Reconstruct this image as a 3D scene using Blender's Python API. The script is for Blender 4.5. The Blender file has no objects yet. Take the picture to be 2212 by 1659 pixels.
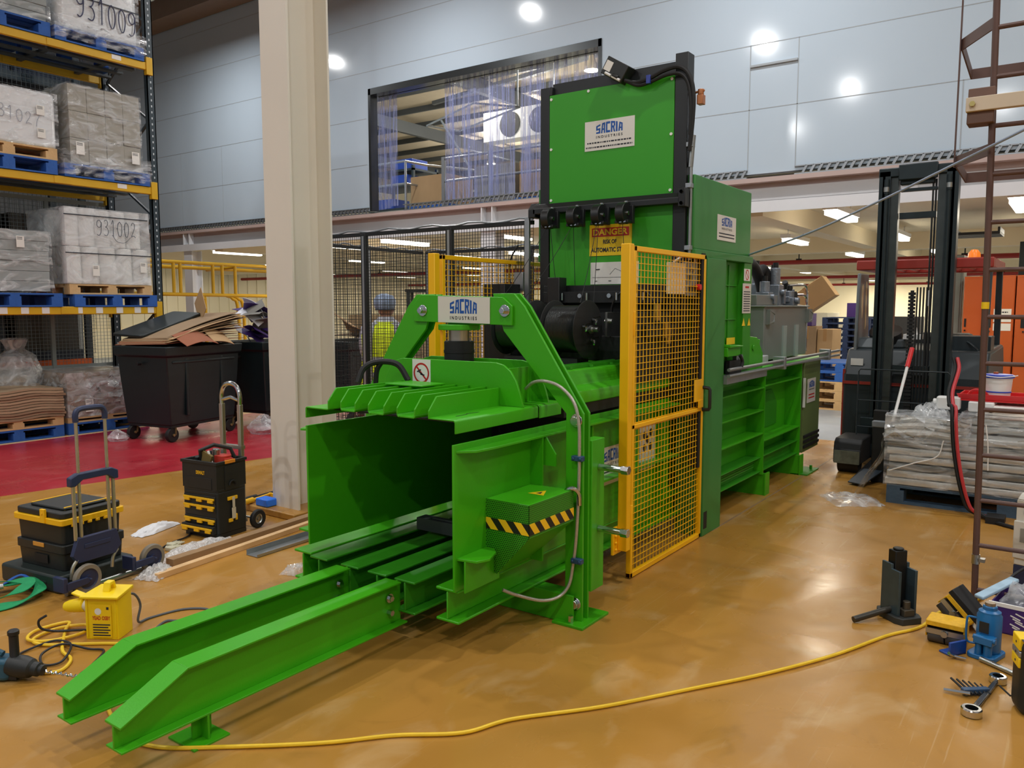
import bpy, bmesh, math, random
from mathutils import Vector, Matrix
random.seed(7)
PI = math.pi
C = bpy.context.scene.collection
SC = bpy.context.scene

# ------------------------------------------------------------------ camera, world, lights, exposure
cam_d = bpy.data.cameras.new('camera')
cam = bpy.data.objects.new('camera', cam_d)
C.objects.link(cam)
cam_d.sensor_fit = 'HORIZONTAL'
cam_d.sensor_width = 36.0
cam_d.lens = 36.0 * 1737.0 / 2212.0
cam_d.clip_end = 200
cam.location = (0, 0, 1.6)
cam.rotation_euler = (math.radians(90 - 5.54), 0, math.radians(35.4 - 90))
SC.camera = cam

world = bpy.data.worlds.new('world')
SC.world = world
world.use_nodes = True
world.node_tree.nodes['Background'].inputs[0].default_value = (0.80, 0.88, 0.95, 1)
world.node_tree.nodes['Background'].inputs[1].default_value = 0.30

SC.view_settings.view_transform = 'Standard'
SC.view_settings.look = 'None'
SC.view_settings.gamma = 1.0
SC.view_settings.use_curve_mapping = False
SC.view_settings.exposure = 0.0
SC.cycles.use_denoising = True
SC.cycles.max_bounces = 10
SC.cycles.transparent_max_bounces = 24
SC.cycles.caustics_reflective = False
SC.cycles.caustics_refractive = False
SC.cycles.sample_clamp_indirect = 6.0


def lamp(x, y, z, power, size=0.5, col=(1, 0.995, 0.985)):
    d = bpy.data.lights.new('high_bay_light', 'AREA')
    d.shape = 'DISK'
    d.size = size
    d.energy = power
    d.color = col
    o = bpy.data.objects.new('high_bay_light', d)
    C.objects.link(o)
    o.location = (x, y, z)
    return o


LAMPS = [(7.9, 13.2), (7.9, 8.2), (7.9, 3.2), (7.9, -2.0),
         (3.7, 10.2), (3.9, 5.4), (3.9, 0.6), (3.9, -4.2),
         (-0.5, 9.6), (-0.5, 4.8), (-0.5, 0.0), (-0.5, -4.8),
         (-4.2, 7.2), (-4.2, 2.0), (-4.2, -3.2)]
for _x, _y in LAMPS:
    lamp(_x, _y, 6.72, 88, 0.15)

# ------------------------------------------------------------------ helpers


def lin(r, g, b):
    def f(c):
        c /= 255.0
        return c / 12.92 if c <= 0.04045 else ((c + 0.055) / 1.055) ** 2.4
    return (f(r), f(g), f(b), 1.0)


def mat(name, rgb, rough=0.5, metal=0.0, noise=0.0, scale=8.0, spec=0.5, bump=0.0, bscale=40.0, rvar=0.0, emit=None, coat=0.0):
    m = bpy.data.materials.new(name)
    m.use_nodes = True
    nt = m.node_tree
    b = nt.nodes['Principled BSDF']
    c = lin(*rgb)
    b.inputs['Base Color'].default_value = c
    b.inputs['Roughness'].default_value = rough
    b.inputs['Metallic'].default_value = metal
    b.inputs['Specular IOR Level'].default_value = spec
    b.inputs['Coat Weight'].default_value = coat
    tc = nt.nodes.new('ShaderNodeTexCoord')
    if noise > 0 or rvar > 0:
        n = nt.nodes.new('ShaderNodeTexNoise')
        n.inputs['Scale'].default_value = scale
        n.inputs['Detail'].default_value = 5
        nt.links.new(tc.outputs['Object'], n.inputs['Vector'])
        if noise > 0:
            mx = nt.nodes.new('ShaderNodeMix')
            mx.data_type = 'RGBA'
            mx.inputs[6].default_value = tuple(max(0, v * (1 - noise)) for v in c[:3]) + (1,)
            mx.inputs[7].default_value = tuple(min(1, v * (1 + noise)) for v in c[:3]) + (1,)
            nt.links.new(n.outputs['Fac'], mx.inputs[0])
            nt.links.new(mx.outputs[2], b.inputs['Base Color'])
        if rvar > 0:
            mr = nt.nodes.new('ShaderNodeMapRange')
            mr.inputs[1].default_value = 0.3
            mr.inputs[2].default_value = 0.7
            mr.inputs[3].default_value = max(0.02, rough - rvar)
            mr.inputs[4].default_value = min(1, rough + rvar)
            nt.links.new(n.outputs['Fac'], mr.inputs[0])
            nt.links.new(mr.outputs[0], b.inputs['Roughness'])
    if bump > 0:
        n2 = nt.nodes.new('ShaderNodeTexNoise')
        n2.inputs['Scale'].default_value = bscale
        n2.inputs['Detail'].default_value = 3
        bp = nt.nodes.new('ShaderNodeBump')
        bp.inputs['Strength'].default_value = bump
        bp.inputs['Distance'].default_value = 0.02
        nt.links.new(tc.outputs['Object'], n2.inputs['Vector'])
        nt.links.new(n2.outputs['Fac'], bp.inputs['Height'])
        nt.links.new(bp.outputs[0], b.inputs['Normal'])
    if emit:
        b.inputs['Emission Color'].default_value = lin(*emit[0])
        b.inputs['Emission Strength'].default_value = emit[1]
    return m


def film(name, rgb=(235, 238, 240), see=0.6, scale=14.0, stretch=(1, 1, 3), rough=0.18):
    """clear plastic stretch film: part see-through, part glossy, wrinkled"""
    m = bpy.data.materials.new(name)
    m.use_nodes = True
    nt = m.node_tree
    b = nt.nodes['Principled BSDF']
    out = nt.nodes['Material Output']
    b.inputs['Base Color'].default_value = lin(*rgb)
    b.inputs['Roughness'].default_value = rough
    b.inputs['Specular IOR Level'].default_value = 0.9
    tr = nt.nodes.new('ShaderNodeBsdfTransparent')
    mix = nt.nodes.new('ShaderNodeMixShader')
    tc = nt.nodes.new('ShaderNodeTexCoord')
    mp = nt.nodes.new('ShaderNodeMapping')
    mp.inputs['Scale'].default_value = stretch
    n = nt.nodes.new('ShaderNodeTexNoise')
    n.inputs['Scale'].default_value = scale
    n.inputs['Detail'].default_value = 3
    n.inputs['Distortion'].default_value = 1.6
    mr = nt.nodes.new('ShaderNodeMapRange')
    mr.inputs[1].default_value = 0.42
    mr.inputs[2].default_value = 0.72
    mr.inputs[3].default_value = min(0.97, see + 0.2)
    mr.inputs[4].default_value = max(0.05, see - 0.35)
    bp = nt.nodes.new('ShaderNodeBump')
    bp.inputs['Strength'].default_value = 0.45
    bp.inputs['Distance'].default_value = 0.03
    L = nt.links.new
    L(tc.outputs['Object'], mp.inputs['Vector'])
    L(mp.outputs[0], n.inputs['Vector'])
    L(n.outputs['Fac'], mr.inputs[0])
    L(n.outputs['Fac'], bp.inputs['Height'])
    L(bp.outputs[0], b.inputs['Normal'])
    L(mr.outputs[0], mix.inputs[0])
    L(b.outputs[0], mix.inputs[1])
    L(tr.outputs[0], mix.inputs[2])
    L(mix.outputs[0], out.inputs['Surface'])
    return m


def thing(name, label, cat, loc=(0, 0, 0), rz=0.0, group=None):
    o = bpy.data.objects.new(name, None)
    o.empty_display_size = 0.1
    C.objects.link(o)
    o.location = loc
    o.rotation_euler = (0, 0, rz)
    tag(o, label, cat, group)
    return o


def tag(o, label, cat, group=None, kind=None):
    o['label'] = label
    o['category'] = cat
    if group:
        o['group'] = group
    if kind:
        o['kind'] = kind
    return o


class MB:
    """collects shapes in one mesh"""

    def __init__(self, M=None):
        self.bm = bmesh.new()
        self.M = M or Matrix.Identity(4)

    def v(self, p):
        return self.bm.verts.new(self.M @ Vector(p))

    def face(self, vs):
        try:
            return self.bm.faces.new(vs)
        except ValueError:
            return None

    def poly(self, pts):
        return self.face([self.v(p) for p in pts])

    def hexa(self, b, t):
        b = [self.v(p) for p in b]
        t = [self.v(p) for p in t]
        n = len(b)
        self.face(b[::-1])
        self.face(t)
        for i in range(n):
            j = (i + 1) % n
            self.face([b[i], b[j], t[j], t[i]])
        return self

    def box(self, x0, x1, y0, y1, z0, z1):
        return self.hexa([(x0, y0, z0), (x1, y0, z0), (x1, y1, z0), (x0, y1, z0)],
                         [(x0, y0, z1), (x1, y0, z1), (x1, y1, z1), (x0, y1, z1)])

    def cbox(self, c, s, R=None):
        """box by centre, size and an optional rotation matrix"""
        R = R or Matrix.Identity(3)
        h = [v * 0.5 for v in s]
        c = Vector(c)

        def q(a, b_, d):
            return c + R @ Vector((a * h[0], b_ * h[1], d * h[2]))
        return self.hexa([q(-1, -1, -1), q(1, -1, -1), q(1, 1, -1), q(-1, 1, -1)],
                         [q(-1, -1, 1), q(1, -1, 1), q(1, 1, 1), q(-1, 1, 1)])

    def prism(self, pts, axis, a, b):
        """extrude a 2-D outline along axis from a to b; outline is in (y,z), (x,z) or (x,y)"""
        def q(p, t):
            if axis == 'x':
                return (t, p[0], p[1])
            if axis == 'y':
                return (p[0], t, p[1])
            return (p[0], p[1], t)
        return self.hexa([q(p, a) for p in pts], [q(p, b) for p in pts])

    def bar(self, p0, p1, w, h=None, up=(0, 0, 1)):
        h = w if h is None else h
        p0, p1 = Vector(p0), Vector(p1)
        d = (p1 - p0).normalized()
        u = Vector(up)
        if abs(d.dot(u)) > 0.98:
            u = Vector((1, 0, 0))
        s = d.cross(u).normalized()
        t = s.cross(d).normalized()
        q = [s * (w / 2) * a + t * (h / 2) * b for a, b in ((-1, -1), (1, -1), (1, 1), (-1, 1))]
        return self.hexa([p0 + k for k in q], [p1 + k for k in q])

    def cyl(self, p0, p1, r, r2=None, seg=16, caps=True):
        r2 = r if r2 is None else r2
        p0, p1 = Vector(p0), Vector(p1)
        d = (p1 - p0).normalized()
        u = Vector((0, 0, 1)) if abs(d.z) < 0.9 else Vector((1, 0, 0))
        s = d.cross(u).normalized()
        t = d.cross(s).normalized()
        A, B = [], []
        for i in range(seg):
            a = 2 * PI * i / seg
            k = s * math.cos(a) + t * math.sin(a)
            A.append(self.v(p0 + k * r))
            B.append(self.v(p1 + k * r2))
        for i in range(seg):
            j = (i + 1) % seg
            self.face([A[i], A[j], B[j], B[i]])
        if caps:
            self.face(A[::-1])
            self.face(B)
        return self

    def tube(self, pts, r, seg=8, closed=False, rr=None):
        pts = [Vector(p) for p in pts]
        n = len(pts)
        rings = []
        ref = None
        for i, p in enumerate(pts):
            a = pts[i - 1] if (i > 0 or closed) else pts[i]
            b = pts[(i + 1) % n] if (i < n - 1 or closed) else pts[i]
            d = (b - a)
            d = d.normalized() if d.length > 1e-9 else Vector((0, 0, 1))
            if ref is None:
                u = Vector((0, 0, 1)) if abs(d.z) < 0.9 else Vector((1, 0, 0))
                ref = (u - d * u.dot(d)).normalized()
            else:
                ref = ref - d * ref.dot(d)
                ref = ref.normalized() if ref.length > 1e-6 else Vector((1, 0, 0))
            s = d.cross(ref)
            R = r if rr is None else rr[i]
            rings.append([self.v(p + (ref * math.cos(2 * PI * k / seg) + s * math.sin(2 * PI * k / seg)) * R) for k in range(seg)])
        for i in range(n if closed else n - 1):
            A, B = rings[i], rings[(i + 1) % n]
            for k in range(seg):
                j = (k + 1) % seg
                self.face([A[k], A[j], B[j], B[k]])
        if not closed:
            self.face(rings[0][::-1])
            self.face(rings[-1])
        return self

    def lathe(self, prof, origin=(0, 0, 0), axis=(0, 0, 1), seg=24, ring=False):
        o = Vector(origin)
        d = Vector(axis).normalized()
        u = Vector((0, 0, 1)) if abs(d.z) < 0.9 else Vector((1, 0, 0))
        s = d.cross(u).normalized()
        t = d.cross(s).normalized()
        rings = []
        for r, h in prof:
            if r < 1e-6:
                rings.append([self.v(o + d * h)])
            else:
                rings.append([self.v(o + d * h + (s * math.cos(2 * PI * k / seg) + t * math.sin(2 * PI * k / seg)) * r) for k in range(seg)])
        for A, B in zip(rings, rings[1:]):
            for k in range(seg):
                j = (k + 1) % seg
                if len(A) == 1 and len(B) == 1:
                    continue
                if len(A) == 1:
                    self.face([A[0], B[j], B[k]])
                elif len(B) == 1:
                    self.face([A[k], A[j], B[0]])
                else:
                    self.face([A[k], A[j], B[j], B[k]])
        if ring:
            A, B = rings[-1], rings[0]
            for k in range(seg):
                j = (k + 1) % seg
                self.face([A[k], A[j], B[j], B[k]])
            return self
        if len(rings[0]) > 1:
            self.face(rings[0][::-1])
        if len(rings[-1]) > 1:
            self.face(rings[-1])
        return self

    def rbox(self, x0, x1, y0, y1, z0, z1, r=0.03, seg=3, taper=0.0):
        """box with rounded upright edges, optionally narrower at the foot"""
        def ring(z, k):
            pts = []
            for cx, cy, a0 in ((x1 - r, y1 - r, 0), (x0 + r, y1 - r, PI / 2), (x0 + r, y0 + r, PI), (x1 - r, y0 + r, 1.5 * PI)):
                for i in range(seg + 1):
                    a = a0 + PI / 2 * i / seg
                    pts.append((cx + r * math.cos(a), cy + r * math.sin(a), z))
            mx, my = (x0 + x1) / 2, (y0 + y1) / 2
            return [(mx + (p[0] - mx) * k, my + (p[1] - my) * k, z) for p in pts]
        return self.hexa(ring(z0, 1 - taper), ring(z1, 1.0))

    def ibeam_x(self, x0, x1, y0, y1, z0, z1, tf=0.012, tw=0.01):
        ym = (y0 + y1) / 2
        self.box(x0, x1, y0, y1, z0, z0 + tf)
        self.box(x0, x1, y0, y1, z1 - tf, z1)
        self.box(x0, x1, ym - tw / 2, ym + tw / 2, z0 + tf, z1 - tf)
        return self

    def build(self, name, m, parent=None, bevel=0.0, smooth=True, seg=2, angle=0.55):
        bmesh.ops.recalc_face_normals(self.bm, faces=self.bm.faces)
        me = bpy.data.meshes.new(name)
        self.bm.to_mesh(me)
        self.bm.free()
        ms = m if isinstance(m, (list, tuple)) else [m]
        for k in ms:
            me.materials.append(k)
        if smooth:
            me.shade_smooth()
            me.set_sharp_from_angle(angle=angle)
        o = bpy.data.objects.new(name, me)
        C.objects.link(o)
        if parent is not None:
            o.parent = parent
        if bevel > 0:
            b = o.modifiers.new('edge', 'BEVEL')
            b.width = bevel
            b.segments = seg
            b.limit_method = 'ANGLE'
            b.angle_limit = 0.6
            b.harden_normals = False
        return o


def struct(name, mb, m, bevel=0.0, parent=None):
    o = mb.build(name, m, parent, bevel)
    if parent is None:
        o['kind'] = 'structure'
    return o


def dup(root, loc, rz, label=None, cat=None, group=None):
    r = root.copy()
    C.objects.link(r)
    r.location = loc
    r.rotation_euler = (0, 0, rz)
    if label:
        r['label'] = label
    if group:
        r['group'] = group
    for ch in list(root.children):
        c = ch.copy()
        C.objects.link(c)
        c.parent = r
        for g in ch.children:
            d = g.copy()
            C.objects.link(d)
            d.parent = c
    return r


def text_pts(s, bold=0.0):
    """triangles of a line of lettering, as (verts, faces) in x, y with the box scaled to 0..1"""
    cu = bpy.data.curves.new('t', 'FONT')
    cu.body = s
    cu.size = 1.0
    cu.offset = bold
    cu.resolution_u = 3
    ob = bpy.data.objects.new('t', cu)
    C.objects.link(ob)
    me = bpy.data.meshes.new_from_object(ob)
    vs = [(v.co.x, v.co.y) for v in me.vertices]
    fs = [tuple(p.vertices) for p in me.polygons]
    bpy.data.objects.remove(ob)
    bpy.data.curves.remove(cu)
    bpy.data.meshes.remove(me)
    x0 = min(v[0] for v in vs)
    x1 = max(v[0] for v in vs)
    y0 = min(v[1] for v in vs)
    y1 = max(v[1] for v in vs)
    return [((a - x0) / (x1 - x0), (b - y0) / (y1 - y0)) for a, b in vs], fs


def lettering(name, s, o, u, v, w, h, m, parent, bold=0.02, warp=None):
    """text from corner o along unit u (width w) and up unit v (height h)"""
    vs, fs = text_pts(s, bold)
    mb = MB()
    o, u, v = Vector(o), Vector(u), Vector(v)
    V = []
    for a, b in vs:
        if warp:
            b = warp(a, b)
        V.append(mb.v(o + u * (a * w) + v * (b * h)))
    for f in fs:
        mb.face([V[i] for i in f])
    return mb.build(name, m, parent, smooth=False)


# block capitals as slabs (x0, x1, y0, y1) in a unit box; the top follows the arch of the logo
BLOCK = {'S': [(0, 1, 0, .2), (.64, 1, .2, .42), (0, 1, .4, .6), (0, .36, .58, .8), (0, 1, .8, 1)],
         'A': [(0, 0, .34, 0, .56, 1, .24, 1), (.66, 1, 0, 1), (.5, .66, .82, 1), (.36, .66, .30, .46)],
         'C': [(0, .36, 0, 1), (.36, 1, .8, 1), (.36, 1, 0, .2)],
         'R': [(0, .36, 0, 1), (.36, 1, .82, 1), (.66, 1, .56, .82), (.36, .86, .40, .58), (.46, .40, .80, .40, 1.06, 0, .70, 0)],
         'I': [(0, 1, 0, 1)]}


def block_word(name, s, o, u, v, w, h, m, parent):
    wid = {'I': 0.42}
    tot = sum(wid.get(c, 1.0) for c in s) + 0.16 * (len(s) - 1)
    mb = MB()
    o, u, v = Vector(o), Vector(u), Vector(v)
    x = 0.0
    for c in s:
        cw = wid.get(c, 1.0)
        for bl in BLOCK[c]:
            q = []
            if len(bl) == 4:
                a0, a1, b0, b1 = bl
                cs = ((a0, b0), (a1, b0), (a1, b1), (a0, b1))
            else:
                cs = tuple(zip(bl[0::2], bl[1::2]))
            for a, b in cs:
                t = (x + a * cw) / tot
                q.append(o + u * (t * w) + v * (arch(t, b) * h))
            mb.poly(q)
        x += cw + 0.16
    return mb.build(name, m, parent, smooth=False)


def dashes(name, o, u, v, w, h, n, m, parent, seed=1):
    """a line of print too small to read"""
    rnd = random.Random(seed)
    mb = MB()
    o, u, v = Vector(o), Vector(u), Vector(v)
    x = 0.0
    while x < 1:
        l = rnd.uniform(0.4, 1.6) / n
        e = min(1, x + l)
        mb.poly([o + u * (x * w), o + u * (e * w), o + u * (e * w) + v * h, o + u * (x * w) + v * h])
        x = e + 0.35 / n
    return mb.build(name, m, parent, smooth=False)


def arch(a, b):
    top = 0.70 + 0.30 * (1 - (2 * a - 1) ** 2)
    return b * top


def rotz(a):
    return Matrix.Rotation(a, 3, 'Z')


def spline(pts, n=8):
    """points of a smooth curve through pts"""
    P = [Vector(p) for p in pts]
    P = [P[0] * 2 - P[1]] + P + [P[-1] * 2 - P[-2]]
    out = []
    for i in range(1, len(P) - 2):
        a, b, c, d = P[i - 1:i + 3]
        for k in range(n):
            t = k / n
            out.append(0.5 * ((2 * b) + (c - a) * t + (2 * a - 5 * b + 4 * c - d) * t * t + (3 * b - a - 3 * c + d) * t ** 3))
    out.append(P[-2])
    return out


# ------------------------------------------------------------------ materials
G = mat('green_paint', (64, 168, 20), 0.34, noise=0.06, scale=3, spec=0.45, bump=0.03, bscale=120)
GD = mat('green_paint_worn', (50, 140, 26), 0.42, noise=0.12, scale=9, spec=0.4)
GP = mat('green_panel_paint', (56, 158, 34), 0.40, noise=0.03, scale=2, spec=0.4)
GS = mat('satin_green_side_paint', (60, 132, 62), 0.45, noise=0.05, scale=2, spec=0.4)
OL = mat('olive_green_paint', (98, 116, 66), 0.5, noise=0.06, scale=3)
BK = mat('black_paint', (24, 26, 28), 0.42, noise=0.2, scale=6)
BKD = mat('matt_black_steel', (17, 19, 21), 0.6, noise=0.3, scale=12)
RB = mat('black_rubber', (20, 20, 21), 0.65, noise=0.2, scale=20)
PLB = mat('black_plastic', (30, 33, 32), 0.5, noise=0.15, scale=14, bump=0.05, bscale=200)
YG = mat('signal_yellow_paint', (255, 192, 14), 0.38, noise=0.04, scale=5)
YR = mat('rack_beam_yellow', (214, 168, 22), 0.45, noise=0.12, scale=6)
YL = mat('bright_yellow_plastic', (250, 214, 20), 0.42, noise=0.10, scale=12)
YT = mat('tool_yellow', (246, 190, 20), 0.45, noise=0.08, scale=12)
CH = mat('polished_steel', (205, 207, 208), 0.18, 1.0, noise=0.05)
ST = mat('zinc_steel', (176, 178, 176), 0.34, 1.0, noise=0.12, scale=20)
AL = mat('brushed_aluminium', (192, 190, 178), 0.32, 0.9, noise=0.08, scale=30)
GAL = mat('galvanised_tube', (168, 172, 176), 0.4, 0.8, noise=0.15, scale=12)
TANK = mat('grey_tank_paint', (122, 128, 124), 0.36, noise=0.05, scale=3)
CAST = mat('cast_grey_metal', (140, 148, 158), 0.4, 0.6, noise=0.25, scale=24, bump=0.2, bscale=60)
WH = mat('white_plastic', (236, 236, 234), 0.4, noise=0.02)
PLATE = mat('aluminium_nameplate', (226, 222, 214), 0.35, 0.15, noise=0.03)
BLU = mat('logo_blue', (22, 84, 168), 0.5)
DKT = mat('dark_print', (40, 44, 54), 0.6)
REDP = mat('red_print', (190, 34, 28), 0.5)
WHP = mat('white_paper', (232, 230, 224), 0.7, noise=0.03)
PYEL = mat('yellow_sign', (246, 206, 20), 0.5, noise=0.03)
RKB = mat('rack_upright_navy', (44, 58, 66), 0.5, noise=0.15, scale=8)
PB = mat('blue_pallet_wood', (40, 92, 172), 0.7, noise=0.22, scale=10, bump=0.15, bscale=30)
PBD = mat('dusty_blue_pallet_wood', (62, 84, 104), 0.75, noise=0.25, scale=12, bump=0.2, bscale=30)
WD = mat('pale_pallet_wood', (208, 172, 122), 0.7, noise=0.2, scale=9, bump=0.15, bscale=40)
PINE = mat('planed_pine', (226, 186, 136), 0.55, noise=0.12, scale=7)
CARD = mat('brown_cardboard', (178, 146, 106), 0.8, noise=0.10, scale=5)
CARDD = mat('dull_cardboard', (146, 122, 94), 0.85, noise=0.16, scale=6)
CARDR = mat('red_brown_cardboard', (150, 92, 66), 0.85, noise=0.15, scale=6)
GREYB = mat('grey_cartons', (156, 152, 142), 0.75, noise=0.1, scale=5)
WRAPW = mat('white_wrapped_load', (222, 224, 226), 0.3, noise=0.06, scale=3, bump=0.25, bscale=4)
FILM = film('stretch_film', see=0.78, scale=3.2, stretch=(1, 1, 2.6), rough=0.14)
FILMW = film('white_stretch_film', see=0.5, scale=2.6, stretch=(1, 1, 1.6), rough=0.14)
FILM2 = film('crumpled_clear_film', see=0.58, scale=5, stretch=(1, 1, 1.4), rough=0.14)
FILM3 = film('film_over_metal_parts', see=0.74, scale=2.6, stretch=(1, 1, 5), rough=0.1)
BIN = mat('dark_bin_plastic', (17, 32, 35), 0.42, noise=0.12, scale=4)
NAVY = mat('navy_plastic', (40, 50, 84), 0.45, noise=0.1, scale=10)
PURP = mat('purple_print', (66, 40, 112), 0.45, noise=0.06)
ORNG = mat('orange_cabinet_paint', (196, 92, 36), 0.42, noise=0.05, scale=3)
RUST = mat('brown_primer_steel', (92, 66, 58), 0.55, noise=0.2, scale=14)
MASTM = mat('forklift_mast_grey', (34, 46, 50), 0.4, 0.3, noise=0.25, scale=9)
FLT = mat('forklift_body_grey', (38, 48, 52), 0.42, noise=0.1, scale=4)
FRED = mat('forklift_red', (158, 52, 42), 0.4, noise=0.06)
REDPL = mat('red_plastic', (214, 36, 40), 0.4, noise=0.05)
BLUM = mat('jack_blue_paint', (28, 104, 160), 0.35, noise=0.12, scale=14)
BLUD = mat('drill_teal_plastic', (34, 82, 104), 0.45, noise=0.08)
HV = mat('hi_vis_yellow_fabric', (222, 240, 20), 0.7, noise=0.08, scale=14)
HVG = mat('reflective_grey_tape', (170, 172, 178), 0.4, noise=0.05)
COAT = mat('white_coat_fabric', (206, 210, 222), 0.8, noise=0.06, scale=10)
SKIN = mat('skin', (196, 150, 126), 0.5, noise=0.06)
NET = mat('pale_blue_hair_net', (150, 168, 196), 0.6, noise=0.25, scale=60)
BEIGE = mat('beige_casing', (222, 218, 206), 0.45, noise=0.03)
LILAC = mat('lilac_casing_top', (132, 132, 214), 0.4)
GLASS = mat('tube_glow', (255, 252, 240), 0.5, emit=((255, 246, 226), 9.0))
HBG = mat('lamp_glow', (255, 255, 255), 0.5, emit=((255, 253, 248), 24.0))
PVC = film('pvc_strip', rgb=(168, 178, 226), see=0.72, scale=3, stretch=(9, 9, 0.35), rough=0.06)
BUB = film('bubble_wrap', rgb=(240, 240, 240), see=0.35, scale=60, stretch=(1, 1, 1), rough=0.2)
# ------------------------------------------------------------------ setting: floor


def floor_mat(name, base, worn, scuff=0.55, rough=0.2):
    m = bpy.data.materials.new(name)
    m.use_nodes = True
    nt = m.node_tree
    L = nt.links.new
    b = nt.nodes['Principled BSDF']
    tc = nt.nodes.new('ShaderNodeTexCoord')

    def noise(scale, sc=(1, 1, 1), det=6, rot=0.0, dist=0.0):
        mp = nt.nodes.new('ShaderNodeMapping')
        mp.inputs['Scale'].default_value = sc
        mp.inputs['Rotation'].default_value = (0, 0, rot)
        n = nt.nodes.new('ShaderNodeTexNoise')
        n.inputs['Scale'].default_value = scale
        n.inputs['Detail'].default_value = det
        n.inputs['Distortion'].default_value = dist
        L(tc.outputs['Object'], mp.inputs['Vector'])
        L(mp.outputs[0], n.inputs['Vector'])
        return n.outputs['Fac']

    def ramp(fac, a, c, lo=0.0, hi=1.0):
        r = nt.nodes.new('ShaderNodeMapRange')
        r.inputs[1].default_value = a
        r.inputs[2].default_value = c
        r.inputs[3].default_value = lo
        r.inputs[4].default_value = hi
        L(fac, r.inputs[0])
        return r.outputs[0]

    def mixc(fac, A, B):
        x = nt.nodes.new('ShaderNodeMix')
        x.data_type = 'RGBA'
        L(fac, x.inputs[0])
        for sock, val in ((x.inputs[6], A), (x.inputs[7], B)):
            if isinstance(val, tuple):
                sock.default_value = val
            else:
                L(val, sock)
        return x.outputs[2]

    def mul(a, c):
        x = nt.nodes.new('ShaderNodeMath')
        x.operation = 'MULTIPLY'
        L(a, x.inputs[0])
        if isinstance(c, float):
            x.inputs[1].default_value = c
        else:
            L(c, x.inputs[1])
        return x.outputs[0]
    big = ramp(noise(0.9, det=4), 0.35, 0.7)
    col = mixc(big, base, tuple(v * 0.82 for v in base[:3]) + (1,))
    # dusty scuffs where boots and trucks have been, and long thin scratches
    dust = mul(ramp(noise(2.2, (1, 1.6, 1), 8, 0.5, 0.6), 0.54, 0.72), 0.42 * scuff)
    col = mixc(dust, col, worn)
    zone = ramp(noise(0.55, det=2), 0.42, 0.62)
    for rot, sc in ((0.3, 1.3), (1.25, 0.9), (-0.6, 1.7)):
        s = mul(mul(ramp(noise(6.0 * sc, (0.16, 5.0, 1), 4, rot, 0.7), 0.655, 0.71), 0.36 * scuff), zone)
        col = mixc(s, col, worn)
    grime = mul(ramp(noise(3.1, (1, 1, 1), 7, 0, 1.5), 0.62, 0.75), 0.32)
    col = mixc(grime, col, tuple(v * 0.55 for v in base[:3]) + (1,))
    L(col, b.inputs['Base Color'])
    L(ramp(noise(1.6, (1, 1, 1), 6, 0.2, 0.5), 0.3, 0.75, rough, rough + 0.26), b.inputs['Roughness'])
    bp = nt.nodes.new('ShaderNodeBump')
    bp.inputs['Strength'].default_value = 0.10
    bp.inputs['Distance'].default_value = 0.02
    L(noise(7.0, (1, 1, 1), 3), bp.inputs['Height'])
    L(bp.outputs[0], b.inputs['Normal'])
    b.inputs['Specular IOR Level'].default_value = 0.5
    return m


FLO = floor_mat('ochre_epoxy_floor', lin(182, 132, 58), lin(212, 186, 142), 0.9, 0.17)
FLR = floor_mat('red_epoxy_floor', lin(176, 40, 54), lin(206, 120, 120), 0.5, 0.2)
FLG = floor_mat('grey_painted_floor', lin(150, 158, 170), lin(206, 206, 206), 0.5, 0.35)
WALLM = mat('white_wall_panel', (198, 214, 228), 0.11, noise=0.02, scale=1.5, spec=0.6, bump=0.06, bscale=0.9)
SEAM = mat('panel_joint', (170, 178, 184), 0.5)
PINKM = mat('pink_primer', (200, 178, 172), 0.6, noise=0.10, scale=3)
BEAMG = mat('grey_beam_paint', (206, 204, 204), 0.5, noise=0.05, scale=2)
BEAMW = mat('white_beam_paint', (236, 238, 242), 0.45, noise=0.03)
PILW = mat('cream_pillar_paint', (232, 226, 214), 0.5, noise=0.05, scale=2)
CREAM = mat('cream_ceiling_paint', (236, 222, 190), 0.7, noise=0.05, scale=1)
CREAMW = mat('cream_cladding', (238, 228, 200), 0.6, noise=0.04, scale=1)
DARKM = mat('dark_steel_trim', (92, 96, 98), 0.25, 0.8)
ROOFM = mat('roof_underside', (150, 134, 122), 0.8, noise=0.1)
PURL = mat('roof_steel', (92, 96, 98), 0.5, 0.3)
SLABM = mat('mezzanine_slab', (150, 150, 142), 0.8)

mb = MB()
mb.poly([(-6, -10, 0), (9.96, -10, 0), (9.96, 6.0, 0), (5.4, 6.96, 0), (-6, 8.9, 0)])
struct('floor', mb, FLO)
mb = MB()
mb.poly([(-6, 8.9, 0), (5.4, 6.96, 0), (9.96, 6.0, 0), (9.96, 10.12, 0), (-6, 10.12, 0)])
struct('floor_red', mb, FLR)
mb = MB()
mb.poly([(-6, 10.2, 0), (9.96, 10.2, 0), (9.96, 20, 0), (-6, 20, 0)])
struct('floor_rack_bay', mb, FLO)
mb = MB()
mb.poly([(9.96, -10, 0), (42, -10, 0), (42, 25, 0), (9.96, 25, 0)])
struct('floor_grey', mb, FLG)
mb = MB()
mb.box(-6, 9.96, 10.12, 10.2, -0.02, 0.001)
struct('trim_1', mb, mat('beige_floor_line', (222, 190, 140), 0.5, noise=0.1))
mb = MB()
mb.box(5.4, 9.95, 2.085, 2.10, -0.02, 0.001)
struct('trim_2', mb, mat('floor_joint', (150, 120, 84), 0.6, noise=0.2))

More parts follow.
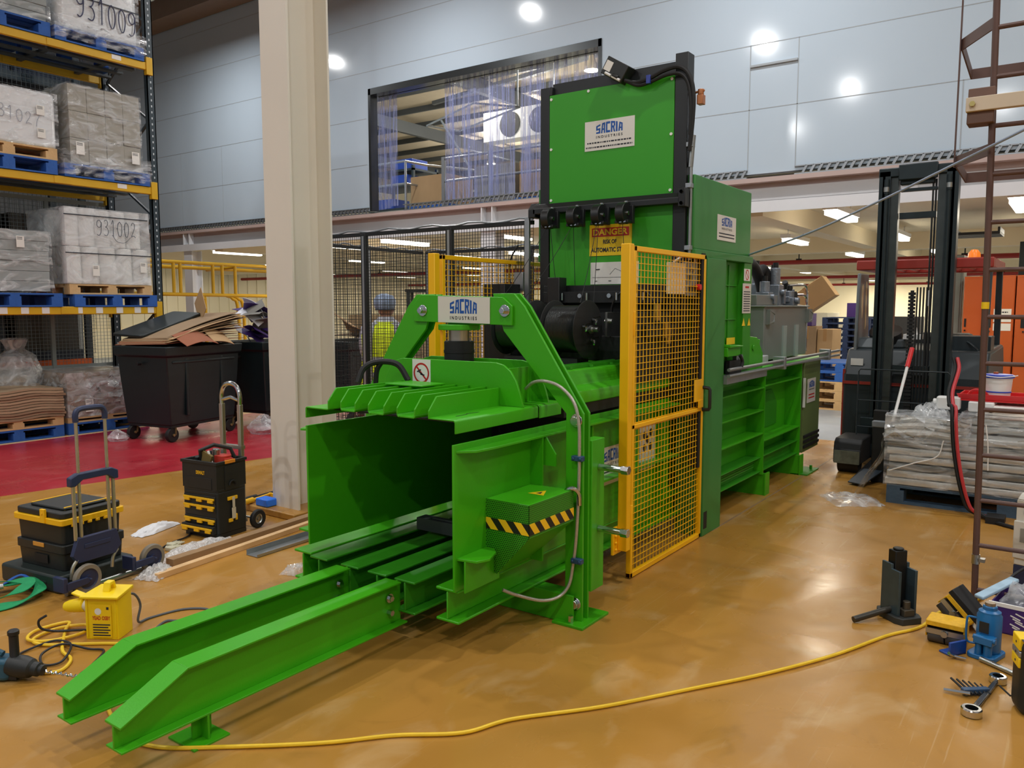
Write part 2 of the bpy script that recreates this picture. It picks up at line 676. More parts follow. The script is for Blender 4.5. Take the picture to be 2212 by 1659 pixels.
# ------------------------------------------------------------------ upper wall with the opening
X0, X1 = 10.0, 10.14
OY0, OY1, OZ0, OZ1 = 5.6, 10.08, 3.2, 5.24
mb = MB()
mb.box(X0, X1, -10, OY0, 3.22, 7.7)
mb.box(X0, X1, OY1, 20, 3.22, 7.7)
mb.box(X0, X1, OY0, OY1, OZ1, 7.7)
struct('wall_back', mb, WALLM)
mb = MB()
e = 0.0025
for z in (4.0, 4.765, 5.53, 6.3, 7.06):
    spans = [(-10, 20)] if z > OZ1 else [(-10, OY0 - 0.05), (OY1 + 0.06, 20)]
    for a, b_ in spans:
        mb.box(X0 - e, X0 + 0.01, a, b_, z - 0.005, z + 0.005)
for y in (3.52, 2.94, 4.9, 1.2, -1.5):
    mb.box(X0 - e, X0 + 0.01, y - 0.006, y + 0.006, 3.25, 4.765 if y > 2.9 and y < 3.6 else 4.0)
for y in (11.3, 12.9, 14.2, 15.6):
    mb.box(X0 - e, X0 + 0.01, y - 0.003, y + 0.003, 3.25, 4.765)
struct('trim_3', mb, SEAM)
mb = MB()
mb.box(X0 - 0.03, X0 + 0.02, 2.945, 3.515, 4.50, 4.525)
struct('trim_4', mb, SEAM)
# dark steel lining of the opening
mb = MB()
mb.box(X0 - 0.012, X1 + 0.012, OY0, OY1, OZ1 - 0.10, OZ1 + 0.004)
mb.box(X0 - 0.012, X1 + 0.012, OY1 - 0.05, OY1 + 0.004, OZ0 + 0.02, OZ1)
mb.box(X0 - 0.012, X1 + 0.012, OY0 - 0.004, OY0 + 0.05, OZ0 + 0.02, OZ1)
struct('trim_5', mb, DARKM)
# perforated galvanised strip below the panels
mb = MB()
for a, b_ in ((-10, 2.94), (3.52, 9.3), (10.1, 20)):
    mb.box(X0 - 0.03, X1, a, b_, 3.165, 3.185)
    n = int((b_ - a) / 0.09)
    for i in range(n):
        y = a + i * 0.09
        mb.cbox((X0 - 0.022, y + 0.04, 3.225), (0.012, 0.028, 0.09), Matrix.Rotation(0.5, 3, 'X'))
    mb.box(X0 - 0.028, X1, a, b_, 3.262, 3.275)
struct('trim_6', mb, GAL)
# edge beam under the wall
mb = MB()
mb.box(X0 - 0.06, X0 + 0.24, -10, 20, 3.11, 3.165)
mb.box(X0 + 0.07, X0 + 0.10, -10, 20, 3.04, 3.11)
struct('trim_7', mb, PINKM)
mb = MB()
mb.box(X0 + 0.06, X0 + 0.11, -10, 20, 2.822, 3.04)
mb.box(X0 + 0.045, X0 + 0.07, 1.6, 5.0, 2.90, 3.05)
struct('trim_8', mb, BEAMG)
mb = MB()
mb.box(X0 - 0.045, X0 + 0.12, -10, 20, 2.795, 2.82)
mb.box(X0 - 0.06, X0 - 0.045, -10, 20, 2.745, 2.88)
struct('trim_9', mb, BEAMW)
# columns and stiffeners that carry the beam
for i, y in enumerate((15.45, 7.55, -0.6)):
    mb = MB()
    mb.box(X0 - 0.02, X0 + 0.0, y - 0.14, y + 0.14, 0.0, 2.755)
    mb.box(X0 + 0.2, X0 + 0.22, y - 0.14, y + 0.14, 0.0, 2.755)
    mb.box(X0, X0 + 0.2, y - 0.01, y + 0.01, 0.0, 2.755)
    mb.box(X0 - 0.05, X0 + 0.06, y + 0.09, y + 0.11, 2.86, 3.11)
    mb.box(X0 - 0.05, X0 + 0.06, y - 0.11, y - 0.09, 2.86, 3.11)
    struct('column_%d' % (i + 1), mb, BEAMW)

# ------------------------------------------------------------------ free-standing pillar and its plinth
mb = MB()
PX, PY = 4.07, 5.0
mb.box(3.95, 3.968, 4.80, 5.10, 0.05, 7.6)
mb.box(4.33, 4.348, 4.80, 5.10, 0.05, 7.6)
mb.box(3.968, 4.33, 4.945, 4.957, 0.05, 7.6)
struct('pillar', mb, PILW)
mb = MB()
mb.cyl((4.322, 4.84, 3.93), (4.33, 4.84, 3.93), 0.014)
struct('trim_10', mb, BKD)
mb = MB()
mb.box(3.84, 4.62, 4.72, 5.45, 0.0, 0.05)
struct('pillar_plinth', mb, FLO, 0.008)

# ------------------------------------------------------------------ main roof, other walls of the hall
mb = MB()
mb.box(-6, 10.0, -10, 20, 7.7, 7.8)
struct('ceiling', mb, ROOFM)
mb = MB()
mb.box(9.5, 9.98, -10, 20, 7.3, 7.7)
for x in (7.0, 4.0, 1.0, -2.0, -5.0):
    mb.box(x - 0.08, x + 0.08, -10, 20, 7.4, 7.7)
struct('ceiling_rafters', mb, ROOFM)
mb = MB()
mb.box(-6, 10.0, 20, 20.1, 0, 7.7)
struct('wall_far', mb, mat('dull_hall_wall', (120, 126, 130), 0.7, noise=0.05, scale=1))

# high-bay fittings
first = None
for i, (x, y) in enumerate(LAMPS):
    if first is None:
        t = thing('high_bay_lamp', 'round high bay lamp hanging from the hall roof', 'lamp', (x, y, 6.75), 0, 'high bay lamps under the hall roof')
        m_ = MB()
        m_.lathe([(0.05, 0.30), (0.07, 0.22), (0.13, 0.06), (0.16, 0.0), (0.145, 0.0), (0.12, 0.05), (0.04, 0.2)], seg=20)
        m_.build('reflector', AL, t)
        m_ = MB()
        m_.cyl((0, 0, 0.3), (0, 0, 0.95), 0.012, seg=6)
        m_.build('hanging_rod', ST, t)
        m_ = MB()
        m_.cyl((0, 0, 0.02), (0, 0, 0.03), 0.08, seg=20)
        m_.build('bulb_cover', HBG, t)
        first = t
    else:
        dup(first, (x, y, 6.75), 0)

# ------------------------------------------------------------------ room under the mezzanine
mb = MB()
mb.box(10.14, 42, -10, 25, 3.0, 3.18)
struct('ceiling_low', mb, CREAM)
mb = MB()
for y in (-4.6, -0.9, 3.5, 7.4, 11.35, 14.6, 18.2, 21.8):
    mb.box(10.14, 42, y - 0.14, y + 0.14, 2.72, 3.0)
for x in (17.2, 22.2, 26.8, 31.5, 36.8):
    mb.box(x - 0.16, x + 0.16, -10, 25, 2.68, 3.0)
struct('ceiling_beams', mb, CREAM)
mb = MB()
mb.box(10.14, 42, 25.0, 25.1, 0, 3.0)
y = 25.0
for i in range(90):
    x = 10.5 + i * 0.4
    mb.box(x, x + 0.05, 24.97, 25.0, 0.9, 2.95)
mb.box(10.14, 42, 24.9, 25.0, 0.0, 0.85)
struct('wall_side', mb, CREAMW)
mb = MB()
mb.box(42, 42.1, -10, 25, 0, 3.0)
struct('wall_end', mb, CREAMW)
mb = MB()
mb.box(10.14, 42, -10.1, -10, 0, 7.5)
mb.box(-6, 10.14, -10.1, -10, 0, 7.7)
struct('wall_near', mb, CREAMW)
# red sprinkler pipes
for i, (x, z, r) in enumerate(((18.2, 2.56, 0.05), (27.0, 2.52, 0.05), (36.0, 2.5, 0.05))):
    t = thing('sprinkler_pipe', ['dark red sprinkler pipe across the low ceiling, nearest run', 'dark red sprinkler pipe across the low ceiling, middle run', 'dark red sprinkler pipe across the low ceiling, farthest run'][i], 'pipe', (x, 8, z), 0, 'sprinkler pipes')
    m_ = MB()
    m_.cyl((0, -16, 0), (0, 16.9, 0), r, seg=10)
    m_.build('pipe_run', mat('sprinkler_red', (150, 40, 36), 0.5), t)
    for k in range(7):
        m_ = MB()
        yy = -6 + k * 3.2
        m_.cyl((0, yy, 0.0), (0, yy, 0.44), 0.012, seg=6)
        m_.box(-0.02, 0.02, yy - 0.06, yy + 0.06, 0.03, 0.075)
        m_.build('pipe_hanger', BKD, t)
# strip lights
SL = []
for x in (10.7, 14.7, 19.4, 23.9, 28.4, 33.4, 39.0):
    for y in (-3.4, 0.7, 2.7, 4.45, 8.1, 10.5, 12.2, 15.6, 19.0, 22.6):
        if x > 25 and y in (2.7, 10.5):
            continue
        SL.append((x, y))
first = None
for i, (x, y) in enumerate(SL):
    if first is None:
        t = thing('strip_light', 'long fluorescent strip light under the low cream ceiling', 'light', (x, y, 2.76), 0, 'strip lights under the mezzanine')
        m_ = MB()
        m_.box(0, 1.25, -0.09, 0.09, 0.05, 0.12)
        m_.cyl((0.15, 0, 0.12), (0.15, 0, 0.24), 0.008, seg=6)
        m_.cyl((1.1, 0, 0.12), (1.1, 0, 0.24), 0.008, seg=6)
        m_.build('light_housing', BEAMW, t)
        m_ = MB()
        m_.rbox(0.02, 1.23, -0.075, 0.075, -0.01, 0.05, 0.03)
        m_.build('diffuser', GLASS, t)
        first = t
    else:
        dup(first, (x, y, 2.76), 0)


def under(x, y, p, sx, sy):
    d = bpy.data.lights.new('strip_light_glow', 'AREA')
    d.shape = 'RECTANGLE'
    d.size = sx
    d.size_y = sy
    d.energy = p
    d.color = (1.0, 0.9, 0.72)
    o = bpy.data.objects.new('strip_light_glow', d)
    C.objects.link(o)
    o.location = (x, y, 2.70)


for x, y in SL:
    if x < 26:
        under(x + 0.62, y, 24, 1.2, 0.15)
    elif y in (-3.4, 4.45, 8.1, 15.6, 22.6):
        under(x + 0.62, y, 60 if x < 36 else 170, 1.6, 0.4)

# ------------------------------------------------------------------ upper floor seen through the opening
mb = MB()
mb.box(10.14, 34, -10, 25, 3.18, 3.21)
struct('floor_upper', mb, SLABM)
mb = MB()
mb.hexa([(10.14, -10, 7.1), (34, -10, 7.1), (34, 25, 7.1), (10.14, 25, 7.1)], [(10.14, -10, 7.3), (34, -10, 7.3), (34, 25, 7.3), (10.14, 25, 7.3)])
struct('roof_upper', mb, mat('pale_roof_sheet', (196, 182, 158), 0.7, noise=0.08))
mb = MB()
for x in [11.2 + 1.5 * i for i in range(15)]:
    mb.box(x - 0.03, x + 0.03, -10, 25, 6.95, 7.1)
for y in (-6, -1.5, 3, 7.5, 12, 16.5, 21):
    mb.box(10.2, 34, y - 0.07, y + 0.07, 6.62, 6.95)
for i in range(9):
    mb.bar((12 + i * 2.2, 4, 6.8), (14 + i * 2.2, 14, 6.8), 0.09)
struct('roof_upper_beams', mb, PURL)
mb = MB()
mb.box(34, 34.1, -10, 25, 3.2, 7.3)
mb.box(10.14, 34, 25, 25.1, 3.2, 7.3)
struct('wall_upper', mb, CREAMW)
UL = [(13.5, 11.5), (14.6, 8.4), (18.5, 12.4), (22.0, 16.5), (23.0, 11.0), (18.0, 7.0)]
for x, y in UL:
    d_ = bpy.data.lights.new('upper_floor_light', 'POINT')
    d_.energy = 330
    d_.shadow_soft_size = 0.25
    d_.color = (1.0, 0.95, 0.86)
    o = bpy.data.objects.new('upper_floor_light', d_)
    C.objects.link(o)
    o.location = (x, y, 6.2)
    dup(bpy.data.objects['high_bay_lamp'], (x, y, 6.33), 0, 'round high bay lamp seen through the wall opening', None, 'lamps over the upper floor')
# ------------------------------------------------------------------ the baler
baler = thing('baling_press', 'big green industrial baling press with black tower and twin guide rails', 'machine', (4.2, 2.73, 0))
bi = Matrix.Translation((-4.2, -2.73, 0))
CY_ = 2.74


def BM(M=None):
    return MB(bi if M is None else M)


def P(name, m_, mt, bevel=0.0, parent=baler, **k):
    return m_.build(name, mt, parent, bevel, **k)


# guide rails at the discharge end, tapered noses
for y0 in (2.55, 2.89):
    y1 = y0 + 0.10
    ym = (y0 + y1) / 2
    m = BM()
    xs, xb, xe = 1.33, 1.585, 2.73
    zb, zn, zt = 0.10, 0.195, 0.31
    t = 0.008
    m.box(xs, xe, y0, y1, zb, zb + t)
    m.prism([(xs, zb + t), (xe, zb + t), (xe, zt - t), (xb, zt - t), (xs, zn - t)], 'y', ym - 0.005, ym + 0.005)
    m.hexa([(xs, y0, zn - t), (xb, y0, zt - t), (xb, y1, zt - t), (xs, y1, zn - t)], [(xs, y0, zn), (xb, y0, zt), (xb, y1, zt), (xs, y1, zn)])
    m.box(xb, xe - 0.04, y0, y1, zt - t, zt)
    r = P('guide_rail', m, G, 0.0015)
    m = BM()
    m.cyl((2.65, ym - 0.03, 0.235), (2.65, ym + 0.03, 0.235), 0.014, seg=6)
    m.cyl((2.65, ym - 0.012, 0.235), (2.65, ym - 0.016, 0.235), 0.022)
    P('bolt', m, CH, parent=r)
    m = BM()
    m.cyl((2.65, ym - 0.03, 0.165), (2.65, ym + 0.03, 0.165), 0.014, seg=6)
    P('bolt', m, CH, parent=r)
for y0, xf in ((2.52, 1.60), (2.86, 1.68)):
    m = BM()
    m.box(xf - 0.02, xf + 0.13, y0 + 0.005, y0 + 0.17, 0.0, 0.008)
    m.box(xf + 0.02, xf + 0.10, y0 + 0.075, y0 + 0.083, 0.008, 0.10)
    m.box(xf + 0.055, xf + 0.063, y0 + 0.03, y0 + 0.13, 0.008, 0.10)
    P('rail_foot', m, G, 0.001)

# floor beams and side beams of the chamber
for y0, y1 in ((3.09, 3.22), (2.865, 2.99), (2.675, 2.80), (2.49, 2.62)):
    m = BM()
    m.ibeam_x(2.715, 5.3, y0, y1, 0.15, 0.31)
    P('floor_beam', m, GD, 0.004)
for y0, y1 in ((2.25, 2.385), (3.245, 3.38)):
    m = BM()
    m.ibeam_x(2.745, 5.3, y0, y1, 0.15, 0.31, 0.014)
    P('side_beam', m, G, 0.005)
# chamber side walls
m = BM()
m.box(2.72, 5.0, 2.25, 2.262, 0.31, 0.985)
P('side_wall', m, G, 0.002)
m = BM()
m.box(2.72, 5.0, 3.222, 3.234, 0.365, 0.99)
P('side_wall', m, G, 0.002)
# shelves and upright stiffeners on the near wall
m = BM()
m.prism([(2.735, 2.25), (2.80, 2.185), (2.90, 2.175), (5.0, 2.175), (5.0, 2.25)], 'z', 0.945, 0.957)
P('wall_shelf', m, G, 0.002)
m = BM()
m.prism([(2.735, 2.25), (2.755, 2.15), (2.82, 2.125), (2.92, 2.165), (3.0, 2.25)], 'z', 0.455, 0.467)
m.box(2.74, 3.0, 2.205, 2.213, 0.31, 0.455)
P('wall_shelf', m, G, 0.002)
m = BM()
m.prism([(3.0, 3.234), (2.76, 3.234), (2.74, 3.30), (2.80, 3.33), (5.0, 3.33), (5.0, 3.234)], 'z', 0.955, 0.967)
P('wall_shelf', m, G, 0.002)
m = BM()
m.prism([(2.74, 3.234), (2.74, 3.33), (2.95, 3.33), (3.0, 3.234)], 'z', 0.42, 0.432)
P('wall_shelf', m, G, 0.002)
m = BM()
m.box(3.33, 3.342, 2.18, 2.25, 0.31, 0.945)
m.prism([(2.25, 0.945), (2.18, 0.945), (2.12, 0.86), (2.12, 0.80), (2.25, 0.80)], 'x', 3.36, 3.37)
P('wall_stiffener', m, G)
m = BM()
for x in (3.85, 4.35, 4.8):
    m.box(x, x + 0.012, 2.19, 2.25, 0.31, 0.945)
m.box(3.5, 5.0, 2.18, 2.25, 0.60, 0.612)
P('wall_stiffener', m, G)
# dark inside put into black sheets, and press bar seen through the mouth
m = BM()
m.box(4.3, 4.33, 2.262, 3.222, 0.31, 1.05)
P('inner_dark_sheet', m, BKD)
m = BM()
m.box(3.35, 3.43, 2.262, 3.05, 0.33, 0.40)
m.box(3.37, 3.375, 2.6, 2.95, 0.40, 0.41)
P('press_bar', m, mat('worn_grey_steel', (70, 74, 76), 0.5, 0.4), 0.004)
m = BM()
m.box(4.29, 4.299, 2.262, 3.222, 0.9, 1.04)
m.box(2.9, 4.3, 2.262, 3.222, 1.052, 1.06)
P('inner_dark_sheet', m, BKD)

# corrugated lid: a folded sheet with upright ribs
ZB, ZT, XL0, XL1 = 1.084, 1.19, 2.72, 3.27
th = 0.008
m = BM()


def chan(yr, yl):
    """U-channel open at the top between yr and yl"""
    w = 0.016
    prof = []
    for (y, s) in ((yl, -1), (yr, 1)):
        pass
    m.box(XL0 + 0.004, XL1, yr + w, yl - w, ZB, ZB + th)
    for y, s in ((yr, 1), (yl, -1)):
        a, b_ = sorted((y, y + s * th))
        m.prism([(XL0, ZB + w), (XL1, ZB + w), (XL1, ZT), (XL0 + 0.055, ZT), (XL0, ZT - 0.062)], 'y', a, b_)
        # rounded fold at the foot
        pts = [(y + s * w * (1 - math.cos(q)), ZB + w - w * math.sin(q)) for q in (0, PI / 8, PI / 4, 3 * PI / 8, PI / 2)]
        inn = [(y + s * (w - (w - th) * math.cos(q)), ZB + w - (w - th) * math.sin(q)) for q in (PI / 2, 3 * PI / 8, PI / 4, PI / 8, 0)]
        m.prism(pts + inn, 'x', XL0, XL1)


for yr, yl in ((2.866, 2.974), (2.673, 2.783), (2.477, 2.595)):
    chan(yr, yl)
P('ribbed_lid', m, G, 0.0015)
m = BM()
m.box(XL0, XL1, 2.252, 2.395, ZB + 0.006, ZB + 0.006 + th)
m.prism([(XL0, ZB + 0.006), (XL1, ZB + 0.006), (XL1, ZT), (XL0 + 0.055, ZT), (XL0, ZT - 0.062)], 'y', 2.393, 2.401)
m.prism([(2.246, 1.035), (2.238, 1.035), (2.238, 1.085), (2.2405, 1.093), (2.252, 1.098), (2.252, 1.09), (2.246, 1.084)], 'x', XL0, XL1 + 0.11)
m.box(XL1, XL1 + 0.11, 2.252, 2.4, ZB + 0.006, ZB + 0.006 + th)
P('lid_edge', m, G, 0.003)
m = BM()
m.box(XL0, XL1, 3.066, 3.226, ZB - 0.004, ZB - 0.004 + th)
m.prism([(XL0, ZB), (XL1, ZB), (XL1, ZT), (XL0 + 0.055, ZT), (XL0, ZT - 0.062)], 'y', 3.058, 3.066)
m.prism([(3.226, 1.088), (3.234, 1.080), (3.234, 1.03), (3.226, 1.03)], 'x', XL0, XL1 + 0.11)
P('lid_edge', m, G, 0.003)
m = BM()
m.box(3.02, 3.2, 2.70, 2.96, ZT + 0.002, ZT + 0.010)
P('lid_cover_plate', m, G, 0.002)
m = BM()
m.prism([(2.82, 2.315), (2.90, 2.318), (2.92, 2.33), (3.0, 2.322), (3.0, 2.327), (2.92, 2.336), (2.90, 2.324), (2.82, 2.32)], 'z', 1.0985, 1.0992)
P('lid_slot', m, BKD)
# black hoses looped on the lid
m = BM()
m.tube(spline([(3.02, 3.16, 1.19), (3.06, 3.15, 1.27), (3.12, 3.10, 1.30), (3.18, 3.02, 1.285), (3.2, 2.96, 1.2)]), 0.016)
m.tube(spline([(3.12, 3.13, 1.1), (3.12, 3.12, 1.24), (3.13, 3.09, 1.30)]), 0.014)
P('hydraulic_hose', m, RB)


def arch_plate(x, y0, y1):
    pts = [(y0 + 0.002, 1.098), (y0 + 0.02, 1.16), (y0 + 0.045, 1.225), (y0 + 0.08, 1.275), (y0 + 0.12, 1.303), (y0 + 0.17, 1.315)]
    pts += [(y1 - a + y0, z) for a, z in pts[::-1]]
    m = BM()
    m.prism(pts, 'x', x, x + 0.014)
    return P('arch_plate', m, G, 0.002)


arch_plate(3.262, 2.25, 3.225)
arch_plate(3.495, 2.25, 3.225)
m = BM()
m.box(3.395, 3.475, 2.252, 3.225, 1.092, 1.10)
m.prism([(2.246, 1.03), (2.238, 1.03), (2.238, 1.085), (2.2405, 1.093), (2.252, 1.098), (2.252, 1.09), (2.246, 1.084)], 'x', 3.395, 3.60)
m.box(3.475, 3.60, 2.252, 3.225, 1.092, 1.10)
P('lid_bridge', m, G, 0.002)
for y in (2.36, 3.10):
    m = BM()
    m.box(3.276, 3.475, y, y + 0.012, 1.10, 1.285)
    P('lid_web', m, G, 0.001)
# no-step sign on the arch plate
m = BM()
m.box(3.2600, 3.2618, 2.855, 2.985, 1.165, 1.312)
sg = P('prohibition_sign', m, WHP)


def ring(name, c, R, r, u, v, nrm, mt, par, slash=True):
    m = BM()
    c, u, v, nrm = Vector(c), Vector(u), Vector(v), Vector(nrm)
    n = 28
    vo = [[m.v(c + (u * math.cos(2 * PI * k / n) + v * math.sin(2 * PI * k / n)) * q) for k in range(n)] for q in (R, r)]
    for k in range(n):
        j = (k + 1) % n
        m.face([vo[0][k], vo[0][j], vo[1][j], vo[1][k]])
    if slash:
        a, b_ = (u * -0.7 + v * 0.7), (u * 0.7 + v * -0.7)
        w = (u + v).normalized() * (R - r) * 0.5
        m.face([m.v(c + a * r + w), m.v(c + a * r - w), m.v(c + b_ * r - w), m.v(c + b_ * r + w)])
    return P(name, m, mt, parent=par, smooth=False)


ring('sign_ring', (3.2592, 2.92, 1.238), 0.056, 0.046, (0, -1, 0), (0, 0, 1), (-1, 0, 0), REDP, sg)
m = BM()
for dy, dz, a in ((0.0, 0.0, 0.5), (0.012, 0.012, -0.4), (-0.012, -0.008, 0.2)):
    m.cbox((3.2594, 2.925 + dy, 1.238 + dz), (0.0004, 0.03, 0.008), Matrix.Rotation(a, 3, 'X'))
P('sign_pictogram', m, DKT, parent=sg)

# ------------------------------------------------------------------ A-shaped press frame
leg = [(0.755, 0.012), (0.755, 1.07), (0.40, 1.60), (0.335, 1.665), (0.20, 1.665), (0.27, 1.47), (0.655, 1.065), (0.655, 0.012)]
for s in (-1, 1):
    for x in (3.40, 3.455):
        m = BM()
        m.prism([(CY_ + s * u, z) for u, z in leg], 'x', x, x + 0.016)
        P('press_frame_leg', m, G, 0.0025)
    m = BM()
    m.box(3.416, 3.455, *sorted((CY_ + s * 0.70, CY_ + s * 0.712)), 0.012, 1.0)
    P('press_frame_web', m, G)
    m = BM()
    m.box(3.33, 3.60, *sorted((CY_ + s * 0.62, CY_ + s * 0.80)), 0.0, 0.014)
    P('foot_plate', m, G, 0.002)
    m = BM()
    m.cyl((3.36, CY_ + s * 0.715, 0.014), (3.36, CY_ + s * 0.715, 0.05), 0.014, seg=6)
    P('anchor_bolt', m, CH)
    for z in (1.035, 0.10):
        m = BM()
        m.cyl((3.375, CY_ + s * 0.715, z), (3.40, CY_ + s * 0.715, z), 0.024, seg=18)
        m.cyl((3.395, CY_ + s * 0.715, z), (3.40, CY_ + s * 0.715, z), 0.034, seg=18)
        P('frame_pin', m, CH, 0.003)
    # box stay behind the leg with two long steel pins
    m = BM()
    a, b_ = sorted((CY_ + s * 0.70, CY_ + s * 0.765))
    m.box(3.473, 3.60, a, b_, 0.15, 0.93)
    P('side_stay', m, G, 0.003)
    for z in (0.785, 0.465):
        m = BM()
        y0 = CY_ + s * 0.765
        m.cyl((3.545, y0, z), (3.545, y0 + s * 0.13, z), 0.017, seg=18)
        m.cyl((3.545, y0 + s * 0.13, z), (3.545, y0 + s * 0.17, z), 0.024, seg=6)
        P('lock_pin', m, CH, 0.002)
# cross plates carrying the cylinder
for x in (3.384, 3.473):
    m = BM()
    m.prism([(CY_ + u, z) for u, z in ((-0.335, 1.50), (-0.335, 1.60), (-0.275, 1.645), (0.29, 1.662), (0.345, 1.61), (0.345, 1.515))], 'x', x, x + 0.016)
    P('cross_plate', m, G, 0.002)
for s in (-0.29, 0.275):
    m = BM()
    z = 1.575
    m.cyl((3.352, CY_ + s, z), (3.384, CY_ + s, z), 0.018, seg=6)
    m.cyl((3.378, CY_ + s, z), (3.384, CY_ + s, z), 0.032, seg=20)
    P('frame_pin', m, CH, 0.002)
m = BM()
m.box(3.40, 3.473, CY_ - 0.11, CY_ + 0.11, 1.50, 1.515)
m.cyl((3.44, CY_ + 0.06, 1.47), (3.44, CY_ + 0.06, 1.50), 0.115, seg=28)
P('ram_flange', m, G, 0.003)
m = BM()
m.cyl((3.44, CY_ + 0.062, 1.38), (3.44, CY_ + 0.062, 1.47), 0.056, seg=28)
P('piston_rod', m, mat('ground_steel_rod', (186, 180, 168), 0.3, 0.85))
m = BM()
m.lathe([(0.0, 1.10), (0.082, 1.10), (0.082, 1.345), (0.085, 1.345), (0.085, 1.36), (0.082, 1.36), (0.082, 1.405), (0.076, 1.41), (0.0, 1.41)], (3.44, CY_ + 0.062, 0), seg=30)
P('press_cylinder', m, BKD)
# name plate on the cross plate
m = BM()
m.hexa([(3.379, 2.90, 1.512), (3.379, 2.545, 1.507), (3.379, 2.545, 1.645), (3.379, 2.90, 1.654)], [(3.383, 2.90, 1.512), (3.383, 2.545, 1.507), (3.383, 2.545, 1.645), (3.383, 2.90, 1.654)])
np_ = P('name_plate', m, PLATE)


def logo(par, o, u, w, s, x_off=(0, 0, 0)):
    """arched blue word over a row of dark capitals"""
    o, u = Vector(o), Vector(u)
    v = Vector((0, 0, 1))
    b0 = o - Vector((4.2, 2.73, 0))
    block_word('logo_lettering', 'SACRIA', b0 + v * s * 0.30, u, v, w, s * 0.70, BLU, par)
    lettering('logo_lettering', 'I N D U S T R I E S', b0, u, v, w, s * 0.17, DKT, par, 0.03)


logo(np_, (3.3785, 2.815, 1.527), (0, -1, -0.012), 0.185, 0.112)
# low cross-beam under the floor beams
m = BM()
m.box(3.37, 3.385, 2.02, 3.46, 0.002, 0.148)
m.box(3.385, 3.47, 2.10, 3.40, 0.135, 0.148)
P('cross_beam', m, G, 0.002)

# perforated cover on the near wall
PERF = bpy.data.materials.new('perforated_green_sheet')
PERF.use_nodes = True
nt = PERF.node_tree
b = nt.nodes['Principled BSDF']
b.inputs['Roughness'].default_value = 0.4
tc = nt.nodes.new('ShaderNodeTexCoord')
sep = nt.nodes.new('ShaderNodeSeparateXYZ')
nt.links.new(tc.outputs['Object'], sep.inputs[0])


def mth(op, a, c=None):
    x = nt.nodes.new('ShaderNodeMath')
    x.operation = op
    for i, q in enumerate((a, c)):
        if q is None:
            continue
        if isinstance(q, (int, float)):
            x.inputs[i].default_value = q
        else:
            nt.links.new(q, x.inputs[i])
    return x.outputs[0]


PIT = 0.0105
xy = mth('ADD', sep.outputs[0], sep.outputs[1])
uu = mth('DIVIDE', xy, PIT)
vv = mth('DIVIDE', sep.outputs[2], PIT * 0.87)
row = mth('FLOOR', vv)
sh = mth('MULTIPLY', mth('MODULO', mth('ABSOLUTE', row), 2.0), 0.5)
fu = mth('SUBTRACT', mth('FRACT', mth('ADD', uu, sh)), 0.5)
fv = mth('MULTIPLY', mth('SUBTRACT', mth('FRACT', vv), 0.5), 0.87)
dd = mth('ADD', mth('MULTIPLY', fu, fu), mth('MULTIPLY', fv, fv))
hole = mth('LESS_THAN', dd, 0.115)
mx = nt.nodes.new('ShaderNodeMix')
mx.data_type = 'RGBA'
mx.inputs[6].default_value = lin(58, 160, 24)
mx.inputs[7].default_value = lin(12, 34, 10)
nt.links.new(hole, mx.inputs[0])
nt.links.new(mx.outputs[2], b.inputs['Base Color'])

gx0, gx1, gy, gz0, gz1 = 2.955, 3.345, 2.005, 0.545, 0.698
m = BM()
m.prism([(gy, gz1), (2.25, gz1), (2.25, 0.47), (2.235, 0.40), (2.19, 0.345), (gy, 0.545)], 'x', gx0, gx0 + 0.002)
m.box(gx0, gx1, gy, gy + 0.002, gz0, gz1)
cov = P('perforated_cover', m, PERF, smooth=False)
m = BM()
m.box(gx0, gx1 - 0.01, gy, 2.25, gz1, gz1 + 0.003)
m.hexa([(gx0 + 0.002, gy + 0.002, 0.545), (gx1, gy + 0.002, 0.545), (gx1, 2.25, 0.32), (gx0 + 0.002, 2.2, 0.345)],
       [(gx0 + 0.002, gy + 0.006, 0.548), (gx1, gy + 0.006, 0.548), (gx1, 2.25, 0.33), (gx0 + 0.002, 2.206, 0.35)])
P('cover_plate', m, G, 0.002, parent=cov)
# hazard tape round the cover
hz = bpy.data.materials.new('hazard_tape')
hz.use_nodes = True
nt = hz.node_tree
b = nt.nodes['Principled BSDF']
b.inputs['Roughness'].default_value = 0.45
tc = nt.nodes.new('ShaderNodeTexCoord')
sep = nt.nodes.new('ShaderNodeSeparateXYZ')
nt.links.new(tc.outputs['Object'], sep.inputs[0])
xy = mth('SUBTRACT', sep.outputs[1], sep.outputs[0])
st = mth('FRACT', mth('DIVIDE', mth('SUBTRACT', xy, mth('MULTIPLY', sep.outputs[2], 0.85)), 0.088))
mx = nt.nodes.new('ShaderNodeMix')
mx.data_type = 'RGBA'
mx.inputs[6].default_value = lin(246, 200, 30)
mx.inputs[7].default_value = lin(20, 20, 20)
nt.links.new(mth('LESS_THAN', st, 0.5), mx.inputs[0])
nt.links.new(mx.outputs[2], b.inputs['Base Color'])
m = BM()
m.box(gx0 - 0.002, gx0 - 0.0005, gy - 0.002, 2.249, 0.558, 0.612)
m.box(gx0 - 0.002, gx1, gy - 0.002, gy - 0.0005, 0.558, 0.612)
P('hazard_tape', m, hz, parent=cov, smooth=False)
m = BM()
c = Vector((3.20, 2.10, gz1 + 0.0042))
m.poly([c + Vector(q) for q in ((-0.05, 0.045, 0), (-0.05, -0.045, 0), (0.045, 0.0, 0))])
ws = P('warning_triangle', m, PYEL, parent=cov, smooth=False)
m = BM()
c.z += 0.0006
m.poly([c + Vector(q) for q in ((-0.03, 0.012, 0), (-0.03, -0.016, 0), (0.012, 0.0, 0))])
P('warning_mark', m, DKT, parent=cov, smooth=False)

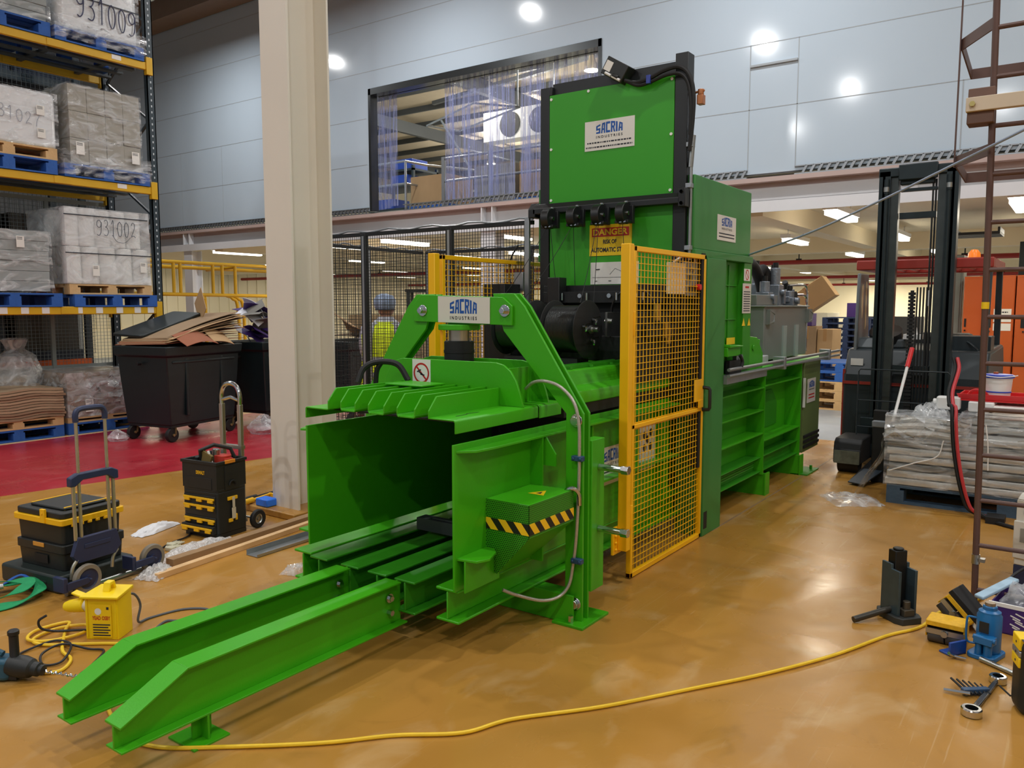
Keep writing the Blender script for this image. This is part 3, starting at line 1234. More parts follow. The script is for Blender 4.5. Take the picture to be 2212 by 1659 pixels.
# braided conduit from the lid round the frame leg
m = BM()
path = [(3.40, 2.33, 1.175), (3.37, 2.26, 1.215), (3.36, 2.18, 1.225), (3.37, 2.10, 1.20), (3.38, 2.03, 1.13), (3.38, 2.0, 1.03), (3.38, 1.995, 0.9),
        (3.385, 2.0, 0.7), (3.385, 2.012, 0.45), (3.385, 2.03, 0.3), (3.37, 2.045, 0.20), (3.33, 2.08, 0.145), (3.25, 2.13, 0.14), (3.14, 2.2, 0.185), (3.08, 2.245, 0.22)]
m.tube(spline(path, 7), 0.0085, 10)
P('braided_conduit', m, mat('white_conduit', (184, 180, 168), 0.35, 0.5, noise=0.3, scale=120))
for z in (0.85, 0.33):
    m = BM()
    m.box(3.368, 3.40, 1.975, 2.035, z - 0.013, z + 0.013)
    m.cyl((3.362, 1.985, z), (3.37, 1.985, z), 0.008, seg=8)
    m.cyl((3.362, 2.024, z), (3.37, 2.024, z), 0.008, seg=8)
    P('conduit_clamp', m, mat('blue_clamp', (52, 84, 120), 0.4, 0.3), 0.003)
m = BM()
m.tube(spline([(3.34, 2.06, 0.66), (3.32, 2.03, 0.70), (3.33, 2.0, 0.71), (3.36, 1.985, 0.68), (3.37, 1.985, 0.62)], 6), 0.01)
P('cable_gland', m, CH)
# ------------------------------------------------------------------ baler body between press frame and tower
m = BM()
m.prism([(2.25, 1.06), (2.25, 1.10), (2.262, 1.13), (2.33, 1.15), (2.37, 1.235), (3.10, 1.235), (3.15, 1.15), (3.225, 1.12), (3.225, 1.06)], 'x', 3.66, 5.0)
P('roof_plate', m, G, 0.006)
m = BM()
m.box(3.66, 5.0, 2.258, 3.22, 1.0, 1.06)
P('roof_seam', m, BKD)
m = BM()
m.box(3.9, 4.9, 2.42, 2.44, 1.236, 1.256)
m.box(3.9, 4.9, 2.52, 2.54, 1.236, 1.25)
for x in (3.96, 4.2, 4.45, 4.7):
    m.cyl((x, 2.40, 1.236), (x, 2.40, 1.25), 0.012, seg=6)
P('roof_rail', m, GD)
# sticker on the near wall beside the gate
m = BM()
m.box(4.06, 4.32, 2.2455, 2.2495, 0.55, 0.775)
s1 = P('name_plate', m, PLATE)
logo(s1, (4.09, 2.245, 0.66), (1, 0, 0), 0.2, 0.1)
m = BM()
for k in range(2):
    m.box(4.09, 4.29, 2.2447, 2.245, 0.60 + k * 0.022, 0.608 + k * 0.022)
P('small_print', m, DKT, parent=s1)
m = BM()
m.box(4.55, 4.78, 2.2455, 2.2495, 0.56, 0.85)
s2 = P('instruction_plate', m, PLATE)
m = BM()
for a, z in ((4.62, 0.70), (4.70, 0.70), (4.66, 0.75), (4.62, 0.78), (4.71, 0.79)):
    m.cyl((a, 2.2454, z), (a, 2.2446, z), 0.025, seg=12)
P('pictogram', m, DKT, parent=s2)

# ------------------------------------------------------------------ black wire tying gear on the roof
m = BM()
m.box(4.93, 5.02, 2.19, 3.22, 1.236, 1.745)
m.box(4.72, 4.93, 2.30, 3.15, 1.236, 1.40)
m.box(4.86, 4.93, 2.25, 3.18, 1.62, 1.70)
P('tying_gear_housing', m, BKD, 0.004)
m = BM()
m.box(4.82, 4.92, 3.02, 3.12, 1.24, 1.80)
P('tying_gear_post', m, BK, 0.004)
m = BM()
m.box(4.60, 4.95, 3.28, 3.52, 1.0, 1.60)
m.box(4.72, 4.92, 3.42, 3.62, 1.0, 1.76)
P('tying_gear_side_box', m, BKD, 0.005)
m = BM()
m.box(4.42, 4.92, 2.21, 2.30, 1.13, 1.56)
m.box(4.5, 4.9, 2.18, 2.21, 1.40, 1.48)
P('tying_gear_side_box', m, BKD, 0.004)
for y in (2.35, 2.55, 2.78, 2.98):
    m = BM()
    m.box(4.66, 4.86, y, y + 0.014, 1.40, 1.56)
    m.cyl((4.70, y - 0.02, 1.50), (4.70, y + 0.035, 1.50), 0.016, seg=10)
    P('wire_guide', m, ST, 0.001)
    m = BM()
    m.cyl((4.845, y + 0.03, 1.64), (4.845, y + 0.03, 1.69), 0.008, seg=8)
    P('eye_bolt', m, CH)
    m = BM()
    m.cyl((4.845, y + 0.09, 1.67), (4.86, y + 0.09, 1.67), 0.016, seg=8)
    P('gear_nut', m, CH)
m = BM()
for k in range(3):
    m.tube([(4.86 + 0.008 * k, 2.46 + 0.17 * math.cos(q) - 0.0, 1.55 + 0.17 * math.sin(q)) for q in [2 * PI * i / 28 for i in range(28)]], 0.006, 6, closed=True)
P('spare_wire_coil', m, BK)
for k, (x, z) in enumerate(((4.72, 1.40), (4.76, 1.36), (4.60, 1.51))):
    m = BM()
    m.box(x, x + 0.05, 2.165, 2.18, z, z + 0.10)
    P('latch', m, mat('brass_latch', (190, 150, 80), 0.35, 0.7))

# ------------------------------------------------------------------ black tower with green panels
m = BM()
m.box(5.0, 5.10, 2.167, 2.255, 1.0, 3.225)
P('tower_post', m, BK, 0.003)
m = BM()
m.box(5.0, 5.10, 3.225, 3.30, 1.0, 3.16)
m.box(5.0, 5.04, 3.20, 3.225, 3.10, 3.16)
P('tower_post', m, BK, 0.003)
m = BM()
m.box(5.03, 5.09, 2.255, 3.225, 2.0, 3.145)
m.box(5.05, 5.06, 2.255, 3.225, 3.12, 3.19)
P('tower_back_panel', m, BK)
m = BM()
m.box(5.0, 5.025, 2.258, 3.222, 2.335, 3.10)
up_ = P('upper_panel', m, GP, 0.003)
for y, z in [(a, b_) for a in (2.275, 3.205) for b_ in (2.36, 2.72, 3.07)] + [(2.9, 3.085)]:
    m = BM()
    m.cyl((4.994, y, z), (5.0, y, z), 0.010, seg=10)
    P('panel_screw', m, WH, parent=up_)
m = BM()
m.box(5.01, 5.03, 2.258, 3.222, 1.745, 2.28)
P('lower_panel', m, GP, 0.003)
m = BM()
m.prism([(4.93, 2.262), (4.93, 2.30), (4.96, 2.335), (5.0, 2.335), (5.0, 2.262)], 'y', 2.18, 3.32)
m.box(4.93, 5.0, 2.14, 2.19, 2.24, 2.36)
m.prism([(4.93, 2.24), (4.93, 2.30), (4.97, 2.345), (5.05, 2.345), (5.05, 2.24)], 'y', 3.30, 3.36)
P('tower_cross_bar', m, BK, 0.004)
m = BM()
for y in (2.205, 2.20):
    for z in (2.262, 2.335):
        m.cyl((4.922, 2.165, z), (4.93, 2.165, z), 0.012, seg=6)
P('bar_bolt', m, ST)
m = BM()
m.box(5.12, 5.60, 2.20, 3.30, 1.0, 2.35)
P('tower_core', m, GD)
# wire pulleys under the cross-bar and the wires that run from them
for k, y in enumerate((3.14, 2.93, 2.735, 2.55)):
    m = BM()
    m.box(4.84, 4.90, y - 0.05, y + 0.05, 2.15, 2.17)
    m.box(4.90, 4.93, y - 0.055, y + 0.055, 2.15, 2.27)
    pl = P('wire_pulley', m, BK, 0.003)
    m = BM()
    m.cyl((4.87, y - 0.03, 2.215), (4.87, y + 0.03, 2.215), 0.072, seg=22)
    P('pulley_wheel', m, BK, 0.004, parent=pl)
    m = BM()
    m.cyl((4.87, y - 0.04, 2.215), (4.87, y + 0.04, 2.215), 0.014, seg=10)
    m.cyl((4.91, y, 2.27), (4.91, y, 2.30), 0.013, seg=8)
    for q in (-0.03, 0.0):
        m.box(4.828, 4.842, y + q - 0.008, y + q + 0.008, 2.152, 2.162)
    P('pulley_bolt', m, CH, parent=pl)
for a, b_ in (((4.84, 3.14, 2.15), (4.45, 3.28, 1.62)), ((4.86, 3.12, 2.15), (4.84, 3.05, 1.70)), ((4.84, 2.93, 2.15), (4.35, 3.04, 1.60)),
              ((4.86, 2.93, 2.15), (4.84, 2.90, 1.68)), ((4.84, 2.735, 2.15), (4.40, 2.60, 1.62)), ((4.86, 2.735, 2.15), (4.60, 2.62, 1.58)),
              ((4.86, 2.55, 2.15), (4.84, 2.50, 1.68))):
    m = BM()
    a, b_ = Vector(a), Vector(b_)
    m.tube([a.lerp(b_, t) - Vector((0, 0, 0.03 * math.sin(PI * t))) for t in (0, .25, .5, .75, 1)], 0.0022, 5)
    P('tying_wire', m, BKD)
# signs on the panels
m = BM()
m.box(4.996, 4.9995, 2.54, 2.925, 2.675, 2.875)
s3 = P('name_plate', m, PLATE)
logo(s3, (4.9955, 2.835, 2.755), (0, -1, 0), 0.205, 0.105)
dashes('small_print', Vector((4.9955 - 4.2, 2.905 - 2.73, 2.722)), Vector((0, -1, 0)), Vector((0, 0, 1)), 0.34, 0.010, 22, DKT, s3, 3)
dashes('small_print', Vector((4.9955 - 4.2, 2.915 - 2.73, 2.692)), Vector((0, -1, 0)), Vector((0, 0, 1)), 0.36, 0.010, 26, DKT, s3, 4)
m = BM()
m.box(5.005, 5.0095, 2.555, 2.885, 1.95, 2.165)
s4 = P('danger_sign', m, PYEL)
m = BM()
m.box(5.003, 5.005, 2.575, 2.865, 2.082, 2.142)
P('sign_band', m, REDP, parent=s4)
for txt, yy, z, w, h, mt in (('DANGER', 2.855, 2.091, 0.27, 0.044, PYEL), ('RISK OF', 2.775, 2.032, 0.105, 0.03, DKT), ('AUTOMATIC START', 2.872, 1.975, 0.305, 0.032, DKT)):
    lettering('sign_lettering', txt, Vector((5.0025 - 4.2, yy - 2.73, z)), Vector((0, -1, 0)), Vector((0, 0, 1)), w, h, mt, s4, 0.03)
m = BM()
m.box(5.006, 5.0095, 2.50, 2.875, 1.752, 1.905)
s5 = P('diagram_sheet', m, WHP)
m = BM()
m.bar((5.0055, 2.86, 1.80), (5.0055, 2.52, 1.80), 0.002)
m.bar((5.0055, 2.72, 1.82), (5.0055, 2.68, 1.86), 0.002)
m.bar((5.0055, 2.68, 1.86), (5.0055, 2.58, 1.82), 0.002)
m.bar((5.0055, 2.83, 1.855), (5.0055, 2.80, 1.857), 0.006)
for y in (2.84, 2.73, 2.6):
    m.bar((5.0055, y, 1.775), (5.0055, y - 0.02, 1.775), 0.004)
P('diagram_lines', m, DKT, parent=s5)
# motor and cables on top of the tower
m = BM(bi @ Matrix.Translation((4.98, 2.68, 3.17)) @ Matrix.Rotation(0.55, 4, 'X'))
m.box(-0.05, 0.06, -0.10, 0.08, -0.045, 0.075)
m.cyl((-0.055, -0.02, -0.02), (-0.055, -0.07, -0.02), 0.014, seg=8)
tm = P('position_switch', m, PLB, 0.006)
m = BM(bi @ Matrix.Translation((4.98, 2.68, 3.17)) @ Matrix.Rotation(0.55, 4, 'X'))
m.box(-0.052, -0.05, 0.015, 0.07, -0.015, 0.05)
P('switch_label', m, WHP, parent=tm)
m = BM(bi @ Matrix.Translation((4.98, 2.68, 3.17)) @ Matrix.Rotation(0.55, 4, 'X'))
m.cyl((-0.055, -0.02, -0.03), (-0.055, -0.09, -0.03), 0.009, seg=8)
m.cyl((-0.055, 0.04, -0.03), (-0.055, -0.01, -0.03), 0.009, seg=8)
P('switch_gland', m, WH, parent=tm)
m = BM()
m.tube(spline([(4.96, 2.60, 3.10), (4.965, 2.52, 3.075), (4.96, 2.42, 3.085), (4.965, 2.32, 3.12), (4.975, 2.22, 3.13), (4.98, 2.15, 3.07), (4.985, 2.12, 2.95), (4.99, 2.125, 2.78), (4.995, 2.145, 2.6)]), 0.014)
m.tube(spline([(4.965, 2.58, 3.09), (4.962, 2.50, 3.055), (4.96, 2.42, 3.06), (4.965, 2.3, 3.09), (4.97, 2.2, 3.08), (4.98, 2.15, 3.0), (4.985, 2.135, 2.85), (4.99, 2.14, 2.7)]), 0.012)
P('cable_bundle', m, RB)
m = BM()
m.box(4.94, 4.975, 2.405, 2.435, 3.05, 3.105)
P('cable_clip', m, mat('blue_clip', (40, 60, 150), 0.4), 0.003)
m = BM()
m.cyl((5.02, 2.165, 2.96), (5.02, 2.06, 2.97), 0.008, seg=8)
m.box(5.0, 5.05, 2.065, 2.105, 2.885, 2.945)
m.cyl((5.02, 2.085, 2.945), (5.02, 2.085, 2.98), 0.02, seg=10)
P('limit_switch', m, mat('copper_switch', (176, 112, 70), 0.4, 0.4), 0.003)
m = BM()
m.cyl((5.03, 2.145, 1.9), (5.03, 2.145, 2.75), 0.012, seg=10)
m.cyl((5.03, 2.135, 2.7), (5.03, 2.15, 2.5), 0.018, seg=10)
P('conduit_rod', m, ST)
m = BM()
for z in (2.64, 2.38, 1.98):
    m.box(4.992, 5.05, 2.128, 2.167, z - 0.015, z + 0.015)
P('conduit_clip', m, GAL, 0.002)

# ------------------------------------------------------------------ hopper box and column on the side
m = BM()
m.box(5.04, 6.13, 2.12, 3.34, 1.975, 2.455)
P('hopper_box', m, GS, 0.006)
m = BM()
m.box(5.04, 6.16, 2.105, 3.345, 1.925, 1.975)
P('hopper_sill', m, GS, 0.004)
m = BM()
m.box(5.22, 5.56, 2.09, 2.30, 0.0, 1.925)
P('side_column', m, GS, 0.004)
m = BM()
m.box(5.24, 5.30, 2.0885, 2.0895, 0.05, 0.17)
P('column_slot', m, BKD)
m = BM()
m.box(5.56, 6.05, 2.16, 2.175, 1.0, 1.925)
m.box(6.0, 6.17, 2.115, 2.17, 1.12, 1.925)
for z in (1.25, 1.5, 1.75):
    m.box(5.58, 5.95, 2.150, 2.16, z - 0.004, z + 0.004)
m.box(5.78, 5.79, 2.150, 2.16, 1.1, 1.9)
P('side_panel', m, GD, 0.003)
m = BM()
m.box(5.14, 5.20, 2.10, 2.165, 0.5, 1.95)
P('door_seal', m, RB)
# stickers of the side
m = BM()
m.box(5.44, 5.80, 2.116, 2.119, 2.06, 2.235)
s6 = P('name_plate', m, PLATE)
logo(s6, (5.52, 2.1155, 2.135), (1, 0, 0), 0.2, 0.09)
m = BM()
for k in range(2):
    m.box(5.47, 5.77, 2.1153, 2.1158, 2.082 + k * 0.022, 2.09 + k * 0.022)
P('small_print', m, DKT, parent=s6)
m = BM()
m.box(5.99, 6.12, 2.111, 2.114, 1.79, 1.88)
s7 = P('prohibition_sign', m, WHP)
ring('sign_ring', (6.055, 2.1105, 1.835), 0.04, 0.031, (1, 0, 0), (0, 0, 1), (0, -1, 0), REDP, s7)
m = BM()
m.box(5.97, 6.15, 2.111, 2.114, 1.545, 1.77)
s8 = P('instruction_plate', m, PLATE)
m = BM()
m.box(6.02, 6.10, 2.1103, 2.1108, 1.735, 1.75)
P('sign_band', m, REDP, parent=s8)
m = BM()
for k in range(9):
    m.box(5.99, 6.13, 2.1103, 2.1108, 1.56 + k * 0.018, 1.567 + k * 0.018)
P('small_print', m, DKT, parent=s8)
m = BM()
for x in (5.97, 6.09):
    m.poly([(x, 2.112, 1.45), (x + 0.07, 2.112, 1.45), (x + 0.035, 2.112, 1.51)])
P('warning_triangle', m, PYEL)
# ------------------------------------------------------------------ rear press body
m = BM()
m.box(5.56, 7.80, 2.30, 3.22, 0.22, 1.06)
P('rear_body', m, G, 0.003)
for x in (6.68, 7.74):
    m = BM()
    m.box(x, x + 0.012, 2.15, 2.30, 0.18, 1.07)
    P('body_rib', m, G)
for x0, x1, zs in ((5.57, 6.68, (0.928, 0.738, 0.54)), (6.695, 7.74, (0.938, 0.47))):
    for z in zs:
        m = BM()
        m.box(x0, x1, 2.155, 2.30, z - 0.012, z)
        P('body_shelf', m, G, 0.001)
m = BM()
m.prism([(6.75, 0.52), (7.45, 0.52), (7.45, 0.72), (7.30, 0.85), (6.75, 0.85)], 'y', 2.285, 2.30)
P('access_cover', m, GD, 0.003)
m = BM()
m.ibeam_x(5.56, 7.8, 2.17, 2.30, 0.20, 0.33, 0.008)
for k in range(3):
    m.box(5.7, 6.6, 2.20, 2.205, 0.25 + 0.02 * k, 0.258 + 0.02 * k)
P('bottom_beam', m, GD, 0.002)
for x, y1 in ((6.70, 2.12), (7.10, 2.30), (7.72, 2.12)):
    m = BM()
    m.prism([(y1 + 0.02, 0.0), (y1 + 0.02, 0.19), (2.9, 0.19), (2.9, 0.0)], 'x', x, x + 0.012)
    m.box(x - 0.01, x + 0.10, y1 + 0.008, y1 + 0.02, 0.0, 0.19)
    P('support_foot', m, G, 0.001)
m = BM()
m.box(7.72, 8.12, 2.06, 2.22, 0.0, 0.012)
m.cyl((8.02, 2.11, 0.012), (8.02, 2.11, 0.05), 0.014, seg=6)
P('foot_plate', m, GD, 0.002)
m = BM()
m.box(6.90, 7.06, 2.2825, 2.2845, 0.66, 0.79)
s9 = P('caution_label', m, PYEL)
m = BM()
for k in range(4):
    m.box(6.92, 7.04, 2.2815, 2.2822, 0.677 + k * 0.028, 0.691 + k * 0.028)
P('small_print', m, REDP, parent=s9)
m = BM()
m.box(5.70, 5.76, 2.295, 2.299, 0.66, 0.82)
P('rating_plate', m, PLATE)
m = BM()
m.box(7.80, 8.36, 2.14, 3.22, 0.20, 1.07)
m.box(7.79, 7.80, 2.135, 2.145, 0.62, 0.93)
P('rear_cover', m, OL, 0.004)
m = BM()
m.box(7.785, 7.80, 2.125, 2.145, 0.64, 0.92)
P('edge_strip', m, WH)
m = BM()
m.tube(spline([(8.36, 2.4, 1.0), (8.44, 2.35, 0.8), (8.46, 2.32, 0.6), (8.44, 2.3, 0.42), (8.38, 2.3, 0.3)]), 0.03)
for k in range(3):
    m.box(7.82, 8.34, 2.125, 2.14, 0.24 + 0.05 * k, 0.265 + 0.05 * k)
P('rear_hose', m, RB)
m = BM()
m.box(7.90, 8.18, 2.134, 2.139, 0.67, 0.90)
s10 = P('name_plate', m, PLATE)
logo(s10, (7.95, 2.133, 0.79), (1, 0, 0), 0.18, 0.09)
m = BM()
for k in range(2):
    m.box(7.94, 8.14, 2.1328, 2.1333, 0.71 + k * 0.03, 0.722 + k * 0.03)
P('small_print', m, REDP, parent=s10)
# top deck, twin conduits and brackets
m = BM()
m.box(5.56, 8.50, 2.13, 2.60, 1.085, 1.10)
P('top_deck', m, G, 0.003)
m = BM()
for z in (1.15, 1.105):
    m.cyl((5.55, 2.05, z - 0.005), (8.7, 2.05, z - 0.005), 0.0125, seg=10)
P('conduit_pipe', m, GAL)
for x in (6.80, 8.25):
    m = BM()
    m.box(x, x + 0.05, 2.03, 2.13, 1.07, 1.175)
    P('conduit_clip', m, GAL, 0.003)
m = BM()
m.box(5.56, 6.45, 2.065, 2.12, 1.04, 1.10)
P('cable_tray', m, GAL)
m = BM()
m.prism([(5.95, 1.10), (6.55, 1.10), (6.55, 1.22), (6.40, 1.35), (6.14, 1.37), (6.11, 1.52), (6.03, 1.52), (6.0, 1.3), (5.95, 1.2)], 'y', 2.135, 2.15)
m.prism([(2.15, 1.10), (2.45, 1.10), (2.40, 1.33), (2.15, 1.33)], 'x', 6.5, 6.515)
m.cyl((6.30, 2.125, 1.27), (6.30, 2.135, 1.27), 0.022)
P('hinge_bracket', m, G, 0.004)
m = BM()
m.box(5.58, 5.84, 2.07, 2.16, 1.235, 1.30)
m.prism([(5.58, 1.30), (5.84, 1.30), (5.84, 1.31), (5.58, 1.325)], 'y', 2.05, 2.16)
P('valve_cover', m, G, 0.005)
m = BM()
m.tube(spline([(5.80, 2.06, 1.24), (5.83, 2.05, 1.19), (5.80, 2.05, 1.14)]), 0.012)
m.box(5.7, 5.95, 2.10, 2.13, 1.10, 1.20)
P('valve_lead', m, RB)
m = BM()
for k in range(3):
    m.cyl((5.86 + k * 0.05, 2.13, 1.215), (5.86 + k * 0.05, 2.10, 1.215), 0.022, seg=10)
P('hydraulic_fitting', m, CAST)
m = BM()
m.box(5.76, 5.93, 2.149, 2.151, 1.315, 1.365)
P('warning_label', m, PYEL)
# oil tank with pump and valve block
m = BM()
m.box(7.0, 8.32, 2.28, 3.05, 1.12, 1.60)
m.box(6.98, 8.34, 2.26, 3.07, 1.59, 1.605)
tk = P('oil_tank', m, TANK, 0.006)
m = BM()
for x in (7.52, 7.90):
    m.box(x, x + 0.10, 2.265, 2.28, 1.12, 1.42)
P('sight_glass', m, mat('sight_glass_strip', (160, 172, 168), 0.2), parent=tk)
for x in (7.06, 8.28):
    m = BM()
    m.tube([(x, 2.275, 1.44), (x, 2.255, 1.45), (x + 0.10, 2.25, 1.46), (x + 0.12, 2.25, 1.53), (x, 2.255, 1.56), (x, 2.275, 1.56)], 0.012, 8)
    m.box(x - 0.01, x + 0.10, 2.245, 2.28, 1.44, 1.57)
    P('lifting_lug', m, TANK, parent=tk)
m = BM()
m.box(6.70, 6.90, 2.2, 2.35, 1.10, 1.18)
P('junction_box', m, mat('grey_junction_box', (190, 194, 196), 0.4), 0.006)
m = BM()
m.box(7.0, 7.75, 2.35, 2.8, 1.605, 1.70)
P('valve_block', m, TANK, 0.006)
m = BM()
m.lathe([(0.0, 0), (0.11, 0), (0.11, 0.06), (0.09, 0.07), (0.09, 0.34), (0.10, 0.35), (0.10, 0.40), (0.0, 0.40)], (6.98, 2.55, 1.76), (0.3, 1, 0.0), 20)
m.box(6.9, 7.15, 2.5, 2.85, 1.68, 1.80)
P('pump_motor', m, CAST, 0.004)
for x, y, h in ((7.42, 2.42, 0.22), (7.66, 2.40, 0.35), (7.86, 2.48, 0.34), (7.78, 2.62, 0.38), (8.02, 2.58, 0.27), (8.2, 2.42, 0.16), (7.98, 2.36, 0.14)):
    m = BM()
    m.box(x - 0.07, x + 0.07, y - 0.06, y + 0.06, 1.605, 1.605 + h * 0.55)
    m.cyl((x - 0.02, y - 0.06, 1.605 + h * 0.35), (x - 0.02, y - 0.10, 1.605 + h * 0.35), 0.025, seg=10)
    m.box(x + 0.02, x + 0.06, y - 0.085, y - 0.06, 1.62, 1.605 + h * 0.4)
    m.cyl((x, y, 1.605 + h * 0.55), (x, y, 1.605 + h), 0.045, seg=14)
    m.box(x - 0.10, x - 0.07, y - 0.03, y + 0.03, 1.64, 1.69)
    v_ = P('valve_stack', m, CAST, 0.005)
    m = BM()
    m.cyl((x, y, 1.605 + h), (x, y, 1.605 + h + 0.05), 0.026, seg=12)
    P('solenoid_cap', m, BK, parent=v_)
m = BM()
m.tube(spline([(7.1, 2.5, 1.98), (7.3, 2.5, 1.97), (7.5, 2.5, 1.85), (7.62, 2.5, 1.7)]), 0.05, 12)
m.tube(spline([(7.72, 2.48, 1.66), (7.66, 2.48, 1.85), (7.60, 2.5, 1.94), (7.52, 2.52, 1.9)]), 0.05, 12)
P('suction_hose', m, RB)
m = BM()
for z in (1.80, 1.70):
    m.tube(spline([(8.1, 2.4, z), (8.3, 2.35, z + 0.01), (8.42, 2.33, z), (8.45, 2.32, z - 0.08)]), 0.012)
m.cyl((8.45, 2.32, 1.72), (8.45, 2.32, 1.14), 0.012, seg=8)
P('steel_pipe', m, CH)
m = BM()
m.lathe([(0.0, 0), (0.06, 0), (0.06, 0.12), (0.05, 0.14), (0, 0.14)], (8.18, 2.4, 1.605), seg=14)
m.tube(spline([(8.25, 2.5, 1.62), (8.28, 2.48, 1.75), (8.22, 2.48, 1.84)]), 0.03)
P('filter_cap', m, PLB)

# ------------------------------------------------------------------ control boxes
m = BM()
m.box(4.72, 4.95, 2.132, 2.165, 1.675, 1.875)
cb = P('control_box', m, mat('cream_control_box', (226, 214, 190), 0.5), 0.004)
m = BM()
m.box(4.955, 5.14, 2.128, 2.165, 1.665, 1.885)
cg = P('button_panel', m, mat('grey_control_panel', (128, 134, 138), 0.45), 0.004)
m = BM()
m.box(4.98, 5.10, 2.124, 2.128, 1.69, 1.735)
m.box(4.97, 5.03, 2.122, 2.128, 1.77, 1.80)
P('button_row', m, BK, parent=cg)
m = BM()
m.cyl((5.115, 2.128, 1.725), (5.115, 2.095, 1.725), 0.02, seg=14)
P('stop_button', m, REDPL, parent=cg)
m = BM()
m.cyl((5.02, 2.128, 1.845), (5.02, 2.12, 1.845), 0.018, seg=12)
m.cyl((5.07, 2.128, 1.835), (5.07, 2.12, 1.835), 0.018, seg=12)
P('dial', m, CH, parent=cg)
m = BM()
m.tube(spline([(4.8, 2.15, 1.88), (4.95, 2.14, 1.93), (5.08, 2.14, 1.93), (5.13, 2.14, 1.88)]), 0.007)
P('control_lead', m, WH)

# ------------------------------------------------------------------ wire reels resting on the roof
WIRE = mat('black_tying_wire', (62, 64, 64), 0.26, 0.7, noise=0.25, scale=14)


def reel(x, y, z, R, w, label):
    t = thing('wire_reel', label, 'wire reel', (x, y, z), 0, 'wire reels on the baling press')
    for s in (0, 1):
        m = MB()
        y0 = 0 if s == 0 else w - 0.008
        m.lathe([(0.0, y0), (R - 0.006, y0), (R, y0 + 0.003), (R, y0 + 0.006), (R - 0.006, y0 + 0.008), (0, y0 + 0.008)], (0, 0, 0), (0, 1, 0), 40)
        m.build('flange', BKD, t)
    m = MB()
    prof = [(0.05, 0.010)]
    n = 26
    for i in range(n):
        a = 0.012 + (w - 0.024) * i / n
        prof += [(R * 0.80, a + 0.001), (R * 0.82, a + (w - 0.024) / n * 0.5)]
    prof += [(R * 0.8, w - 0.012), (0.05, w - 0.010)]
    m.lathe(prof, (0, 0, 0), (0, 1, 0), 36)
    m.build('wound_wire', WIRE, t)
    m = MB()
    m.cyl((0, -0.07, 0), (0, w + 0.03, 0), 0.016, seg=12)
    m.cyl((0, -0.03, 0), (0, -0.012, 0), 0.026, seg=12)
    m.build('spindle', ST, t)
    for a in (0.9, 2.9, 5.1):
        m = MB()
        c = Vector((0.075 * math.cos(a), -0.005, 0.075 * math.sin(a)))
        m.cyl(c, c + Vector((0, -0.02, 0)), 0.012, seg=8)
        m.bar(c + Vector((-0.03, -0.018, 0.012)), c + Vector((0.03, -0.03, 0.02)), 0.01)
        m.bar(c + Vector((-0.02, -0.03, -0.025)), c + Vector((0.01, -0.02, 0.0)), 0.01)
        m.build('wing_nut', CH, t)
    return t


reel(4.37, 2.52, 1.455, 0.182, 0.25, 'wire reel with shiny black winding and full flange facing the gate')
reel(4.41, 2.93, 1.458, 0.182, 0.25, 'wire reel half hidden behind the slanting leg of the press frame')
for x, y0, y1 in ((4.30, 2.56, 2.74), (4.34, 2.97, 3.15)):
    m = BM()
    m.box(x, x + 0.14, y0, y1, 1.236, 1.272)
    P('reel_cradle', m, BKD)
m = BM()
m.box(4.36, 4.39, 2.80, 2.82, 1.236, 1.50)
P('reel_cradle', m, BKD)

# ------------------------------------------------------------------ yellow guard gates on both sides


def guard_gate(y, x_end, label, lock):
    g = thing('guard_gate', label, 'gate', (4.03, y, 0), 0, None)
    m = MB()
    m.box(0, 0.052, -0.045, 0.012, 0.20, 1.945)
    m.build('gate_post', YG, g, 0.004)
    L_ = x_end - 4.03
    m = MB()
    w = 0.03
    m.box(0.115, 0.115 + w, -0.015, 0.015, 0.005, 1.94)
    m.box(L_ - w, L_, -0.015, 0.015, 0.005, 1.94)
    m.box(0.115, L_, -0.015, 0.015, 1.91, 1.94)
    m.box(0.115, L_, -0.015, 0.015, 0.005, 0.035)
    m.box(0.115, L_, -0.015, 0.015, 0.89, 0.915)
    fr = m.build('gate_frame', YG, g, 0.003)
    m = MB()
    n = int((L_ - 0.145) / 0.045)
    for i in range(1, n):
        x = 0.145 + i * (L_ - 0.175) / n
        m.box(x - 0.0018, x + 0.0018, 0.002, 0.0056, 0.035, 1.91)
    for i in range(1, 49):
        z = 0.035 + i * 0.0385
        m.box(0.145, L_ - w, -0.0016, 0.002, z - 0.0018, z + 0.0018)
    m.build('wire_mesh', YG, g, smooth=False)
    for z in (1.50, 0.38):
        m = MB()
        m.box(0.052, 0.13, -0.02, 0.0, z - 0.06, z + 0.06)
        m.cyl((0.10, -0.022, z - 0.07), (0.10, -0.022, z + 0.07), 0.012, seg=10)
        m.build('hinge', YG, g, 0.002)
    m = MB()
    m.box(-0.05, 0.05, 0.012, 0.027, 0.18, 0.34)
    for q in (0.21, 0.25, 0.29):
        m.cyl((-0.025, 0.0, q), (-0.025, 0.012, q), 0.009, seg=8)
    m.build('post_bracket', YG, g, 0.003)
    if lock:
        m = MB()
        m.box(L_ - 0.17, L_ - w, -0.02, -0.015, 0.96, 1.11)
        m.box(L_ - 0.10, L_ - w, -0.025, -0.015, 0.915, 0.97)
        m.build('lock_plate', YG, g, 0.002)
        m = MB()
        m.tube([(L_ - 0.012, -0.015, 0.895), (L_ - 0.012, -0.06, 0.90), (L_ - 0.012, -0.065, 0.91), (L_ - 0.012, -0.065, 1.035), (L_ - 0.012, -0.06, 1.045), (L_ - 0.012, -0.015, 1.05)], 0.012, 8)
        m.build('pull_handle', PLB, g)
    return g


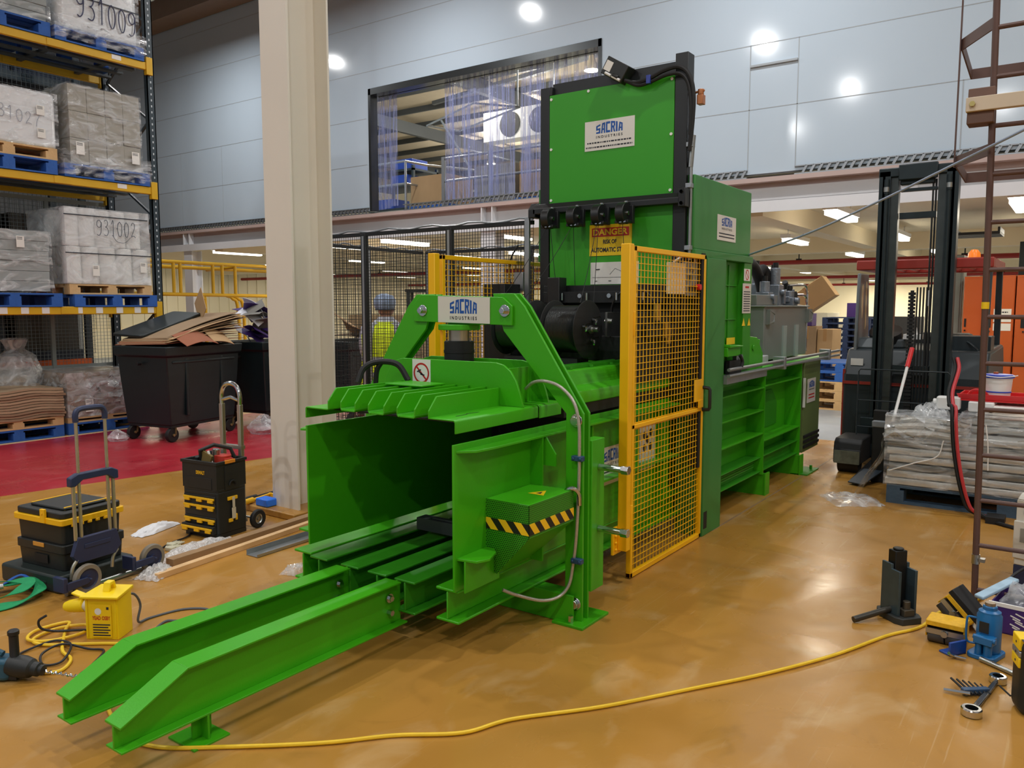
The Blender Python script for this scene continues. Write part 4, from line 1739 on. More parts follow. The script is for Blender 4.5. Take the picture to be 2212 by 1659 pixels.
guard_gate(2.11, 5.205, 'yellow wire mesh safety gate on the near side of the baling press', True)
guard_gate(3.53, 5.5, 'yellow wire mesh safety gate behind the baling press, partly hidden', False)

# ------------------------------------------------------------------ black mesh guard fence
FEN = mat('black_fence_wire', (30, 32, 34), 0.5)


def fence(name, label, p0, p1, z0, z1, posts, cell=(0.027, 0.0245), r=0.0015, rail=True):
    p0, p1 = Vector(p0), Vector(p1)
    d = p1 - p0
    L_ = d.length
    t = thing(name, label, 'fence', (p0.x, p0.y, 0), math.atan2(d.y, d.x), 'black mesh guard fence panels')
    for q in posts:
        m = MB()
        m.box(q - 0.03, q + 0.03, -0.02, 0.02, 0, z1 + 0.02)
        f_ = m.build('fence_post', BK, t, 0.003)
        m = MB()
        m.box(q - 0.012, q + 0.012, -0.0225, 0.0225, 0.02, z1)
        m.build('post_groove', GAL, f_)
    m = MB()
    n = int(L_ / cell[0])
    for i in range(n + 1):
        x = L_ * i / n
        m.box(x - r, x + r, -r, r, z0, z1)
    k = int((z1 - z0) / cell[1])
    for i in range(k + 1):
        z = z0 + (z1 - z0) * i / k
        m.box(0, L_, -r * 3, -r, z - r, z + r)
    m.build('wire_mesh', FEN, t, smooth=False)
    if rail:
        m = MB()
        m.box(0, L_, -0.015, 0.015, z1, z1 + 0.03)
        f_ = m.build('top_rail', BK, t)
        m = MB()
        m.tube([(L_ * i / 24, 0.0, z1 + 0.04 + 0.012 * math.sin(i * 1.7)) for i in range(25)], 0.008, 6)
        m.build('rail_cable', GAL, f_)
    return t


fence('guard_fence', 'tall black mesh fence panel between the white pillar and the press tower', (5.0, 3.36), (5.0, 6.3), 0.1, 2.20, (0.80, 1.76, 2.9))
fence('guard_fence', 'black mesh fence panel running back behind the press at the far side', (6.8, 3.4), (6.8, 6.0), 0.1, 2.17, (0.03, 1.2, 2.57), (0.05, 0.05), 0.002)
fence('guard_fence', 'black mesh fence panel joining the front and back fences beside the person', (5.03, 6.03), (6.77, 6.03), 0.1, 2.17, (0.9,), (0.05, 0.05), 0.002)
t = thing('fence_lock', 'grey switch box with trailing lead on the black fence by the tower', 'switch box', (5.0, 3.40, 1.75))
m = MB()
m.box(-0.05, -0.02, 0.02, 0.10, -0.04, 0.10)
m.box(-0.045, -0.02, -0.03, 0.01, -0.15, 0.5)
m.build('box_body', GAL, t, 0.003)
m = MB()
m.tube(spline([(-0.05, 0.06, 0.3), (-0.06, 0.12, 0.2), (-0.05, 0.14, 0.05), (-0.05, 0.1, -0.05)]), 0.007)
m.build('lead', RB, t)
# ------------------------------------------------------------------ pallets and pallet loads


def make_pallet(label, loc, wood, w=1.06, d=1.0, h=0.145, group=None, rz=0.0):
    t = thing('pallet', label, 'pallet', loc, rz, group)
    m = MB()
    n = 6
    for i in range(n):
        y = i * (d - 0.12) / (n - 1)
        m.box(0, w, y, y + 0.12, h - 0.02, h)
    for x in (0.0, w / 2 - 0.05, w - 0.10):
        m.box(x, x + 0.10, 0.0, d, h - 0.04, h - 0.0195)
    m.build('top_deck', wood, t)
    for x in (0.0, w / 2 - 0.065, w - 0.13):
        for y in (0.0, d / 2 - 0.07, d - 0.14):
            m = MB()
            m.box(x, x + 0.13, y, y + 0.14, 0.018, h - 0.04)
            m.build('block', wood, t)
    for y in (0.0, d / 2 - 0.07, d - 0.14):
        m = MB()
        m.box(0, w, y, y + 0.14, 0.0, 0.018)
        m.build('bottom_board', wood, t)
    return t


def wrinkled(x0, x1, y0, y1, z0, z1, amp=0.012, n=14, seed=1, r=0.05, top=True, flare=0.0):
    """closed film skirt round a load, pushed in and out so that it creases"""
    rnd = random.Random(seed)
    m = MB()
    per = []
    for i in range(n * 4):
        s, f = divmod(i, n)
        f = f / n
        if s == 0:
            p, q = (x0 + (x1 - x0) * f, y0), (0, -1)
        elif s == 1:
            p, q = (x1, y0 + (y1 - y0) * f), (1, 0)
        elif s == 2:
            p, q = (x1 - (x1 - x0) * f, y1), (0, 1)
        else:
            p, q = (x0, y1 - (y1 - y0) * f), (-1, 0)
        per.append((p, q))
    rows = []
    for k in range(n + 1):
        z = z0 + (z1 - z0) * k / n
        row = []
        fl = flare * (1 - k / n) ** 3
        for i, (p, q) in enumerate(per):
            o = rnd.uniform(-0.2, 1) * amp + fl
            row.append(m.v((p[0] + q[0] * o, p[1] + q[1] * o, z + (rnd.uniform(-1, 1) * amp * 1.5 if 0 < k < n else 0))))
        rows.append(row)
    N = len(per)
    for A, B in zip(rows, rows[1:]):
        for i in range(N):
            j = (i + 1) % N
            m.face([A[i], A[j], B[j], B[i]])
    if top:
        c = m.v(((x0 + x1) / 2, (y0 + y1) / 2, z1 + 0.01))
        for i in range(N):
            m.face([rows[-1][i], rows[-1][(i + 1) % N], c])
    return m


def paper(name, par, x, z, y, w=0.085, h=0.13, mt=None):
    m = MB()
    m.box(x, x + w, y - 0.002, y, z, z + h)
    o = m.build(name, mt or WHP, par)
    m = MB()
    for k in range(3):
        m.box(x + 0.008, x + w - 0.02, y - 0.0026, y - 0.002, z + h - 0.018 - k * 0.012, z + h - 0.013 - k * 0.012)
    m.build('small_print', DKT, o)
    return o


# handwriting strokes in a 1 x 1.6 box
HAND = {
    '9': [[(0.85, 1.25), (0.6, 1.5), (0.25, 1.4), (0.15, 1.05), (0.4, 0.8), (0.75, 0.9), (0.88, 1.3), (0.85, 0.8), (0.75, 0.3), (0.45, 0.02), (0.15, 0.1)]],
    '3': [[(0.2, 1.45), (0.6, 1.55), (0.8, 1.25), (0.6, 0.95), (0.4, 0.88), (0.7, 0.78), (0.85, 0.4), (0.6, 0.05), (0.15, 0.1)]],
    '1': [[(0.25, 1.2), (0.55, 1.55), (0.5, 0.0)]],
    '0': [[(0.5, 1.5), (0.2, 1.2), (0.15, 0.6), (0.35, 0.08), (0.65, 0.08), (0.85, 0.6), (0.8, 1.2), (0.5, 1.5)]],
    '2': [[(0.2, 1.2), (0.45, 1.5), (0.75, 1.35), (0.7, 0.9), (0.2, 0.1), (0.5, 0.18), (0.9, 0.05)]],
    '7': [[(0.15, 1.45), (0.85, 1.5), (0.5, 0.7), (0.4, 0.0)]],
}


def handwrite(s, par, x, y, z, w, h, r, mt=None, slope=0.0, gap=1.12):
    for i, ch in enumerate(s):
        m = MB()
        for st in HAND[ch]:
            pts = [(x + (i * gap + a) * w, y, z + b_ / 1.6 * h + slope * i) for a, b_ in st]
            m.tube(spline(pts, 5), r, 5)
        m.build('pen_mark', mt or DKT, par)


def make_load(label, loc, kind, w=1.0, d=0.95, h=0.8, seed=1, group='pallet loads on the rack', rz=0.0):
    t = thing('pallet_load', label, 'pallet load', loc, rz, group)
    rnd = random.Random(seed)
    if kind == 'cartons':
        nx, nz = 4, 3
        for k in range(nz):
            for i in range(nx):
                m = MB()
                a, b_ = i * w / nx, (i + 1) * w / nx
                m.box(a + 0.002, b_ - 0.002, rnd.uniform(0, 0.012), d, k * h / nz + 0.002, (k + 1) * h / nz - 0.002)
                m.build('carton', GREYB, t, 0.004)
        wrinkled(-0.006, w + 0.006, -0.006, d + 0.006, 0.0, h + 0.006, 0.012, 14, seed).build('stretch_film', FILM, t)
        return t
    if kind == 'white':
        m = MB()
        m.rbox(0, w, 0, d, 0, h, 0.09, 5)
        m.build('wrapped_stack', WRAPW, t, 0.03, seg=3)
        wrinkled(-0.004, w + 0.004, -0.004, d + 0.004, 0.0, h + 0.004, 0.010, 12, seed).build('stretch_film', FILM, t)
        return t
    if kind == 'rolls':
        RW = mat('white_film_rolls', (226, 226, 224), 0.35, noise=0.04)
        n = 5
        dx = w / n
        for k in range(2):
            for i in range(n if k == 0 else n):
                for j in range(2):
                    m = MB()
                    x = (i + 0.5) * dx * (1.0 if k == 0 else 0.92)
                    m.cyl((x, dx * 0.5 + j * 0.4, k * h / 2 + 0.002), (x, dx * 0.5 + j * 0.4, (k + 1) * h / 2 - 0.004), dx * 0.49 * (1.0 if k == 0 else 0.92), seg=18)
                    m.build('film_roll', RW, t, 0.012)
        wrinkled(-0.004, w * 0.99, -0.006, d, 0.0, h + 0.006, 0.010, 12, seed).build('stretch_film', FILMW, t)
        m = MB()
        for z in (h * 0.40, h * 0.90):
            m.box(-0.015, w * (1.01 if z < h / 2 else 0.97), -0.02, -0.014, z, z + 0.012)
        m.build('strap', DKT, t)
        return t
    if kind == 'sheets':
        for k in range(6):
            m = MB()
            m.box(rnd.uniform(0, 0.01), w - rnd.uniform(0, 0.02), rnd.uniform(0, 0.012), d, k * h / 6 + 0.001, (k + 1) * h / 6 - 0.003)
            m.build('sheet_bundle', mat('grey_sheet_bundle', (150, 156, 156), 0.6, noise=0.05), t, 0.003)
        wrinkled(-0.008, w + 0.008, -0.008, d + 0.008, -0.005, h + 0.004, 0.012, 14, seed, flare=0.03).build('stretch_film', FILM, t)
        return t
    if kind == 'brown':
        for k in range(4):
            for i in range(3):
                m = MB()
                m.box(i * w / 3 + 0.003, (i + 1) * w / 3 - 0.003, rnd.uniform(0, 0.015), d, k * h / 4 + 0.002, (k + 1) * h / 4 - 0.003)
                m.build('carton', CARDD, t, 0.005)
        wrinkled(-0.008, w + 0.008, -0.008, d + 0.008, 0.0, h + 0.01, 0.03, 12, seed).build('stretch_film', FILM2, t)
        return t


RKY = 10.1
# the rack itself
rack = thing('pallet_rack', 'tall pallet rack with dark uprights and yellow beams', 'rack', (6.05, RKY, 0))
ri = Matrix.Translation((-6.05, -RKY, 0))
for xr in (6.02, 3.1):
    for yy in (RKY - 0.02, RKY + 1.08):
        m = MB(ri)
        m.box(xr, xr + 0.10, yy, yy + 0.012, 0, 7.2)
        m.box(xr, xr + 0.012, yy, yy + 0.07, 0, 7.2)
        m.box(xr + 0.088, xr + 0.10, yy, yy + 0.07, 0, 7.2)
        u = m.build('upright', RKB, rack)
        m = MB(ri)
        for k in range(90):
            z = 0.15 + k * 0.076
            if xr > 5:
                m.box(xr + 0.042, xr + 0.058, yy - 0.0015, yy, z, z + 0.026)
        if xr > 5:
            m.build('upright_holes', mat('pale_slot_light', (196, 204, 210), 0.5), u)
    z = 0.3
    k = 0
    while z < 6.6:
        m = MB(ri)
        a, b_ = ((RKY + 0.04), (RKY + 1.05)) if k % 2 == 0 else ((RKY + 1.05), (RKY + 0.04))
        m.bar((xr + 0.05, a, z), (xr + 0.05, b_, z + 0.62), 0.03, 0.025)
        m.build('brace', RKB, rack)
        z += 0.62
        k += 1
for z in (1.50, 3.055, 4.635):
    for yy in (RKY - 0.045, RKY + 1.11):
        m = MB(ri)
        m.box(3.2, 6.02, yy, yy + 0.05, z, z + 0.09)
        m.box(3.2, 6.02, yy + 0.012, yy + 0.038, z - 0.004, z + 0.094)
        bm_ = m.build('beam', YR, rack, 0.004)
        m = MB(ri)
        m.box(6.0, 6.085, yy - 0.012, yy + 0.05, z - 0.06, z + 0.16)
        m.build('beam_end_plate', YR, bm_, 0.003)
        m = MB(ri)
        m.box(4.78, 4.98, yy - 0.006, yy, z + 0.005, z + 0.085)
        m.build('beam_joint', YR, bm_)
        if yy < RKY and z < 2:
            for x in (4.10, 4.33, 4.56, 4.95, 5.2, 5.46, 5.70, 5.88):
                m = MB(ri)
                m.box(x, x + 0.085, yy - 0.003, yy, z + 0.01, z + 0.085)
                m.build('location_label', WHP, bm_)
        elif yy < RKY:
            m = MB(ri)
            m.box(5.55, 5.67, yy - 0.003, yy, z + 0.03, z + 0.085)
            m.build('location_label', WHP, bm_)
    m = MB(ri)
    for k in range(4):
        x = 3.5 + k * 0.72
        m.box(x, x + 0.06, RKY, RKY + 1.11, z + 0.055, z + 0.085)
    for k in range(3):
        m.box(3.3, 6.0, RKY + 0.2 + k * 0.3, RKY + 0.3 + k * 0.3, z + 0.03, z + 0.054)
    m.build('deck_support', mat('dark_deck_support', (70, 76, 78), 0.6, noise=0.2), rack)
# wire mesh at the back of the bottom bay
m = MB(ri)
for k in range(60):
    x = 3.2 + k * 0.048
    m.box(x, x + 0.004, 11.295, 11.299, 0.80, 3.0)
for k in range(46):
    z = 0.8 + k * 0.048
    m.box(3.2, 6.05, 11.29, 11.294, z, z + 0.004)
m.build('back_mesh', mat('grey_mesh_wire', (130, 140, 142), 0.5), rack, smooth=False)
m = MB(ri)
m.box(3.2, 6.05, 11.285, 11.32, 0.75, 0.80)
m.box(5.22, 5.27, 11.28, 11.32, 0.0, 3.0)
m.box(3.2, 6.05, 11.285, 11.32, 2.98, 3.03)
m.build('mesh_frame', mat('grey_mesh_frame', (150, 158, 156), 0.5), rack)

# loads
G1, G2 = 'pallets on the rack', 'pallets on the floor under the rack'
make_pallet('blue pallet on the middle shelf under the handwritten white rolls', (4.94, RKY - 0.06, 1.592), PB, 1.07, 1.0, 0.15, G1)
make_pallet('bare wooden pallet between the blue pallet and the white rolls', (4.90, RKY - 0.03, 1.744), WD, 1.06, 1.0, 0.125, G1)
t = make_load('wrapped white rolls with handwritten 931002 on the middle shelf', (4.88, RKY - 0.03, 1.871), 'rolls', 1.08, 0.95, 0.92, 3)
INK = mat('grey_pen_ink', (76, 84, 96), 0.6)
handwrite('931002', t, 0.36, -0.035, 0.60, 0.078, 0.20, 0.004, INK)
m = MB()
for a in (0.63, 0.72):
    m.cyl((a, -0.037, 0.70), (a, -0.033, 0.70), 0.008, seg=8)
m.tube(spline([(0.56, -0.035, 0.62), (0.62, -0.035, 0.54), (0.72, -0.035, 0.53), (0.80, -0.035, 0.60)], 5), 0.003, 5)
m.build('pen_mark', INK, t)
paper('label_sheet', t, 0.30, 0.10, -0.024)
paper('label_sheet', t, 0.92, 0.16, -0.024)
make_pallet('blue pallet on the middle shelf under the grey sheet bundles', (3.74, RKY - 0.06, 1.592), PB, 1.06, 1.0, 0.16, G1)
t = make_load('film wrapped grey flat sheets on the middle shelf', (3.70, RKY - 0.02, 1.775), 'sheets', 1.0, 0.95, 0.70, 5)
paper('label_sheet', t, 0.62, 0.50, -0.03)
make_pallet('blue pallet wrapped in film under the grey cartons on the second shelf', (4.90, RKY - 0.06, 3.150), PB, 1.08, 1.0, 0.16, G1)
t = make_load('stack of grey cartons wrapped in film on the second shelf', (5.0, RKY - 0.02, 3.312), 'cartons', 0.90, 0.95, 0.95, 9)
paper('label_sheet', t, 0.06, 0.12, -0.02, 0.10, 0.15)
paper('label_sheet', t, 0.76, 0.10, -0.02, 0.10, 0.15)
m = wrinkled(-0.12, 0.99, -0.065, 0.96, -0.14, 0.16, 0.02, 12, 21, top=False)
m.build('stretch_film', FILM, t)
make_pallet('blue pallet under the wooden pallet of the white wrapped load', (3.76, RKY - 0.06, 3.150), PB, 1.06, 1.0, 0.165, G1)
make_pallet('wooden pallet under the white wrapped load on the second shelf', (3.77, RKY - 0.05, 3.317), WD, 1.06, 1.0, 0.135, G1)
t = make_load('white wrapped load with pencilled 31027 on the second shelf', (3.86, RKY - 0.03, 3.454), 'white', 1.0, 0.95, 0.63, 12)
handwrite('31027', t, 0.34, -0.017, 0.27, 0.085, 0.15, 0.003, mat('faint_pencil', (140, 146, 160), 0.6), -0.012)
for z in (0.36, 0.10):
    paper('label_sheet', t, 0.76, z, -0.018, 0.09, 0.11)
make_pallet('blue pallet under the load numbered 931009 on the top shelf', (4.87, RKY - 0.06, 4.728), PB, 1.10, 1.0, 0.16, G1)
t = make_load('white wrapped load with bold handwritten 931009 on the top shelf', (4.93, RKY - 0.03, 4.89), 'white', 1.0, 0.95, 0.95, 15)
handwrite('931009', t, 0.20, -0.02, 0.17, 0.115, 0.30, 0.007, mat('dark_marker', (58, 62, 92), 0.6), -0.012)
m = wrinkled(-0.065, 1.05, -0.065, 0.96, -0.13, 0.13, 0.02, 12, 31, top=False)
m.build('stretch_film', FILM, t)
m = MB()
m.box(-0.004, 1.004, -0.016, -0.012, 0.40, 0.412)
m.build('strap', DKT, t)
make_pallet('blue pallet at the frame edge on the top shelf', (3.75, RKY - 0.06, 4.728), PB, 1.07, 1.0, 0.16, G1)
t = make_load('low film covered load on the top shelf at the edge of view', (3.76, RKY - 0.03, 4.89), 'sheets', 1.05, 0.95, 0.55, 17)
paper('label_sheet', t, 0.78, 0.20, -0.04, 0.10, 0.12)
# on the floor
make_pallet('blue pallet on the floor under the wooden pallet of cardboard sheets', (3.78, 10.22, 0.0), PB, 1.04, 1.0, 0.14, G2)
make_pallet('wooden pallet under the wavy stack of cardboard sheets', (3.78, 10.22, 0.142), WD, 1.04, 1.0, 0.11, G2)
t = thing('cardboard_stack', 'wavy stack of flat brown cardboard sheets under the rack', 'cardboard', (3.76, 10.20, 0.254))
for k in range(11):
    m = MB()
    rnd = random.Random(k)
    n = 12
    ph = 0.0 + 0.12 * k
    w = 1.08 - rnd.uniform(0, 0.03)
    x0 = rnd.uniform(-0.01, 0.02)
    lo = [(x0 + w * i / n, 0.033 * k + 0.012 * math.sin(ph + i * 0.85)) for i in range(n + 1)]
    m.prism(lo + [(a, z + 0.026) for a, z in lo[::-1]], 'y', rnd.uniform(0, 0.02), 0.95)
    m.build('cardboard_sheet', mat('sheet_card', random.choice([(172, 146, 116), (156, 130, 102), (184, 158, 126)]), 0.85, noise=0.06), t)
make_pallet('blue pallet on the floor under the film wrapped brown cartons', (4.87, 10.22, 0.0), PB, 1.06, 1.0, 0.14, G2)
make_pallet('wooden pallet under the film wrapped brown cartons beside the bin', (4.88, 10.24, 0.142), WD, 1.04, 0.98, 0.065, G2)
t = make_load('brown cartons under loose crumpled film on the floor below the rack', (4.89, 10.25, 0.209), 'brown', 1.0, 0.95, 0.55, 19, None)
paper('label_sheet', t, 0.20, 0.06, -0.04, 0.10, 0.16)
m = wrinkled(0.25, 1.02, -0.035, 0.5, 0.16, 0.48, 0.045, 10, 41, top=False)
m.build('loose_film', FILM2, t)
t = thing('plastic_bag', 'tall clear plastic bag standing behind the cardboard stack', 'bag', (4.62, 10.95, 0.0))
m = MB()
m.lathe([(0.0, 0.25), (0.22, 0.25), (0.27, 0.5), (0.27, 0.8), (0.20, 0.98), (0.08, 1.06), (0.14, 1.18), (0.10, 1.2)], seg=14)
for v in m.bm.verts:
    v.co.x += random.uniform(-0.03, 0.03)
    v.co.y += random.uniform(-0.02, 0.02)
m.build('bag_film', FILM2, t)
m = MB()
m.box(-0.2, 0.2, -0.16, 0.16, 0.0, 0.62)
m.build('carton', CARDD, t)
# second rack behind; its goods and pallets have shade put into their colours
t = thing('pallet_rack', 'dark blue rack standing behind the mesh of the front rack', 'rack', (3.6, 12.2, 0))
for x in (0.2, 2.55, -1.5):
    for yy in (0, 0.9):
        m = MB()
        m.box(x, x + 0.09, yy, yy + 0.07, 0, 7.0)
        m.build('upright', RKB, t)
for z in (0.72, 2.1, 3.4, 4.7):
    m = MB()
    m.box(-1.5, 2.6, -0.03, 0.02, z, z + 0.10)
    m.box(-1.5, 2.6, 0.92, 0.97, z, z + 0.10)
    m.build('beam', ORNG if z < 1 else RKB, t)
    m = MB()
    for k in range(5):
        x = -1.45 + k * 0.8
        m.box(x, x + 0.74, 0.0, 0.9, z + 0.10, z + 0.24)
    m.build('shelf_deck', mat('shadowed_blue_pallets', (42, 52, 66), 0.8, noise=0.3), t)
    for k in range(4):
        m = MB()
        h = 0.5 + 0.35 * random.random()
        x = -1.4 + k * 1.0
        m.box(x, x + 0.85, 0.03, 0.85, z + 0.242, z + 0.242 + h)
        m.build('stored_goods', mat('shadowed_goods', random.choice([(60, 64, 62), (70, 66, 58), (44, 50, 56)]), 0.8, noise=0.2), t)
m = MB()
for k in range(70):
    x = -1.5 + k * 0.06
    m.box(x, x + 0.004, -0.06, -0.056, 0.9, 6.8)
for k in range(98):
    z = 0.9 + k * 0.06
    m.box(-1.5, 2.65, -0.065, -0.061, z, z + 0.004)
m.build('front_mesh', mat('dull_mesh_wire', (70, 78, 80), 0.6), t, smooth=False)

# ------------------------------------------------------------------ wheeled bins


def wheel_bin(label, loc, rz, w=1.2, d=0.82, h=1.13):
    t = thing('waste_bin', label, 'bin', loc, rz, 'large wheeled bins')
    m = MB()
    zb = 0.20
    # tapered shell, open at the top, with a rim
    def rect(k, z, g=0.0):
        a, b_ = w / 2 * k + g, d / 2 * k + g
        return [(-a, -b_, z), (a, -b_, z), (a, b_, z), (-a, b_, z)]
    lv = [rect(0.86, zb), rect(0.94, 0.75), rect(0.97, h - 0.12), rect(1.0, h - 0.11, 0.01), rect(1.0, h, 0.02), rect(0.97, h, -0.02), rect(0.90, 0.6, -0.03)]
    vs = [[m.v(p) for p in r] for r in lv]
    m.face(vs[0][::-1])
    for A, B in zip(vs, vs[1:]):
        for i in range(4):
            j = (i + 1) % 4
            m.face([A[i], A[j], B[j], B[i]])
    m.face(vs[-1])
    m.build('bin_body', BIN, t, 0.02, seg=3)
    m = MB()
    for x in (-0.28, 0.28):
        m.box(x - 0.02, x + 0.02, -d / 2 * 0.965 - 0.005, -d / 2 * 0.9, 0.30, h - 0.14)
    m.box(-0.5, 0.5, -d / 2 * 0.99, -d / 2 * 0.93, h - 0.2, h - 0.17)
    m.build('bin_ribs', BIN, t, 0.008)
    m = MB()
    m.box(-w / 2 * 0.84, w / 2 * 0.84, -d / 2 * 0.84, d / 2 * 0.84, zb - 0.03, zb)
    m.build('chassis', BKD, t)
    for x in (-w / 2 * 0.78, w / 2 * 0.78):
        for y in (-d / 2 * 0.76, d / 2 * 0.76):
            m = MB()
            m.cyl((x, y - 0.025, 0.085), (x, y + 0.025, 0.085), 0.085, seg=20)
            wl = m.build('wheel', RB, t, 0.006)
            m = MB()
            m.bar((x + 0.02, y - 0.035, 0.085), (x + 0.03, y - 0.035, 0.175), 0.03, 0.005)
            m.bar((x + 0.02, y + 0.035, 0.085), (x + 0.03, y + 0.035, 0.175), 0.03, 0.005)
            m.cyl((x, y - 0.04, 0.085), (x, y + 0.04, 0.085), 0.016, seg=10)
            m.build('wheel_fork', mat('brass_zinc_fork', (150, 130, 90), 0.4, 0.6), wl)
    for s in (-1, 1):
        m = MB()
        m.cyl((s * (w / 2), 0, h - 0.2), (s * (w / 2 + 0.05), 0, h - 0.2), 0.02, seg=10)
        m.build('lifting_pin', BKD, t)
    return t


def slab(par_name, label, c, w, d, yaw, pitch, roll, mt, th=0.006, group=None, fold=0.0, cat='cardboard'):
    """one sheet of flattened cardboard, slightly bowed"""
    M = Matrix.Translation(c) @ Matrix.Rotation(yaw, 4, 'Z') @ Matrix.Rotation(pitch, 4, 'Y') @ Matrix.Rotation(roll, 4, 'X')
    m = MB(M)
    n = 8
    prof = [(-w / 2 + w * i / n, fold * math.sin(PI * i / n)) for i in range(n + 1)]
    m.prism(prof + [(a, z + th) for a, z in prof[::-1]], 'y', -d / 2, d / 2)
    o = m.build(par_name, mt)
    return tag(o, label, cat, group)


B1 = (5.72, 9.10, 0.0)
wheel_bin('dark wheeled bin heaped with flattened cardboard beside the rack', B1, 0.2)
wheel_bin('dark wheeled bin with purple packaging waste beside the white pillar', (7.20, 9.22, 0), 0.15)
wheel_bin('dark wheeled bin seen through the fence beside the person', (7.95, 8.35, 0), 0.1)
GC = 'flattened cardboard sheets heaped in the bin'
rnd = random.Random(5)
cols = [CARDR, CARDD, CARDR, CARD, CARDR, CARDD, CARD, CARDD, CARDD, CARD, CARDD, CARDD]
for k in range(12):
    pit = 0.02 + 0.021 * k
    wid = 1.30 - 0.04 * ((k * 5) % 4)
    cx = -0.60 + wid / 2 * math.cos(pit) + 0.01 * k
    off = rnd.uniform(-0.03, 0.03)
    slab('cardboard_sheet', 'flattened cardboard sheet lying in the heap on the wheeled bin', (B1[0] + cx * 0.98 - off * 0.2, B1[1] + cx * 0.2 + off, 1.150 + wid / 2 * math.sin(pit) + 0.006 * k),
         wid, 0.80 - 0.05 * (k % 3), 0.2 + rnd.uniform(-0.03, 0.03), -pit, -0.03, cols[k], 0.006, GC, 0.012 + 0.012 * (k % 2))
slab('cardboard_flap', 'red brown cardboard flap hanging over the front rim of the heaped bin', (5.62, 8.61, 1.20), 0.5, 0.26, 0.22, -0.02, 0.5, CARDR, 0.006, None, 0.05)
slab('cardboard_flap', 'tan cardboard flap drooping over the right part of the heaped bin', (6.0, 8.72, 1.22), 0.34, 0.26, 0.2, 0.15, 0.6, CARD, 0.006, None, 0.02)
o = slab('cardboard_corner', 'pointed cardboard corner sticking up above the heap in the bin', (6.12, 9.25, 1.60), 0.34, 0.34, 0.95, 0.0, 1.25, CARD, 0.007)
o.data.transform(Matrix.Translation((6.12, 9.25, 1.60)) @ Matrix.Rotation(0.75, 4, Vector((-0.6, 0.8, 0.3))) @ Matrix.Translation((-6.12, -9.25, -1.60)))
m = MB(Matrix.Translation(Vector(B1) + Vector((-0.06, 0.26, 1.31))) @ Matrix.Rotation(0.2, 4, 'Z') @ Matrix.Rotation(-0.268, 4, 'Y') @ Matrix.Rotation(0.04, 4, 'X'))
m.rbox(-0.50, 0.50, -0.20, 0.30, 0.055, 0.085, 0.05)
o = m.build('bin_lid', BIN, None, 0.008)
tag(o, 'dark bin lid resting on top of the heap of cardboard', 'lid')
# purple packaging waste
PW = mat('white_packaging', (216, 218, 226), 0.5, noise=0.05)
rnd = random.Random(11)
for k in range(16):
    mt = [PURP, PURP, PW, mat('grey_packaging', (120, 118, 112), 0.7)][k % 4]
    c = (6.95 + rnd.uniform(-0.28, 0.35), 9.08 + rnd.uniform(-0.16, 0.22), 1.14 + 0.028 * k + rnd.uniform(0, 0.03))
    slab('packaging_waste', 'crumpled purple and white packaging piled in the second bin', c, 0.34, 0.24, rnd.uniform(0, 3), rnd.uniform(-0.7, 0.7), rnd.uniform(-0.7, 0.7), mt, 0.005, 'packaging waste in the second bin', 0.04, 'waste')
slab('cardboard_sheet', 'folded brown carton leaning in the bin behind the fence', (7.72, 8.22, 1.30), 0.55, 0.5, 0.3, 0.5, 0.5, CARD, 0.01, None, 0.05)
slab('cardboard_sheet', 'flat carton lying across the bin behind the fence', (8.1, 8.35, 1.18), 0.7, 0.6, 0.3, 0.05, -0.05, CARDD, 0.01, None, 0.03)
# plastic bags on the floor by the bins
for k, (x, y, r, lb) in enumerate(((5.02, 9.35, 0.10, 'scrap of white film under the wheeled bin'), (6.42, 8.42, 0.17, 'crumpled clear bag on the red floor behind the chrome handle'), (6.80, 8.3, 0.20, 'crumpled clear bag on the red floor beside the pillar'))):
    m = MB()
    m.lathe([(0.0, 0.0), (r, 0.0), (r * 1.25, r * 0.4), (r * 0.9, r * 0.9), (r * 0.35, r * 1.2), (0, r * 1.35)], (0, 0, 0), seg=16)
    for v in m.bm.verts:
        if v.co.z > 0.001:
            v.co += Vector((random.uniform(-1, 1), random.uniform(-1, 1), random.uniform(-0.6, 0.6))) * r * 0.16
    o = m.build('plastic_bag', FILM2)
    o.location = (x, y, 0)
    tag(o, lb, 'bag')

# ------------------------------------------------------------------ yellow guard rails behind the bins
rl = thing('guard_rail', 'yellow tubular guard rail frame behind the bins', 'guard rail', (8.6, 13.2, 0))
m = MB()
for z, y in ((2.37, 0.0), (2.30, 0.35), (1.80, 0.0)):
    m.tube([(-2.2, y, z + 0.02), (2.4, y, z - 0.01)], 0.033, 10)
m.build('long_rail', YR, rl)
for x in (-0.37, -0.24, 0.42, 0.62, 0.90):
    m = MB()
    m.tube([(x, 0.0, 2.36), (x, 0, 1.80)], 0.03, 8)
    m.build('rail_post', YR, rl)
m = MB()
m.tube(spline([(0.1, 0, 1.79), (0.2, 0, 1.74), (0.24, 0, 1.62), (0.24, 0, 0.0)], 6), 0.033, 10)
m.build('bent_leg', YR, rl)
for x in (0.86, 0.98):
    m = MB()
    m.tube(spline([(x - 0.14, 0.02, 1.79), (x - 0.02, 0.02, 1.74), (x + 0.1, 0.02, 1.5), (x + 0.12, 0.02, 0.0)], 6), 0.03, 10)
    m.build('bent_leg', YR, rl)
m = MB()
m.tube([(0.9, 0, 2.33), (0.9, 0.9, 2.30)], 0.03, 8)
m.tube([(0.0, 0.35, 2.30), (0.0, 0.35, 2.1)], 0.025, 8)
m.build('cross_rail', YR, rl)
for x in (-2.15, 2.35):
    m = MB()
    m.tube([(x, 0, 2.36), (x, 0, 0.0)], 0.033, 8)
    m.build('rail_post', YR, rl)

